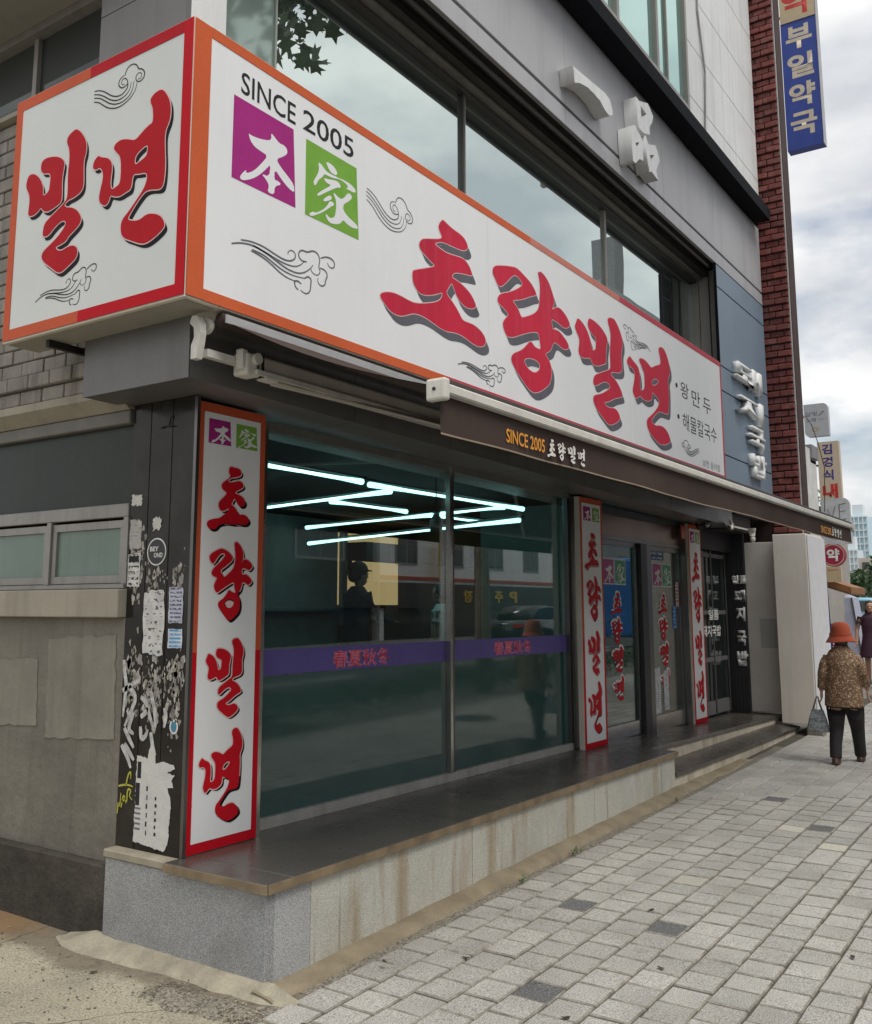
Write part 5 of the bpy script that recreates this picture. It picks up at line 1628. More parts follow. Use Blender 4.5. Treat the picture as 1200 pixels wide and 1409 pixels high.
# torn remnants of older bills: many small flakes
bm = bmesh.new()
r_ = random.Random(5)
for k in range(520):
    u = r_.choice([-4.38, -4.21, -4.03]) + r_.gauss(0, 0.045)
    v = r_.choice([r_.gauss(1.30, 0.12), r_.gauss(1.88, 0.06), r_.uniform(1.1, 1.45), r_.gauss(2.02, 0.1) if u < -4.3 else r_.gauss(1.25, 0.1)])
    s = abs(r_.gauss(0.004, 0.009)) + 0.0025
    n = 9
    if not (-4.442 < u < -3.965): continue
    vs = [bm.verts.new(SPx(u + s * r_.uniform(0.4, 1.1) * math.cos(2 * math.pi * i / n), v + 1.8 * s * r_.uniform(0.4, 1.1) * math.sin(2 * math.pi * i / n), 0.0012 + 0.0004 * (k % 3))) for i in range(n)]
    bm.faces.new(vs)
o = obj("paper_flakes", bm, PAPER_G, B)
o['kind'] = 'stuff'
WHITE_SPRAY = M("spray_white", (0.50, 0.49, 0.47), 0.7, var=0.3, scale=30, stain=0.5, stain_col=(0.12, 0.11, 0.10), stain_scale=24)
GR = [[(-4.444, 1.416), (-4.437, 1.358), (-4.412, 1.276), (-4.426, 1.192), (-4.433, 1.109)], [(-4.445, 1.248), (-4.405, 1.268), (-4.305, 1.313)], [(-4.392, 1.277), (-4.324, 1.222), (-4.37, 1.137), (-4.416, 1.06)], [(-4.416, 1.052), (-4.373, 0.998), (-4.332, 0.952)], [(-4.344, 1.139), (-4.389, 1.046), (-4.337, 1.025)], [(-4.435, 0.96), (-4.379, 0.9), (-4.35, 0.845)], [(-4.41, 0.97), (-4.327, 0.888)], [(-4.29, 1.223), (-4.247, 1.201), (-4.218, 1.138), (-4.175, 1.052)], [(-4.285, 1.117), (-4.243, 1.145), (-4.232, 1.17)], [(-4.285, 1.068), (-4.274, 0.996), (-4.235, 1.024), (-4.225, 1.057)], [(-4.213, 1.26), (-4.168, 1.141), (-4.164, 1.069)], [(-4.199, 1.043), (-4.183, 0.98), (-4.155, 0.926)], [(-4.097, 1.177), (-4.082, 1.13), (-4.097, 1.074)]]
strokes("graffiti", GR, SPx, 0.0034, 0.028, WHITE_SPRAY, B, label="white sprayed graffiti scrawl on the pilaster")
GY = [[(-4.445, 0.599), (-4.44, 0.664), (-4.427, 0.628), (-4.42, 0.709)], [(-4.415, 0.634), (-4.398, 0.712), (-4.375, 0.658)], [(-4.414, 0.662), (-4.38, 0.682)], [(-4.37, 0.667), (-4.368, 0.739), (-4.336, 0.73), (-4.355, 0.7), (-4.326, 0.683)], [(-4.445, 0.743), (-4.376, 0.758), (-4.324, 0.751)], [(-4.382, 0.754), (-4.367, 0.812), (-4.346, 0.83), (-4.346, 0.789)]]
strokes("graffiti", GY, SPx, 0.0034, 0.011, M("spray_yellow", (0.42, 0.40, 0.05), 0.6), B, label="small yellow sprayed tag low on the pilaster")
bm = bmesh.new()
for pts in ([(3.556, 4.20, 2.70), (3.553, 4.215, 2.70), (3.55, 4.18, 2.705), (3.55, 4.10, 2.70)], [(3.553, 4.15, 2.70), (3.55, 4.12, 2.76)]):
    tube(pts, 0.004, bm, 5)
tag(obj("wire_scrap", bm, DARKVOID), "scrap of black wire sticking out at the pilaster's top", "wire")
# dry leaves on the ground
LEAF = M("dry_leaf", (0.05, 0.035, 0.02), 0.8, var=0.3)
spots = [(2.55, 3.42, "dry leaf lying on the lane slab near its left part"), (2.93, 3.33, "dark dry leaf on the lane slab near the rubble"), (3.2, 4.12, "dry leaf on the seam before the granite side"),
         (4.02, 2.98, "curled leaf on the cement fillet below the rust stains"), (4.35, 2.72, "leaf on a paver two rows from the kerb strip"), (4.75, 1.86, "leaf on the pavers between the two dark ones"), (3.32, 2.9, "leaf at the pavement's left corner by the kerb stone"), (5.55, 2.22, "leaf on the warm paver behind the dark ones"), (4.0, 2.0, "leaf on the pavers at the photo's bottom edge"), (5.4, 1.12, "small leaf on the pavers towards the right edge")]
for k, (x, y, lab) in enumerate(spots):
    bm = bmesh.new()
    a0 = RD.uniform(0, 6.28)
    n = 9
    ring = []
    z0 = (zg(x) if y < 3.02 else lz(x, y)) + 0.006
    if k == 3: z0 += 0.03
    for i in range(n):
        t_ = 2 * math.pi * i / n
        lx, ly = 0.022 * math.cos(t_), 0.011 * math.sin(t_) * (1 + 0.3 * math.cos(3 * t_))
        ring.append(bm.verts.new((x + lx * math.cos(a0) - ly * math.sin(a0), y + lx * math.sin(a0) + ly * math.cos(a0), z0 + 0.004 * abs(math.cos(t_)))))
    c = bm.verts.new((x, y, z0 - 0.002))
    for i in range(n):
        bm.faces.new((c, ring[i], ring[(i + 1) % n]))
    tag(obj("dry_leaf", bm, LEAF), lab, "leaf", "dry leaves on the ground")
# ------------------------------------------------------------------ inside the restaurant
TUBE = emitter("tube_light", (0.5, 0.97, 0.98), 2.6)
def lamp_tube(a, b_, lab):
    a, b_ = Vector(a), Vector(b_)
    t = root("tube_light", lab, "light", (a + b_) / 2, "fluorescent tubes under the restaurant ceiling")
    obj("tube", tube([a, b_], 0.026, None, 10), TUBE, t)
    d = (b_ - a).normalized() * 0.06
    bm = tube([a + Vector((0, 0, 0.035)) - d, b_ + Vector((0, 0, 0.035)) + d], 0.016, None, 6)
    obj("batten", bm, DARKVOID, t)
zt = 2.75
T_ = [((4.9, 4.96), (6.34, 4.96), "tube light nearest the window at its left"), ((6.52, 5.02), (9.1, 4.93), "tube light crossing behind the window mullion"),
      ((7.6, 7.9), (7.02, 5.16), "slanting tube light left of the long middle row"), ((7.36, 6.15), (8.62, 6.12), "short tube light between the slanting ones"),
      ((9.61, 8.44), (9.1, 6.1), "slanting tube light in the middle of the ceiling"), ((9.06, 5.95), (8.82, 5.0), "slanting tube light joining the front row"),
      ((10.3, 9.0), (8.78, 4.8), "longest slanting tube light, the lowest row in the photo"), ((5.3, 6.35), (6.2, 6.33), "tube light half hidden by the corner sign"),
      ((9.15, 6.15), (10.3, 6.1), "tube light right of the mullion, lowest row")]
for a, b_, lab in T_:
    zz = 2.6 if "longest" in lab else zt
    lamp_tube((*a, zz), (*b_, zz), lab)
# hanging lamp by the mullion
t = root("hanging_lamp", "small grey hanging lamp seen right of the window mullion", "lamp", (7.15, 4.75, 2.35))
obj("shade", tube([(7.15, 4.75, 2.53), (7.15, 4.75, 2.47), (7.15, 4.75, 2.37)], [0.025, 0.06, 0.055], None, 14), M("lamp_grey", (0.22, 0.24, 0.24), 0.4), t, True)
obj("cord", tube([(7.15, 4.75, 3.0), (7.15, 4.75, 2.53)], 0.006, None, 5), DARKVOID, t)
# screen, shelf and lit doorway on the partition
t = root("wall_screen", "dark wall screen tilted on the partition at the left", "screen", (9.05, 9.2, 1.9))
bm = box(8.45, 9.45, 9.16, 9.22, 1.95, 2.55, None, 0.01)
obj("screen", bm, M("screen_black", (0.02, 0.022, 0.024), 0.2), t)
obj("screen_frame", box(8.42, 9.48, 9.223, 9.248, 1.92, 2.58), DARKVOID, t)
tag(obj("wall_shelf", box(7.3, 11.2, 9.05, 9.245, 1.66, 1.74), M("shelf_pale", (0.45, 0.47, 0.46), 0.6)), "long pale shelf under the wall screen", "shelf")
t = root("kitchen_hatch", "warmly lit kitchen opening behind the man in black", "hatch", (11.75, 9.2, 1.75))
WARM_L = emitter("kitchen_glow", (1.0, 0.66, 0.3), 0.42)
obj("lit_panel", box(11.42, 13.0, 9.40, 9.42, 1.75, 2.85), WARM_L, t)
obj("hatch_frame", box(11.28, 11.40, 9.18, 9.245, 1.45, 2.85), M("frame_pale", (0.5, 0.5, 0.48), 0.6), t)
obj("menu_board", box(11.5, 11.75, 9.37, 9.39, 2.2, 2.45), DARKVOID, t)
TABLE = M("table_dark", (0.03, 0.026, 0.024), 0.35)
CHAIRM = M("chair_dark", (0.035, 0.03, 0.03), 0.5)
def table(x, y, lab):
    t = root("dining_table", lab, "table", (x, y, 0.36), "dining tables inside")
    obj("tabletop", box(x - 0.6, x + 0.6, y - 0.36, y + 0.36, 1.08, 1.12, None, 0.006), TABLE, t)
    for sx in (-0.52, 0.52):
        for sy in (-0.3, 0.3):
            obj("leg", box(x + sx - 0.025, x + sx + 0.025, y + sy - 0.025, y + sy + 0.025, 0.362, 1.078), TABLE, t)
    return t
table(5.6, 5.2, "dark dining table by the window's left end")
table(7.75, 6.3, "dark dining table with jars beside the man in black")
table(10.2, 5.3, "dark dining table right of the window mullion")
def chair(x, y, s, lab):
    t = root("dining_chair", lab, "chair", (x, y, 0.36), "dining chairs inside")
    obj("seat", box(x - 0.2, x + 0.2, y - 0.2, y + 0.2, 0.80, 0.84, None, 0.01), CHAIRM, t)
    obj("backrest", box(x + s * 0.18 - 0.015, x + s * 0.18 + 0.015, y - 0.2, y + 0.2, 0.845, 1.30, None, 0.01), CHAIRM, t)
    for sx in (-0.17, 0.17):
        for sy in (-0.17, 0.17):
            obj("leg", tube([(x + sx, y + sy, 0.362), (x + sx, y + sy, 0.798)], 0.014, None, 6), CHAIRM, t)
chair(6.55, 5.2, 1, "dark chair at the window table")
chair(8.75, 6.55, 1, "dark chair right of the table with jars")
for k, dx in enumerate((-0.25, -0.17, 0.1, 0.2)):
    t = tag(obj("table_jar", tube([(7.75 + dx, 6.2, 1.122), (7.75 + dx, 6.2, 1.20), (7.75 + dx, 6.2, 1.22)], [0.025, 0.025, 0.015], None, 10), M("jar_pale", (0.6, 0.58, 0.52), 0.4)), ["pale jar at the left of the table row", "second pale jar of the row on the table", "third pale jar of the row on the table", "pale jar at the right of the table row"][k], "jar", "jars on the inner table")
# ------------------------------------------------------------------ people
def fuse(name, bm, voxel, mat, parent, smooth_it=4, xf=None, label=None):
    """Welds overlapping tubes and lofts into one continuous skin."""
    bmesh.ops.recalc_face_normals(bm, faces=bm.faces)
    me = bpy.data.meshes.new("tmp")
    bm.to_mesh(me)
    bm.free()
    o = bpy.data.objects.new("tmp", me)
    COL.objects.link(o)
    md = o.modifiers.new("r", 'REMESH')
    md.mode = 'VOXEL'
    md.voxel_size = voxel
    sm = o.modifiers.new("s", 'SMOOTH')
    sm.iterations = smooth_it
    sm.factor = 0.5
    dg = bpy.context.evaluated_depsgraph_get()
    res = bpy.data.meshes.new_from_object(o.evaluated_get(dg))
    bpy.data.objects.remove(o)
    bpy.data.meshes.remove(me)
    if xf is not None:
        res.transform(xf)
    return link_mesh(name, res, mat, parent, True, label)

SKIN = M("skin", (0.46, 0.27, 0.19), 0.5, var=0.05, scale=20)
SKIN_D = M("skin_dark", (0.40, 0.22, 0.15), 0.5, var=0.05, scale=20)  # darker skin tone, for the two figures indoors

def hand(bm, w, d, fwd, thumb_side, s=1.0):
    """Palm, four unequal curled fingers and a thumb; w wrist, d direction of the hand."""
    w, d = Vector(w), Vector(d).normalized()
    fwd = (Vector(fwd) - d * d.dot(Vector(fwd))).normalized()
    nrm = d.cross(fwd).normalized() * thumb_side
    palm_end = w + d * 0.085 * s
    tube([w, w + d * 0.04 * s, palm_end], [0.024 * s, 0.036 * s, 0.036 * s], bm, 10, 0.45, fwd)
    for k, (off, ln) in enumerate(((0.027, 0.068), (0.009, 0.078), (-0.009, 0.072), (-0.026, 0.055))):
        b0 = palm_end + fwd * off * s - d * 0.01 * s
        tube([b0, b0 + d * ln * 0.45 * s + nrm * 0.004 * s, b0 + d * ln * 0.8 * s + nrm * 0.018 * s, b0 + d * ln * 0.9 * s + nrm * 0.034 * s], [0.0088 * s, 0.0085 * s, 0.008 * s, 0.0065 * s], bm, 8)
    t0 = w + d * 0.03 * s + fwd * 0.028 * s
    tube([t0, t0 + fwd * 0.025 * s + d * 0.025 * s + nrm * 0.008 * s, t0 + fwd * 0.030 * s + d * 0.055 * s + nrm * 0.02 * s], [0.012 * s, 0.0105 * s, 0.0085 * s], bm, 8)

def head(bm, c, s=1.0):
    """Head facing +X at centre c, with nose, ears, jaw and neck."""
    x, y, z = c
    ball((x, y, z + 0.012 * s), (0.096 * s, 0.077 * s, 0.105 * s), bm, 18, 12)
    ball((x + 0.022 * s, y, z - 0.055 * s), (0.066 * s, 0.057 * s, 0.062 * s), bm, 16, 10)
    tube([(x + 0.085 * s, y, z + 0.012 * s), (x + 0.108 * s, y, z - 0.028 * s)], [0.009 * s, 0.016 * s], bm, 8)
    for sy in (-1, 1):
        ball((x - 0.008 * s, y + sy * 0.078 * s, z - 0.012 * s), (0.019 * s, 0.011 * s, 0.031 * s), bm, 10, 8)
    tube([(x - 0.03 * s, y, z - 0.175 * s), (x - 0.018 * s, y, z - 0.06 * s)], [0.056 * s, 0.052 * s], bm, 12)

def face(parent, c, xf, s=1.0):
    x, y, z = c
    for sy in (-1, 1):
        bm = ball((x + 0.083 * s, y + sy * 0.032 * s, z + 0.012 * s), (0.010 * s, 0.014 * s, 0.008 * s), None, 10, 8)
        bm.transform(xf)
        obj("eye", bm, M("eye_dark", (0.03, 0.02, 0.015), 0.2), parent)
    bm = ball((x + 0.084 * s, y, z - 0.068 * s), (0.008 * s, 0.024 * s, 0.007 * s), None, 10, 8)
    bm.transform(xf)
    obj("mouth", bm, M("lips", (0.36, 0.13, 0.11), 0.5), parent)

def xform(loc, yaw): return Matrix.Translation(loc) @ Matrix.Rotation(yaw, 4, 'Z')

# --- the woman in the orange hat, walking away
loc = Vector((11.15, 2.235, zg(11.15)))
XF = xform(loc, math.radians(6)) @ Matrix.Scale(0.965, 4)
P1 = root("person", "person in an orange hat and brown patterned blouse walking away with a bag", "person", loc)
LF, RF = (-0.05, 0.115), (0.30, -0.105)           # left and right foot (x forward, y left)
LW, RW = (0.0, 0.23, 0.775), (0.05, -0.235, 0.80)
bm = bmesh.new()
head(bm, (0.075, 0, 1.36), 0.94)
loft([((0, 0, 0.68), 0.085, 0.12), ((0, 0, 0.95), 0.09, 0.13), ((0.02, 0, 1.16), 0.08, 0.13), ((0.04, 0, 1.26), 0.05, 0.07)], bm)
for (sh, el, wr, sd) in (((0.02, 0.15, 1.155), (-0.045, 0.205, 0.965), LW, 1), ((0.02, -0.15, 1.155), (-0.05, -0.215, 0.975), RW, -1)):
    tube([sh, el, wr], [0.045, 0.038, 0.026], bm, 12)
    hand(bm, wr, (0.12, 0.02 * sd, -1), (1, 0, 0), -sd, 0.95)
for (fx_, fy_), hy in ((LF, 0.088), (RF, -0.088)):
    tube([(0.0, hy * 0.9, 0.70), ((fx_) * 0.5 + 0.045, hy * 1.05, 0.37), (fx_ - 0.02, fy_, 0.07)], [0.066, 0.048, 0.034], bm, 12)
    tube([(fx_ - 0.045, fy_, 0.04), (fx_ + 0.10, fy_, 0.03)], [0.034, 0.03], bm, 10)
fuse("body", bm, 0.0085, SKIN, P1, 3, XF)
face(P1, (0.075, 0, 1.36), XF, 0.94)
# trousers
TROUS = M("trousers_black", (0.016, 0.013, 0.014), 0.75, var=0.2, scale=14, fine=0.1, bump=0.3, bscale=22, bdist=0.01)
bm = bmesh.new()
loft([((0, 0, 0.60), 0.115, 0.165), ((-0.005, 0, 0.67), 0.130, 0.185), ((0, 0, 0.80), 0.122, 0.168)], bm)
for (fx_, fy_), hy in ((LF, 0.092), (RF, -0.092)):
    k_ = (fx_ * 0.5 + 0.045, hy * 1.06, 0.37)
    tube([(0.0, hy, 0.66), (fx_ * 0.25 + 0.02, hy * 1.02, 0.52), k_, (fx_ * 0.8, fy_ * 0.98, 0.2), (fx_ - 0.015, fy_, 0.065)], [0.105, 0.094, 0.074, 0.064, 0.062], bm, 16)
fuse("trousers", bm, 0.010, TROUS, P1, 4, XF)
# blouse with a small printed pattern
BLOUSE = bpy.data.materials.new("blouse_print")
BLOUSE.use_nodes = True
t_ = BLOUSE.node_tree
b_n = t_.nodes['Principled BSDF']
tcn = t_.nodes.new('ShaderNodeTexCoord')
vo = t_.nodes.new('ShaderNodeTexVoronoi')
vo.inputs['Scale'].default_value = 52
no = t_.nodes.new('ShaderNodeTexNoise')
no.inputs['Scale'].default_value = 46
no.inputs['Detail'].default_value = 3
rp = t_.nodes.new('ShaderNodeValToRGB')
e = rp.color_ramp.elements
e[0].position, e[0].color = 0.18, (0.56, 0.42, 0.26, 1)
e[1].position, e[1].color = 0.42, (0.17, 0.095, 0.055, 1)
q = e.new(0.27)
q.color = (0.36, 0.24, 0.14, 1)
mixn = t_.nodes.new('ShaderNodeMath')
mixn.operation = 'MULTIPLY'
t_.links.new(tcn.outputs['Object'], vo.inputs['Vector'])
t_.links.new(tcn.outputs['Object'], no.inputs['Vector'])
t_.links.new(vo.outputs['Distance'], mixn.inputs[0])
t_.links.new(no.outputs['Fac'], mixn.inputs[1])
mr = t_.nodes.new('ShaderNodeMath')
mr.operation = 'MULTIPLY'
mr.inputs[1].default_value = 1.9
t_.links.new(mixn.outputs[0], mr.inputs[0])
t_.links.new(mr.outputs[0], rp.inputs['Fac'])
t_.links.new(rp.outputs['Color'], b_n.inputs['Base Color'])
b_n.inputs['Roughness'].default_value = 0.75
bw = t_.nodes.new('ShaderNodeTexNoise')
bw.inputs['Scale'].default_value = 9
t_.links.new(tcn.outputs['Object'], bw.inputs['Vector'])
bb = t_.nodes.new('ShaderNodeBump')
bb.inputs['Strength'].default_value = 0.6
bb.inputs['Distance'].default_value = 0.03
t_.links.new(bw.outputs['Fac'], bb.inputs['Height'])
t_.links.new(bb.outputs['Normal'], b_n.inputs['Normal'])
bm = bmesh.new()
loft([((-0.01, 0, 0.615), 0.152, 0.205), ((-0.015, 0, 0.80), 0.138, 0.190), ((-0.02, 0, 0.95), 0.128, 0.174), ((-0.02, 0, 1.08), 0.122, 0.168), ((-0.005, 0, 1.15), 0.11, 0.162), ((0.01, 0, 1.21), 0.088, 0.130), ((0.02, 0, 1.24), 0.072, 0.092), ((0.03, 0, 1.265), 0.062, 0.068)], bm, 24)
for (sh, el, wr) in (((0.0, 0.150, 1.155), (-0.05, 0.205, 0.965), (-0.005, 0.225, 0.80)), ((0.0, -0.150, 1.155), (-0.055, -0.210, 0.975), (0.03, -0.230, 0.84))):
    tube([(sh[0], sh[1] * 0.75, sh[2] - 0.005), (sh[0], sh[1] * 1.10, sh[2] - 0.045), (el[0] * 0.6, (sh[1] + el[1]) / 2 * 1.03, (sh[2] + el[2]) / 2), el, wr], [0.040, 0.052, 0.052, 0.049, 0.045], bm, 14)
fuse("blouse", bm, 0.011, BLOUSE, P1, 4, XF)
bm = tube([(0.03, 0, 1.245), (0.04, 0, 1.29)], [0.075, 0.062], None, 16)
bm.transform(XF)
obj("collar", bm, BLOUSE, P1, True)
HAIR_G = M("hair_dark", (0.045, 0.035, 0.03), 0.6, var=0.3, scale=40)
bm = bmesh.new()
ball((0.055, 0, 1.355), (0.098, 0.090, 0.09), bm, 16, 12)
ball((-0.005, 0, 1.31), (0.055, 0.075, 0.05), bm, 14, 10)
fuse("hair", bm, 0.010, HAIR_G, P1, 2, XF)
# bucket hat
HAT = M("felt_orange", (0.40, 0.065, 0.022), 0.85, var=0.14, scale=14, fine=0.1, fscale=120, bump=0.4, bscale=60, sheen=0.3)
prof = [(0.0, 1.545), (0.05, 1.542), (0.082, 1.525), (0.100, 1.485), (0.108, 1.43), (0.112, 1.40), (0.135, 1.365), (0.158, 1.33), (0.160, 1.324), (0.150, 1.33), (0.118, 1.372), (0.102, 1.40), (0.095, 1.43)]
bm = bmesh.new()
rr = []
n = 36
for (r__, z__) in prof:
    ring = []
    for k in range(n):
        a = 2 * math.pi * k / n
        wv = 1 + 0.05 * math.sin(3 * a + 1) * max(0, (1.40 - z__) / 0.08) + 0.02 * math.sin(7 * a) * max(0, (1.40 - z__) / 0.08)
        ring.append(bm.verts.new((0.055 + r__ * wv * math.cos(a) * 1.05 + (1.45 - z__) * 0.10, r__ * wv * math.sin(a), z__ - 0.018 + 0.008 * math.sin(2 * a) * max(0, (1.40 - z__) / 0.08))))
    rr.append(ring)
for a, b_ in zip(rr, rr[1:]):
    for k in range(n):
        bm.faces.new((a[k], a[(k + 1) % n], b_[(k + 1) % n], b_[k]))
bm.transform(XF)
hat_ = obj("hat", bm, HAT, P1, True)
bm = bmesh.new()
rr = []
for z__, r__ in ((1.372, 0.117), (1.385, 0.121), (1.402, 0.117)):
    rr.append([bm.verts.new((0.058 + r__ * 1.05 * math.cos(2 * math.pi * k / n), r__ * math.sin(2 * math.pi * k / n), z__ + 0.004 * math.sin(5 * k))) for k in range(n)])
for a, b_ in zip(rr, rr[1:]):
    for k in range(n):
        bm.faces.new((a[k], a[(k + 1) % n], b_[(k + 1) % n], b_[k]))
bm.transform(XF)
obj("hat_band", bm, HAT, hat_, True)
SHOE = M("shoe_brown", (0.075, 0.04, 0.028), 0.5, var=0.15)
for (fx_, fy_), lift in ((LF, 0), (RF, 0)):
    bm = bmesh.new()
    loft([((fx_ + 0.03, fy_, 0.004), 0.125, 0.045), ((fx_ + 0.03, fy_, 0.035), 0.122, 0.047), ((fx_ + 0.01, fy_, 0.065), 0.085, 0.042), ((fx_ - 0.02, fy_, 0.095), 0.050, 0.040)], bm, 18)
    sh_ = fuse("shoe", bm, 0.009, SHOE, P1, 2, XF)
# handbag carried in the left hand
loc_b = XF @ Vector((0.01, 0.275, 0.30))
BAG = root("handbag", "grey patterned handbag hanging from the walking person's left hand", "bag", loc_b)
BAGM = M("bag_print", (0.24, 0.26, 0.27), 0.6, var=0.55, scale=38, fine=0.3, fscale=160)
bm = bmesh.new()
v = []
for (hx, hy, z__) in ((0.052, 0.115, 0.33), (0.055, 0.118, 0.345), (0.045, 0.095, 0.46), (0.022, 0.062, 0.565)):
    m_ = []
    for k in range(20):
        a = 2 * math.pi * k / 20
        sx = (abs(math.cos(a)) ** 0.55) * (1 if math.cos(a) > 0 else -1)
        sy = (abs(math.sin(a)) ** 0.55) * (1 if math.sin(a) > 0 else -1)
        m_.append(bm.verts.new((0.015 + hx * sx, 0.285 + hy * sy, z__ + 0.004 * math.sin(3 * a))))
    v.append(m_)
for a, b_ in zip(v, v[1:]):
    for k in range(20):
        bm.faces.new((a[k], a[(k + 1) % 20], b_[(k + 1) % 20], b_[k]))
bm.faces.new(list(reversed(v[0])))
bm.faces.new(v[-1])
bm.transform(XF)
obj("bag_body", bm, BAGM, BAG, True)
for dx in (-0.015, 0.02):
    bm = tube([(0.015 + dx, 0.235, 0.55), (0.017 + dx * 0.6, 0.265, 0.66), (0.018, 0.272, 0.705), (0.018, 0.285, 0.708), (0.017 + dx * 0.6, 0.30, 0.66), (0.015 + dx, 0.335, 0.55)], 0.0075, None, 8)
    bm.transform(XF)
    obj("handle", bm, M("bag_strap", (0.12, 0.125, 0.13), 0.6), BAG, True)

# --- generic clothed figure
def figure(label, loc, yaw, H, top, bottom, hair, skin, sleeve=0.5, arms=None, skirt=None, longhair=False, cap=None, cat="person", stride=0.16):
    s = H / 1.70
    XF = xform(loc, yaw) @ Matrix.Scale(s, 4)
    p = root("person", label, cat, loc)
    arms = arms or (((-0.02, 0.27, 1.10), (0.06, 0.28, 0.87)), ((-0.02, -0.27, 1.10), (0.06, -0.28, 0.87)))
    bm = bmesh.new()
    head(bm, (0.03, 0, 1.575), 1.0)
    loft([((0, 0, 0.84), 0.11, 0.16), ((0, 0, 1.1), 0.10, 0.145), ((0, 0, 1.34), 0.095, 0.16), ((0.0, 0, 1.43), 0.06, 0.08)], bm)
    for sd, (el, wr) in zip((1, -1), arms):
        tube([(0, sd * 0.185, 1.365), el, wr], [0.048, 0.042, 0.028], bm, 12)
        hand(bm, wr, Vector(wr) - Vector(el), (1, 0, 0.01), -sd)
    feet = ((stride, 0.10), (-stride, -0.10))
    for fx_, fy_ in feet:
        tube([(0, fy_, 0.88), (fx_ * 0.5 + 0.03, fy_, 0.48), (fx_ - 0.02, fy_, 0.08)], [0.085, 0.057, 0.038], bm, 12)
        tube([(fx_ - 0.05, fy_, 0.045), (fx_ + 0.13, fy_, 0.03)], [0.038, 0.032], bm, 10)
    fuse("body", bm, 0.011, skin, p, 3, XF)
    face(p, (0.03, 0, 1.575), XF)
    bm = bmesh.new()
    loft([((0, 0, 0.82 if not skirt else 0.95), 0.135, 0.185), ((0, 0, 1.0), 0.125, 0.175), ((0, 0, 1.2), 0.13, 0.185), ((0, 0, 1.36), 0.115, 0.19), ((0, 0, 1.42), 0.085, 0.13), ((0.005, 0, 1.46), 0.066, 0.072)], bm, 20)
    for sd, (el, wr) in zip((1, -1), arms):
        a, b_, c = Vector((0, sd * 0.175, 1.37)), Vector(el), Vector(wr)
        pts = [a, a.lerp(b_, 0.55)] if sleeve < 0.7 else [a, b_, b_.lerp(c, 0.85)]
        tube(pts, [0.075, 0.068] if sleeve < 0.7 else [0.075, 0.062, 0.048], bm, 14)
    fuse("top", bm, 0.013, top, p, 4, XF)
    bm = bmesh.new()
    if skirt:
        loft([((0, 0, skirt), 0.21, 0.26), ((0, 0, skirt + 0.2), 0.18, 0.22), ((0, 0, 0.95), 0.14, 0.18), ((0, 0, 1.05), 0.128, 0.165)], bm, 24)
    else:
        loft([((0, 0, 0.78), 0.12, 0.165), ((0, 0, 0.86), 0.135, 0.185), ((0, 0, 0.98), 0.125, 0.17)], bm)
        for fx_, fy_ in feet:
            tube([(0, fy_ * 0.95, 0.84), (fx_ * 0.5 + 0.03, fy_, 0.48), (fx_ - 0.015, fy_, 0.08)], [0.108, 0.08, 0.066], bm, 14)
    fuse("skirt" if skirt else "trousers", bm, 0.013, bottom, p, 4, XF)
    bm = bmesh.new()
    ball((0.012, 0, 1.61), (0.106, 0.091, 0.108), bm, 18, 12)
    if longhair:
        loft([((-0.09, 0, 1.22), 0.045, 0.09), ((-0.075, 0, 1.40), 0.055, 0.105), ((-0.035, 0, 1.58), 0.08, 0.098)], bm)
    else:
        ball((-0.045, 0, 1.565), (0.06, 0.078, 0.07), bm, 14, 10)
    cut = [f for f in bm.verts if f.co.x > 0.075 and f.co.z < 1.64]
    bmesh.ops.delete(bm, geom=cut, context='VERTS')
    bmesh.ops.holes_fill(bm, edges=bm.edges)
    fuse("hair", bm, 0.012, hair, p, 2, XF)
    if cap:
        bm = bmesh.new()
        ball((0.012, 0, 1.635), (0.112, 0.097, 0.095), bm, 18, 12)
        loft([((0.10, 0, 1.618), 0.09, 0.075), ((0.10, 0, 1.63), 0.085, 0.07)], bm)
        fuse("cap", bm, 0.010, cap, p, 2, XF)
    for fx_, fy_ in feet:
        bm = bmesh.new()
        loft([((fx_ + 0.04, fy_, 0.003), 0.14, 0.05), ((fx_ + 0.04, fy_, 0.04), 0.135, 0.05), ((fx_ + 0.01, fy_, 0.075), 0.085, 0.045), ((fx_ - 0.03, fy_, 0.10), 0.05, 0.042)], bm, 18)
        fuse("shoe", bm, 0.012, M("shoe_black", (0.02, 0.02, 0.02), 0.5), p, 2, XF)
    return p
figure("person with long dark hair in a dark purple dress at the photo's right edge", Vector((20.6, 3.56, zg(20.6))), math.radians(190), 1.60,
       M("dress_plum", (0.045, 0.012, 0.03), 0.7, var=0.15), M("dress_plum", (0.045, 0.012, 0.03)), M("hair_black", (0.012, 0.010, 0.010), 0.5), SKIN, 0.5, None, 0.55, True)
figure("person in black jacket and cap leaning at the table inside, facing right", Vector((9.0, 7.1, 0.36)), math.radians(-20), 1.86,
       M("jacket_black", (0.012, 0.012, 0.014), 0.7), M("jeans_dark", (0.02, 0.022, 0.03), 0.8), M("hair_black", (0.012, 0.01, 0.01)), SKIN_D, 1.0,
       (((0.15, 0.26, 1.12), (0.38, 0.2, 1.10)), ((0.14, -0.26, 1.12), (0.38, -0.14, 1.08))), None, False, M("cap_black", (0.015, 0.015, 0.017), 0.7))
figure("person in a pale grey T-shirt standing inside the shop by the mullion", Vector((9.6, 6.3, 0.36)), math.radians(100), 1.62,
       M("shirt_grey", (0.62, 0.63, 0.62), 0.8), M("jeans_dark", (0.02, 0.022, 0.03)), M("hair_black", (0.012, 0.01, 0.01)), SKIN_D, 0.4)
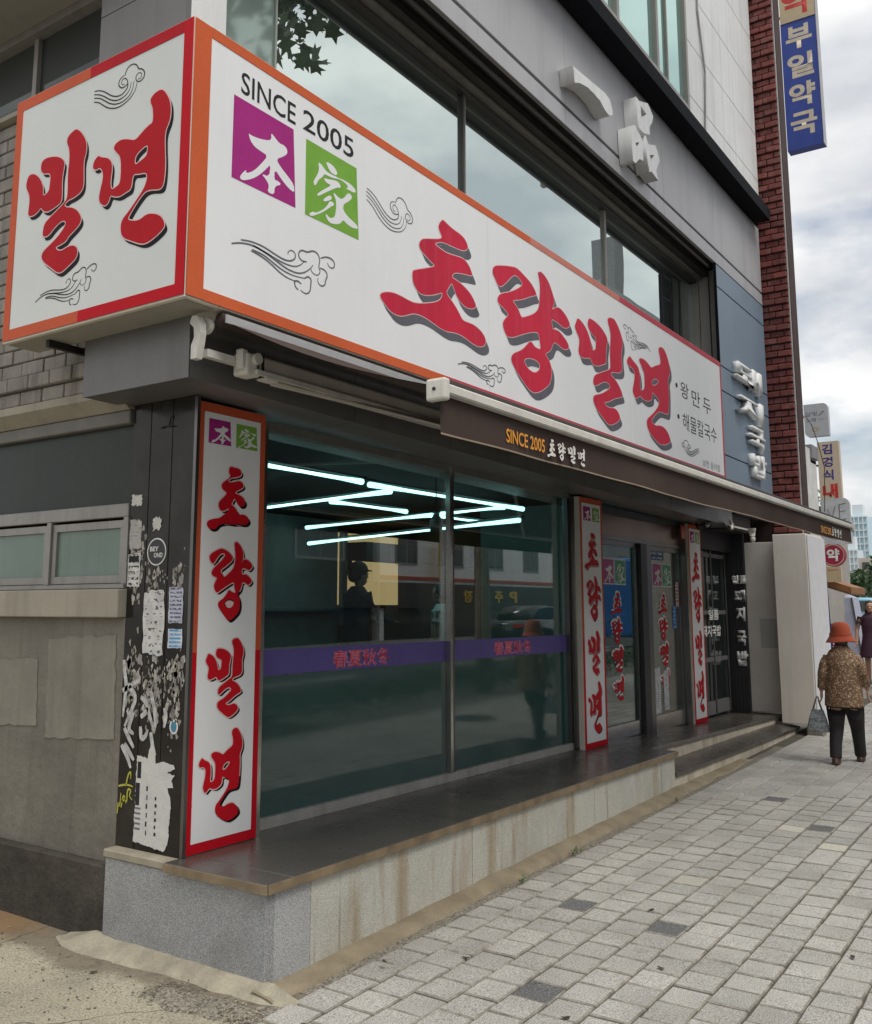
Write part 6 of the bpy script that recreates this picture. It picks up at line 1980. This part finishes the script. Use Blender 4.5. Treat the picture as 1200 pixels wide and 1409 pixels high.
# ------------------------------------------------------------------ beyond the restaurant: brick pier and neighbours
BRICK = M("red_brick", (0.175, 0.042, 0.034), 0.7, var=0.18, scale=20, fine=0.15, orand=0.25, bump=0.4, bscale=80, stain=0.25, stain_col=(0.35, 0.27, 0.25), stain_scale=9)
BRICK_J = M("brick_joint", (0.055, 0.032, 0.030), 0.9, var=0.2)
BB = root("brick_building", "narrow dark red brick building next to the grey cladding", "building", (14.4, 3.5, 0))
obj("brick_backing", box(14.225, 14.62, 3.27, 9.5, 2.4, 14.5), BRICK_J, BB)
bmb = {}
for ln in (0.185, 0.085):
    bm = box(0, 0.05, 0, ln, 0, 0.078, None, 0.007)
    me = bpy.data.meshes.new("brick")
    bm.to_mesh(me)
    bm.free()
    me.materials.append(BRICK)
    bmb[ln] = me
z, r = 2.66, 0
while z < 12.3:
    seq = ((3.262, 0.185), (3.457, 0.185)) if r % 2 else ((3.262, 0.085), (3.357, 0.185), (3.552, 0.085))
    for y0, ln in seq:
        o = bpy.data.objects.new("brick", bmb[ln])
        COL.objects.link(o)
        o.location = Vector((14.20 - (0.022 if r % 2 else 0) + RD.uniform(-0.010, 0.010), y0 + RD.uniform(-0.003, 0.003), z)) - ORG[BB.name]
        o.rotation_euler = (RD.gauss(0, 0.01), 0, RD.gauss(0, 0.02))
        o.parent = BB
    z += 0.0985
    r += 1
obj("corner_bead", box(14.215, 14.25, 3.247, 3.260, 2.4, 13.5), M("bead_white", (0.42, 0.40, 0.39), 0.6), BB)
obj("front_wall", box(14.28, 14.62, 3.245, 3.2685, 2.4, 14.5), BRICK_J, BB)
# pale neighbour set slightly back
NB = root("pale_building", "pale rendered building seen edge-on just beyond the red brick", "building", (15.4, 4.5, 0))
PALE = M("pale_render", (0.50, 0.475, 0.43), 0.8, var=0.1, streak=0.35, streak_col=(0.28, 0.26, 0.23), sscale=(7, 7, 0.5))
obj("wall", box(14.64, 16.05, 3.56, 9.5, 0.2, 12.8), PALE, NB)
for z0, z1 in ((8.2, 11.8), (5.35, 7.7)):
    w = obj("window", box(14.8, 15.75, 3.535, 3.558, z0, z1), ALU, NB)
    obj("pane", box(14.88, 15.67, 3.528, 3.534, z0 + 0.08, z1 - 0.08), SIDEGLASS, w)
obj("curtain_panel", box(14.7, 15.5, 3.50, 3.555, 4.3, 5.3), M("plum_panel", (0.14, 0.03, 0.08), 0.6), NB)
obj("parapet", box(14.62, 16.1, 3.50, 3.6, 12.8, 13.0), PALE, NB)
obj("storefront_panel", box(14.64, 16.0, 3.40, 3.555, 2.7, 4.15), M("storefront_white", (0.70, 0.70, 0.68), 0.5), NB)
obj("storefront_slot", box(15.1, 15.2, 3.392, 3.399, 2.9, 3.6), DARKVOID, NB)
t = root("air_conditioner", "grey air conditioner box hung on the pale wall beyond the brick", "air conditioner", (15.8, 3.45, 4.0))
obj("casing", box(15.6, 16.0, 3.36, 3.555, 4.0, 4.22, None, 0.01), M("ac_grey", (0.22, 0.22, 0.23), 0.5), t)
obj("bracket", box(15.62, 15.98, 3.40, 3.55, 3.94, 3.985), ALU_D, t)
t = root("meter_box", "tan meter box on the pale wall above the awning's end", "meter box", (15.9, 3.5, 3.3))
obj("box_body", box(15.78, 16.02, 3.42, 3.395 + 0.16, 3.36, 3.86, None, 0.02), M("meter_tan", (0.45, 0.38, 0.27), 0.6), t)
obj("conduit", box(15.85, 15.95, 3.46, 3.55, 2.9, 3.355), M("meter_brown", (0.22, 0.17, 0.11), 0.7), t)
tag(obj("utility_cable", tube([(16.0, 3.52, 4.75), (16.02, 3.44, 4.6), (16.02, 3.36, 4.3), (16.1, 3.30, 3.9), (16.05, 3.33, 3.2)], 0.007, None, 6), DARKVOID), "black cable hanging down the pale wall beside the round-cornered sign", "cable")
# hanging signs, facing the viewer
def hang(name, label, x, y0, y1, z0, z1, mat, depth=0.22, bev=0.0):
    s = root(name, label, "sign", (x + depth / 2, (y0 + y1) / 2, z0))
    obj("sign_box", box(x, x + depth, y0, y1, z0, z1, None, bev), mat, s)
    yb = y1
    obj("bracket", box(x + depth * 0.4, x + depth * 0.6, y1, y1 + 0.8, z1 - 0.25 * (z1 - z0), z1 - 0.25 * (z1 - z0) + 0.04), ALU_D, s)
    return s
# blue pharmacy sign
BLUE = M("sign_blue", (0.035, 0.07, 0.34), 0.5, var=0.12, scale=3)
TAN = M("sign_tan", (0.56, 0.45, 0.29), 0.5, var=0.06)
LETTER_T = M("letter_tan", (0.66, 0.58, 0.46), 0.5)
LETTER_R = M("letter_red", (0.58, 0.035, 0.03), 0.5)
s = hang("pharmacy_sign", "tall blue hanging pharmacy sign with a red letter on tan at its top", 18.0, 3.345, 3.985, 10.2, 13.9, BLUE)
obj("top_panel", box(17.985, 17.998, 3.35, 3.98, 12.78, 13.9), TAN, s)
T = side(17.984)
text("lettering", "약", T, -3.94, -3.40, 12.88, 13.5, 0, LETTER_R, s, 0.03)
for k, ch in enumerate("부일약국"):
    zc = 12.44 - 0.585 * k
    text("lettering", ch, side(17.998), -3.90, -3.43, zc - 0.235, zc + 0.235, 0, LETTER_T, s, 0.035)
obj("edge_strip", box(17.99, 18.23, 3.335, 3.344, 10.2, 13.9), M("sign_edge", (0.4, 0.4, 0.42), 0.5), s)
# round-cornered white sign
def rounded(y0, y1, z0, z1, r, n=6):
    pts = []
    for (cy, cz, a0, on) in ((y1 - r, z1 - r, 0, True), (y0 + r, z1 - r, 90, True), (y0 + r, z0 + r, 180, True), (y1 - r, z0 + r, 270, True)):
        for k in range(n + 1):
            a = math.radians(a0 + 90 * k / n)
            pts.append((cy + r * math.cos(a), cz + r * math.sin(a)))
    return pts
def leafshape(y0, y1, z0, z1, r, n=6):
    """Two opposite corners rounded, as on the white sign."""
    pts = [(y1, z1)]
    pts += [(y0 + r + r * math.cos(math.radians(90 + 90 * k / n)), z1 - r + r * math.sin(math.radians(90 + 90 * k / n))) for k in range(n + 1)]
    pts += [(y0, z0)]
    pts += [(y1 - r + r * math.cos(math.radians(270 + 90 * k / n)), z0 + r + r * math.sin(math.radians(270 + 90 * k / n))) for k in range(n + 1)]
    return pts
LILAC = M("sign_lilac", (0.50, 0.52, 0.57), 0.5, var=0.03)
s = root("leaf_sign", "pale grey hanging sign with two rounded corners and small handwriting", "sign", (18, 3.8, 4.72))
obj("sign_box", prism(leafshape(3.575, 3.985, 4.735, 5.33, 0.09), 18.0, 18.12, 'x'), LILAC, s)
INKB = M("ink_navy", (0.04, 0.05, 0.10), 0.5)
text("lettering", "달빛", side(18), -3.95, -3.76, 5.11, 5.19, 0.003, INKB, s, -0.01)
strokes("flourish", [[(-3.74, 5.11), (-3.70, 5.13), (-3.66, 5.19), (-3.64, 5.16)]], side(18), 0.003, 0.010, INKB, s)
text("lettering", "노래", side(18), -3.95, -3.79, 5.0, 5.08, 0.003, INKB, s, -0.01)
text("lettering", "주점", side(18), -3.75, -3.66, 5.02, 5.06, 0.003, M("ink_pale", (0.3, 0.31, 0.35), 0.5), s, -0.01)
flat("emblem", [circ(-3.80, 4.87, 0.062, 0.036), circ(-3.80, 4.87, 0.04, 0.018)], side(18), 0.003, M("emblem_gold", (0.55, 0.42, 0.14), 0.5), s)
obj("bracket", box(18.04, 18.08, 3.985, 4.6, 5.1, 5.14), ALU_D, s)
# clinic sign
s = hang("clinic_sign", "tan hanging clinic sign with three blue letters and one red letter", 20.0, 3.815, 4.215, 3.05, 4.95, M("clinic_tan", (0.60, 0.50, 0.39), 0.5, var=0.04), 0.15)
NAVY = M("letter_navy", (0.05, 0.04, 0.22), 0.5)
for k, ch in enumerate("김경식"):
    zc = 4.80 - 0.255 * k
    text("lettering", ch, side(20), -4.13, -3.94, zc - 0.10, zc + 0.10, 0.003, NAVY, s, 0.03)
text("lettering", "내", side(20), -4.16, -3.88, 3.82, 4.11, 0.003, LETTER_R, s, 0.045)
text("lettering", "과", side(20), -4.16, -3.88, 3.45, 3.74, 0.003, LETTER_R, s, 0.045)
# VE sign
s = root("grey_sign", "pale grey rounded hanging sign lettered VE, half behind the awning", "sign", (16.6, 3.2, 2.75))
obj("sign_box", prism(leafshape(3.065, 3.50, 2.72, 3.46, 0.10), 16.6, 16.70, 'x'), M("sign_pearl", (0.55, 0.57, 0.60), 0.45), s)
INKG = M("ink_grey", (0.17, 0.17, 0.18), 0.5)
strokes("lettering", [[(-3.40, 3.29), (-3.345, 3.12), (-3.28, 3.33)]], side(16.6), 0.003, 0.016, INKG, s, 0)
strokes("lettering", [[(-3.22, 3.10), (-3.22, 3.35)], [(-3.22, 3.35), (-3.12, 3.37)], [(-3.22, 3.235), (-3.13, 3.25)], [(-3.22, 3.10), (-3.12, 3.12)]], side(16.6), 0.003, 0.016, INKG, s, 0)
obj("bracket", box(16.63, 16.67, 3.50, 3.6, 3.2, 3.24), ALU_D, s)
# round red pharmacy sign
s = root("round_sign", "round dark red hanging sign with one white letter", "sign", (20, 4.04, 2.5))
obj("sign_disc", cyl((20.06, 4.045, 2.72), 0.225, 0.12, 'x', None, 40), M("disc_red", (0.36, 0.02, 0.055), 0.5), s)
flat("rim_line", [circ(-4.045, 2.72, 0.205, 0.205), circ(-4.045, 2.72, 0.192, 0.192)], side(20), 0.002, LETTER_T, s)
text("lettering", "약", side(20), -4.16, -3.93, 2.60, 2.84, 0.003, WHITE_V, s, 0.04)
obj("lower_plate", box(20.0, 20.1, 3.92, 4.19, 2.20, 2.49), TAN, s)
obj("bracket", box(20.04, 20.08, 4.27, 4.9, 2.7, 2.74), ALU_D, s)
text("lettering", "pharm", side(20), -4.15, -3.97, 2.40, 2.46, 0.003, LETTER_R, s)
# little brown canopy over the next shop, blue pole, red stand-up banner
t = root("small_canopy", "small brown canopy over the next shop under the round sign", "canopy", (20.5, 4.1, 2.0))
obj("roof_sheet", prism([(4.36, 2.30), (3.80, 2.10), (3.80, 1.98), (4.36, 2.17)], 20.2, 21.6, 'x'), M("canopy_brown", (0.25, 0.115, 0.045), 0.7, var=0.2), t)
obj("edge_strip", prism([(4.36, 2.172), (3.80, 1.982), (3.80, 1.95), (4.36, 2.14)], 20.19, 21.6, 'x'), M("edge_brown", (0.12, 0.06, 0.03), 0.7), t)
tag(obj("blue_pole", tube([(16.05, 3.345, 0.25), (16.05, 3.39, 2.30), (16.05, 3.41, 2.62)], 0.028, None, 10), M("pole_blue", (0.02, 0.04, 0.28), 0.5)), "thin dark blue pole leaning at the white pier's far side", "pole")
tag(obj("folded_parasol", tube([(16.02, 3.42, 2.15), (16.02, 3.45, 2.4), (16.02, 3.47, 2.6), (16.02, 3.48, 2.66)], [0.03, 0.05, 0.045, 0.015], None, 10), M("parasol_grey", (0.33, 0.33, 0.38), 0.7)), "folded grey parasol top beside the blue pole", "parasol")
t = root("banner_stand", "red stand-up banner with yellow and white letters beyond the white pier", "banner", (19.0, 4.0, 0.28))
obj("banner_sheet", box(19.0, 19.03, 3.70, 4.13, 0.62, 1.42), M("banner_red", (0.50, 0.012, 0.05), 0.5), t)
text("lettering", "달", side(19.0), -4.10, -3.90, 1.19, 1.37, 0.003, M("banner_yellow", (0.75, 0.55, 0.06), 0.5), t, 0.03)
text("lettering", "노", side(19.0), -3.96, -3.78, 0.99, 1.12, 0.003, WHITE_V, t, 0.03)
obj("foot", box(18.9, 19.13, 3.75, 4.08, zg(19), zg(19) + 0.05), DARKVOID, t)
obj("post", box(19.031, 19.05, 3.9, 3.93, zg(19) + 0.05, 1.42), ALU, t)
t = root("street_tent", "greyish translucent plastic tent over a stall further up the pavement", "tent", (25.5, 5.3, 0.4))
TENT = M("tent_plastic", (0.33, 0.35, 0.45), 0.4, var=0.12, scale=4)
bm = bmesh.new()
v = [bm.verts.new(p) for p in ((25, 4.55, 0.45), (26.2, 4.6, 0.45), (26.2, 5.75, 0.45), (25, 5.7, 0.45), (25.2, 4.75, 1.95), (26.1, 4.75, 1.95), (26.1, 5.55, 1.95), (25.2, 5.5, 1.95), (25.6, 5.1, 2.12))]
for f in ((0, 1, 5, 4), (1, 2, 6, 5), (2, 3, 7, 6), (3, 0, 4, 7), (4, 5, 8), (5, 6, 8), (6, 7, 8), (7, 4, 8)):
    bm.faces.new([v[i] for i in f])
obj("tent_sheet", bm, TENT, t)
for y_ in (4.74, 5.51):
    obj("tent_rib", tube([(25.18, y_, 1.95), (24.98, y_ + (-0.2 if y_ < 5 else 0.2), 0.45)], 0.018, None, 6), ALU_D, t)
t = root("shop_board", "small white notice board by the blue pole", "board", (18.6, 4.2, 0.28))
obj("board_sheet", box(18.6, 18.63, 3.98, 4.16, 1.45, 1.85), M("board_white", (0.7, 0.7, 0.68), 0.6), t)
obj("board_post", box(18.631, 18.65, 4.05, 4.08, zg(18.6), 1.8), ALU_D, t)

# --- far background up the street
CITY = M("tower_glass", (0.40, 0.56, 0.64), 0.4, var=0.05, scale=0.05)
CITY_F = M("tower_frame", (0.62, 0.68, 0.70), 0.6, var=0.04, scale=0.05)
def tower(label, x, y, w, d, h, floors, cols, body, frame, name="apartment_tower"):
    t = root(name, label, "tower", (x, y, 0))
    obj("tower_body", box(x - d / 2, x + d / 2, y - w / 2, y + w / 2, 0, h), body, t)
    bm = bmesh.new()
    for k in range(floors + 1):
        z_ = h * k / floors
        box(x - d / 2 - 0.7, x - d / 2 - 0.02, y - w / 2 - 0.05, y + w / 2 + 0.05, z_ - 0.22, z_ + 0.22, bm)
    for k in range(cols + 1):
        y_ = y - w / 2 + w * k / cols
        box(x - d / 2 - 0.9, x - d / 2 - 0.72, y_ - 0.14, y_ + 0.14, 0, h, bm)
    o = obj("facade_grid", bm, frame, t)
    o['kind'] = 'stuff'
    obj("roof_crown", box(x - d / 4, x + d / 4, y - w / 4, y + w / 4, h, h + 4), frame, t)
    return t
tower("pale blue glass apartment tower, the nearest one up the street", 330, 58.3, 6.2, 8, 30, 14, 5, CITY, CITY_F)
tower("paler apartment tower at the photo's right edge behind the glass one", 430, 68.5, 8, 9, 38, 16, 5, M("tower_pale", (0.48, 0.56, 0.60), 0.5), CITY_F)
tower("white-blue apartment slab behind the round sign", 300, 55.3, 4.2, 8, 18, 9, 4, M("tower_white", (0.55, 0.62, 0.65), 0.5), CITY_F)
t = root("beige_block", "beige low block with small dark windows at the photo's right edge", "building", (150, 22.8, 0))
obj("wall", box(146, 156, 19, 26.3, 0, 8.6), M("block_beige", (0.48, 0.43, 0.38), 0.8, var=0.06), t)
for k in range(4):
    for j in range(5):
        obj("window", box(145.9, 145.98, 19.5 + j * 1.4, 20.2 + j * 1.4, 1.6 + k * 1.8, 2.6 + k * 1.8), SIDEGLASS, t)

# foliage helper: leaf clumps as many small faces through the crown's volume
def crown(bm, c, r, n, size, seed=0, flat_=1.0, hole=0.25):
    r_ = random.Random(seed)
    cl = [(Vector((r_.gauss(0, 0.45), r_.gauss(0, 0.45), r_.gauss(0, 0.42)))) for _ in range(26)]
    cnt = 0
    while cnt < n:
        k = r_.choice(cl)
        p = k + Vector((r_.gauss(0, 0.2), r_.gauss(0, 0.2), r_.gauss(0, 0.17)))
        if p.length > 1.15: continue
        cnt += 1
        q = Vector((c[0] + p.x * r[0], c[1] + p.y * r[1], c[2] + p.z * r[2]))
        nrm = Vector((r_.gauss(0, 1), r_.gauss(0, 1), r_.gauss(0.6, 1))).normalized()
        a = nrm.orthogonal().normalized()
        a = Matrix.Rotation(r_.uniform(0, 6.28), 3, nrm) @ a
        b_ = nrm.cross(a)
        s = size * r_.uniform(0.6, 1.3)
        if size > 0.11:      # lobed plane-tree leaf
            pts = [(0, -0.9), (0.35, -0.45), (1.0, -0.55), (0.62, -0.05), (0.85, 0.5), (0.35, 0.38), (0, 1.1), (-0.35, 0.38), (-0.85, 0.5), (-0.62, -0.05), (-1.0, -0.55), (-0.35, -0.45)]
        else:
            pts = [(0, -1), (0.5, -0.2), (0.42, 0.4), (0, 1), (-0.42, 0.4), (-0.5, -0.2)]
        bm.faces.new([bm.verts.new(q + a * (u * s) + b_ * (v_ * s) + nrm * (0.12 * s * abs(u))) for u, v_ in pts])
LEAFM = []
for k, c in enumerate(((0.045, 0.09, 0.03), (0.06, 0.11, 0.035), (0.035, 0.075, 0.03))):
    LEAFM.append(M(f"leaf_green_{'abc'[k]}", c, 0.55, var=0.35, scale=3, orand=0.3))
BARK = M("bark", (0.16, 0.14, 0.11), 0.9, var=0.3, scale=10, bump=0.6, bscale=25)
def tree(name, label, base, h, crown_c, r, n, size, seed, mat, group=None):
    t = root(name, label, "tree", base, group)
    bx_, by_, bz_ = base
    fork = Vector((bx_ + (crown_c[0] - bx_) * 0.3, by_ + (crown_c[1] - by_) * 0.3, bz_ + (crown_c[2] - bz_) * 0.6))
    bm = tube([(bx_, by_, bz_ - 0.1), (bx_ + 0.03, by_, bz_ + 0.5), fork], [h * 0.022, h * 0.017, h * 0.013], None, 12)
    r_ = random.Random(seed)
    for k in range(7):
        a = k * 0.9 + seed
        e_ = Vector((crown_c[0] + r[0] * 0.7 * math.cos(a), crown_c[1] + r[1] * 0.7 * math.sin(a), crown_c[2] + r[2] * r_.uniform(-0.3, 0.6)))
        tube([fork - Vector((0, 0, 0.2)), fork.lerp(e_, 0.5) + Vector((0, 0, 0.2)), e_], [h * 0.009, h * 0.006, h * 0.002], bm, 7)
    obj("trunk", bm, BARK, t, True)
    bm = bmesh.new()
    crown(bm, crown_c, r, n, size, seed)
    obj("crown", bm, mat, t)
    return t
tree("street_tree", "leafy tree behind the round red sign", (30, 6.6, 0.4), 6, (30, 6.6, 3.6), (1.5, 0.75, 1.6), 1500, 0.10, 3, LEAFM[1], "trees up the street")
tree("street_tree", "small tree behind the brown canopy and the tent", (27, 5.95, 0.4), 4, (27, 5.95, 2.3), (0.9, 0.5, 0.8), 900, 0.07, 4, LEAFM[0], "trees up the street")
tree("street_tree", "dark round tree beneath the beige block", (95, 15.6, 0.4), 8, (95, 15.8, 3.6), (3.4, 1.9, 2.5), 2200, 0.20, 5, LEAFM[2], "trees up the street")
tree("street_tree", "dark tree left of the beige block behind the passer-by in plum", (80, 14.4, 0.4), 6, (80, 14.5, 2.6), (2.0, 0.9, 1.9), 1300, 0.16, 6, LEAFM[0], "trees up the street")
t = root("far_bus", "pale blue bus roof far up the street at the right edge", "bus", (70, 12.6, 0.4))
obj("bus_body", box(66, 76, 11.4, 12.9, 0.6, 2.35, None, 0.12), M("bus_sky", (0.25, 0.5, 0.66), 0.4), t)
obj("bus_window", box(65.95, 65.99, 11.5, 12.8, 1.5, 2.15), SIDEGLASS, t)
for y_ in (11.5, 12.6):
    obj("wheel", cyl((67.5, y_, 0.85), 0.45, 0.25, 'y', None, 18), DARKVOID, t)
t = root("low_wall", "grey low garden wall behind the passers-by", "wall", (40, 8.2, 0.4))
obj("wall_body", box(40, 41, 6.6, 12, 0.3, 1.35), M("lowwall_grey", (0.36, 0.36, 0.34), 0.8, var=0.1), t)
obj("coping", box(39.95, 41.05, 6.55, 12, 1.352, 1.44), M("coping_grey", (0.45, 0.45, 0.43), 0.8), t)
t = root("corner_shop", "pale building set back up the street behind the hanging signs", "building", (28, 8, 0))
obj("wall", box(18.5, 26, 4.9, 12, 0.2, 3.6), M("set_back_wall", (0.34, 0.32, 0.29), 0.8, var=0.1), t)
obj("shop_front", box(18.48, 18.5, 4.95, 6.5, 0.4, 2.5), SIDEGLASS, t)

# ------------------------------------------------------------------ the other side of the street (it shows in the glass)
hedge_bm = bmesh.new()
r_ = random.Random(9)
for k in range(22000):
    x = r_.uniform(5.0, 30.0)
    y = r_.uniform(-2.2, -0.45)
    hmax = 0.40 + 0.16 * noise.noise(Vector((x * 0.8, y * 1.5, 0))) + 0.08 * noise.noise(Vector((x * 3, y * 3, 4)))
    z = 0.02 + hmax * math.sqrt(r_.random())
    nrm = Vector((r_.gauss(0, 1), r_.gauss(0, 1), r_.gauss(0.8, 1))).normalized()
    a = nrm.orthogonal().normalized()
    b_ = nrm.cross(a)
    s = r_.uniform(0.014, 0.034)
    q = Vector((x, y, z + zg(x)))
    hedge_bm.faces.new([hedge_bm.verts.new(q + a * (u * s) + b_ * (v_ * s * 1.6)) for u, v_ in ((0, -1), (0.5, -0.1), (0, 1), (-0.5, -0.1))])
o = obj("ground_cover", hedge_bm, M("hedge_green", (0.06, 0.085, 0.04), 0.6, var=0.4, scale=2, orand=0.3))
tag(o, None, None, None, 'stuff')
tree("plane_tree", "plane tree in the planting bed opposite the corner, mirrored in the upper glass", (7.6, -1.7, 0), 13, (8.5, -1.6, 12.6), (2.6, 2.2, 3.4), 1500, 0.15, 12, LEAFM[1], "trees in the planting bed")
tree("plane_tree", "plane tree in the planting bed mirrored in the shop window", (16.2, -1.5, 0), 9, (16.2, -1.5, 5.6), (2.2, 1.8, 2.6), 1500, 0.12, 13, LEAFM[0], "trees in the planting bed")
WALLW = M("opposite_white", (0.86, 0.855, 0.83), 0.8, var=0.05, streak=0.3, streak_col=(0.4, 0.39, 0.37), sscale=(3, 3, 0.3))
def block(label, x0, x1, y0, y1, h, mat, floors, base_mat, cols, red=True):
    t = root("street_building", label, "building", ((x0 + x1) / 2, (y0 + y1) / 2, 0), "buildings across the street")
    obj("wall", box(x0, x1, y0, y1, 0, h), mat, t)
    obj("shop_band", box(x0, x1, y1 + 0.001, y1 + 0.3, 1.7, 2.75), base_mat, t)
    obj("shop_glass", box(x0 + 0.3, x1 - 0.3, y1 + 0.002, y1 + 0.05, 0.1, 1.7), SIDEGLASS, t)
    for k in range(1, floors):
        z0 = 3.3 + (k - 1) * 3.0
        if red: obj("red_line", box(x0, x1, y1 + 0.002, y1 + 0.06, z0 - 0.42, z0 - 0.27), M("line_red", (0.5, 0.09, 0.06), 0.6), t)
        for j in range(cols):
            a = x0 + (x1 - x0) * (j + 0.28) / cols
            b_ = x0 + (x1 - x0) * (j + 0.72) / cols
            w = obj("window", box(a, b_, y1 + 0.002, y1 + 0.04, z0 + 0.2, z0 + 1.7), ALU, t)
            obj("pane", box(a + 0.12, (a + b_) / 2 - 0.04, y1 + 0.041, y1 + 0.05, z0 + 0.3, z0 + 1.6), SIDEGLASS, w)
            obj("pane", box((a + b_) / 2 + 0.04, b_ - 0.12, y1 + 0.041, y1 + 0.05, z0 + 0.3, z0 + 1.6), SIDEGLASS, w)
    return t
DARKB = M("band_dark", (0.03, 0.03, 0.032), 0.5)
bk = block("white building with red lines and parking sign across the street", 31.5, 50, -27, -15.5, 8.8, WALLW, 3, DARKB, 5)
block("grey taller building down the street on the far side", 54, 84, -30, -15.5, 22.0, M("opposite_grey", (0.30, 0.31, 0.33), 0.8, var=0.06), 5, DARKB, 6, False)
block("dark brown building opposite the lane mouth", -8, 31, -29, -15.5, 7.6, M("opposite_brown", (0.055, 0.045, 0.038), 0.8, var=0.1), 3, DARKB, 6, False)  # out of view; coloured dark and kept low for what the glass mirrors
gb = [o for o in COL.objects if o.name.startswith("street_building") and "grey taller" in o.get("label", "")][0]
obj("chimney", box(57.2, 58.6, -17.5, -15.9, 22.0, 26.0), M("chimney_grey", (0.2, 0.2, 0.21), 0.8), gb)
YEL = M("sign_yellow", (0.70, 0.45, 0.03), 0.5)
Tf = lambda u, v, w: (u, -15.195 + w, v)
for c, u in (("P", 41.6), ("주", 40.2), ("차", 38.8), ("장", 37.4)):
    text("lettering", c, Tf, u, u + 0.8, 1.95, 2.5, 0.01, YEL, bk, 0.03, mirror=True)
tag(obj("yellow_sign", box(35.2, 35.7, -15.1, -14.6, 3.0, 4.6), YEL), "yellow upright shop sign across the street", "sign")
# parked and passing vehicles on the road
def car(label, x, y, mat, heading=1, group="cars on the road"):
    t = root("car", label, "car", (x, y, -0.05), group)
    zr = zg(x) - 0.05
    L_, Wd = 4.7, 1.82
    prof_b = [(-2.35, 0.28), (-2.33, 0.72), (-2.2, 0.86), (-1.55, 0.95), (1.0, 0.92), (1.9, 0.82), (2.28, 0.66), (2.35, 0.30)]
    bm = prism([(x + heading * a, zr + b_) for a, b_ in prof_b], y - Wd / 2, y + Wd / 2)
    bmesh.ops.bevel(bm, geom=list(bm.edges), offset=0.07, segments=2, affect='EDGES')
    obj("body", bm, mat, t, True)
    cab = [(-1.65, 0.94), (-1.05, 1.38), (-0.2, 1.46), (0.45, 1.38), (1.15, 0.93)]
    bm = prism([(x + heading * a, zr + b_) for a, b_ in cab], y - Wd / 2 + 0.14, y + Wd / 2 - 0.14)
    bmesh.ops.bevel(bm, geom=list(bm.edges), offset=0.06, segments=2, affect='EDGES')
    obj("roof", bm, mat, t, True)
    win = [(-1.45, 0.97), (-0.98, 1.33), (-0.2, 1.40), (0.4, 1.33), (0.95, 0.97)]
    for sy in (-1, 1):
        yy = y + sy * (Wd / 2 - 0.135)
        obj("side_window", prism([(x + heading * a, zr + b_) for a, b_ in win], yy - 0.006, yy + 0.006), SIDEGLASS, t)
    for wx in (-1.4, 1.42):
        for sy in (-1, 1):
            wh = obj("wheel", cyl((x + heading * wx, y + sy * 0.83, zr + 0.32), 0.32, 0.2, 'y', None, 22), DARKVOID, t)
            obj("rim", cyl((x + heading * wx, y + sy * 0.937, zr + 0.32), 0.2, 0.02, 'y', None, 16), STEEL, wh)
    for sy in (-0.65, 0.65):
        obj("tail_light", box(x - heading * 2.36 - 0.03, x - heading * 2.36 + 0.03, y + sy - 0.2, y + sy + 0.2, zr + 0.66, zr + 0.78), M("tail_red", (0.5, 0.02, 0.02), 0.3), t)
        obj("headlight", box(x + heading * 2.33 - 0.03, x + heading * 2.33 + 0.03, y + sy - 0.2, y + sy + 0.2, zr + 0.56, zr + 0.68), WHITE_V, t)
    return t
car("black saloon car driving away on the far lane", 33.5, -9.6, M("paint_black", (0.012, 0.012, 0.014), 0.15, coat=0.8), 1)
car("white saloon car further along the far lane", 37.8, -13.0 + 1.2, M("paint_white", (0.75, 0.75, 0.74), 0.25, coat=0.6), 1)
t = root("city_bus", "blue city bus in the near lane, mirrored in the glass doors", "bus", (37.5, -5.0, 0))
zr = zg(37) - 0.05
BUSB = M("bus_blue", (0.03, 0.14, 0.48), 0.3, coat=0.5)
obj("body", box(32, 43, -6.2, -3.7, zr + 0.35, zr + 3.1, None, 0.12, 2), BUSB, t)
for k in range(7):
    obj("side_window", box(32.4 + k * 1.5, 33.7 + k * 1.5, -3.699, -3.69, zr + 1.35, zr + 2.4), SIDEGLASS, t)
for wx in (34.3, 40.7):
    wh = obj("wheel", cyl((wx, -3.85, zr + 0.48), 0.48, 0.3, 'y', None, 24), DARKVOID, t)
    obj("rim", cyl((wx, -3.69, zr + 0.48), 0.28, 0.02, 'y', None, 18), STEEL, wh)
t = root("lamp_post", "grey lamp post on the kerb mirrored in the shop window", "lamp post", (17.4, -2.3, 0))
obj("pole", tube([(17.4, -2.34, 0.08), (17.4, -2.34, 7.0)], [0.08, 0.05], None, 12), ALU, t)
obj("arm", tube([(17.4, -2.34, 6.9), (17.4, -4.0, 7.3)], 0.035, None, 8), ALU, t)
obj("lamp_head", box(17.3, 17.5, -4.5, -3.9, 7.25, 7.35, None, 0.03), ALU_D, t)
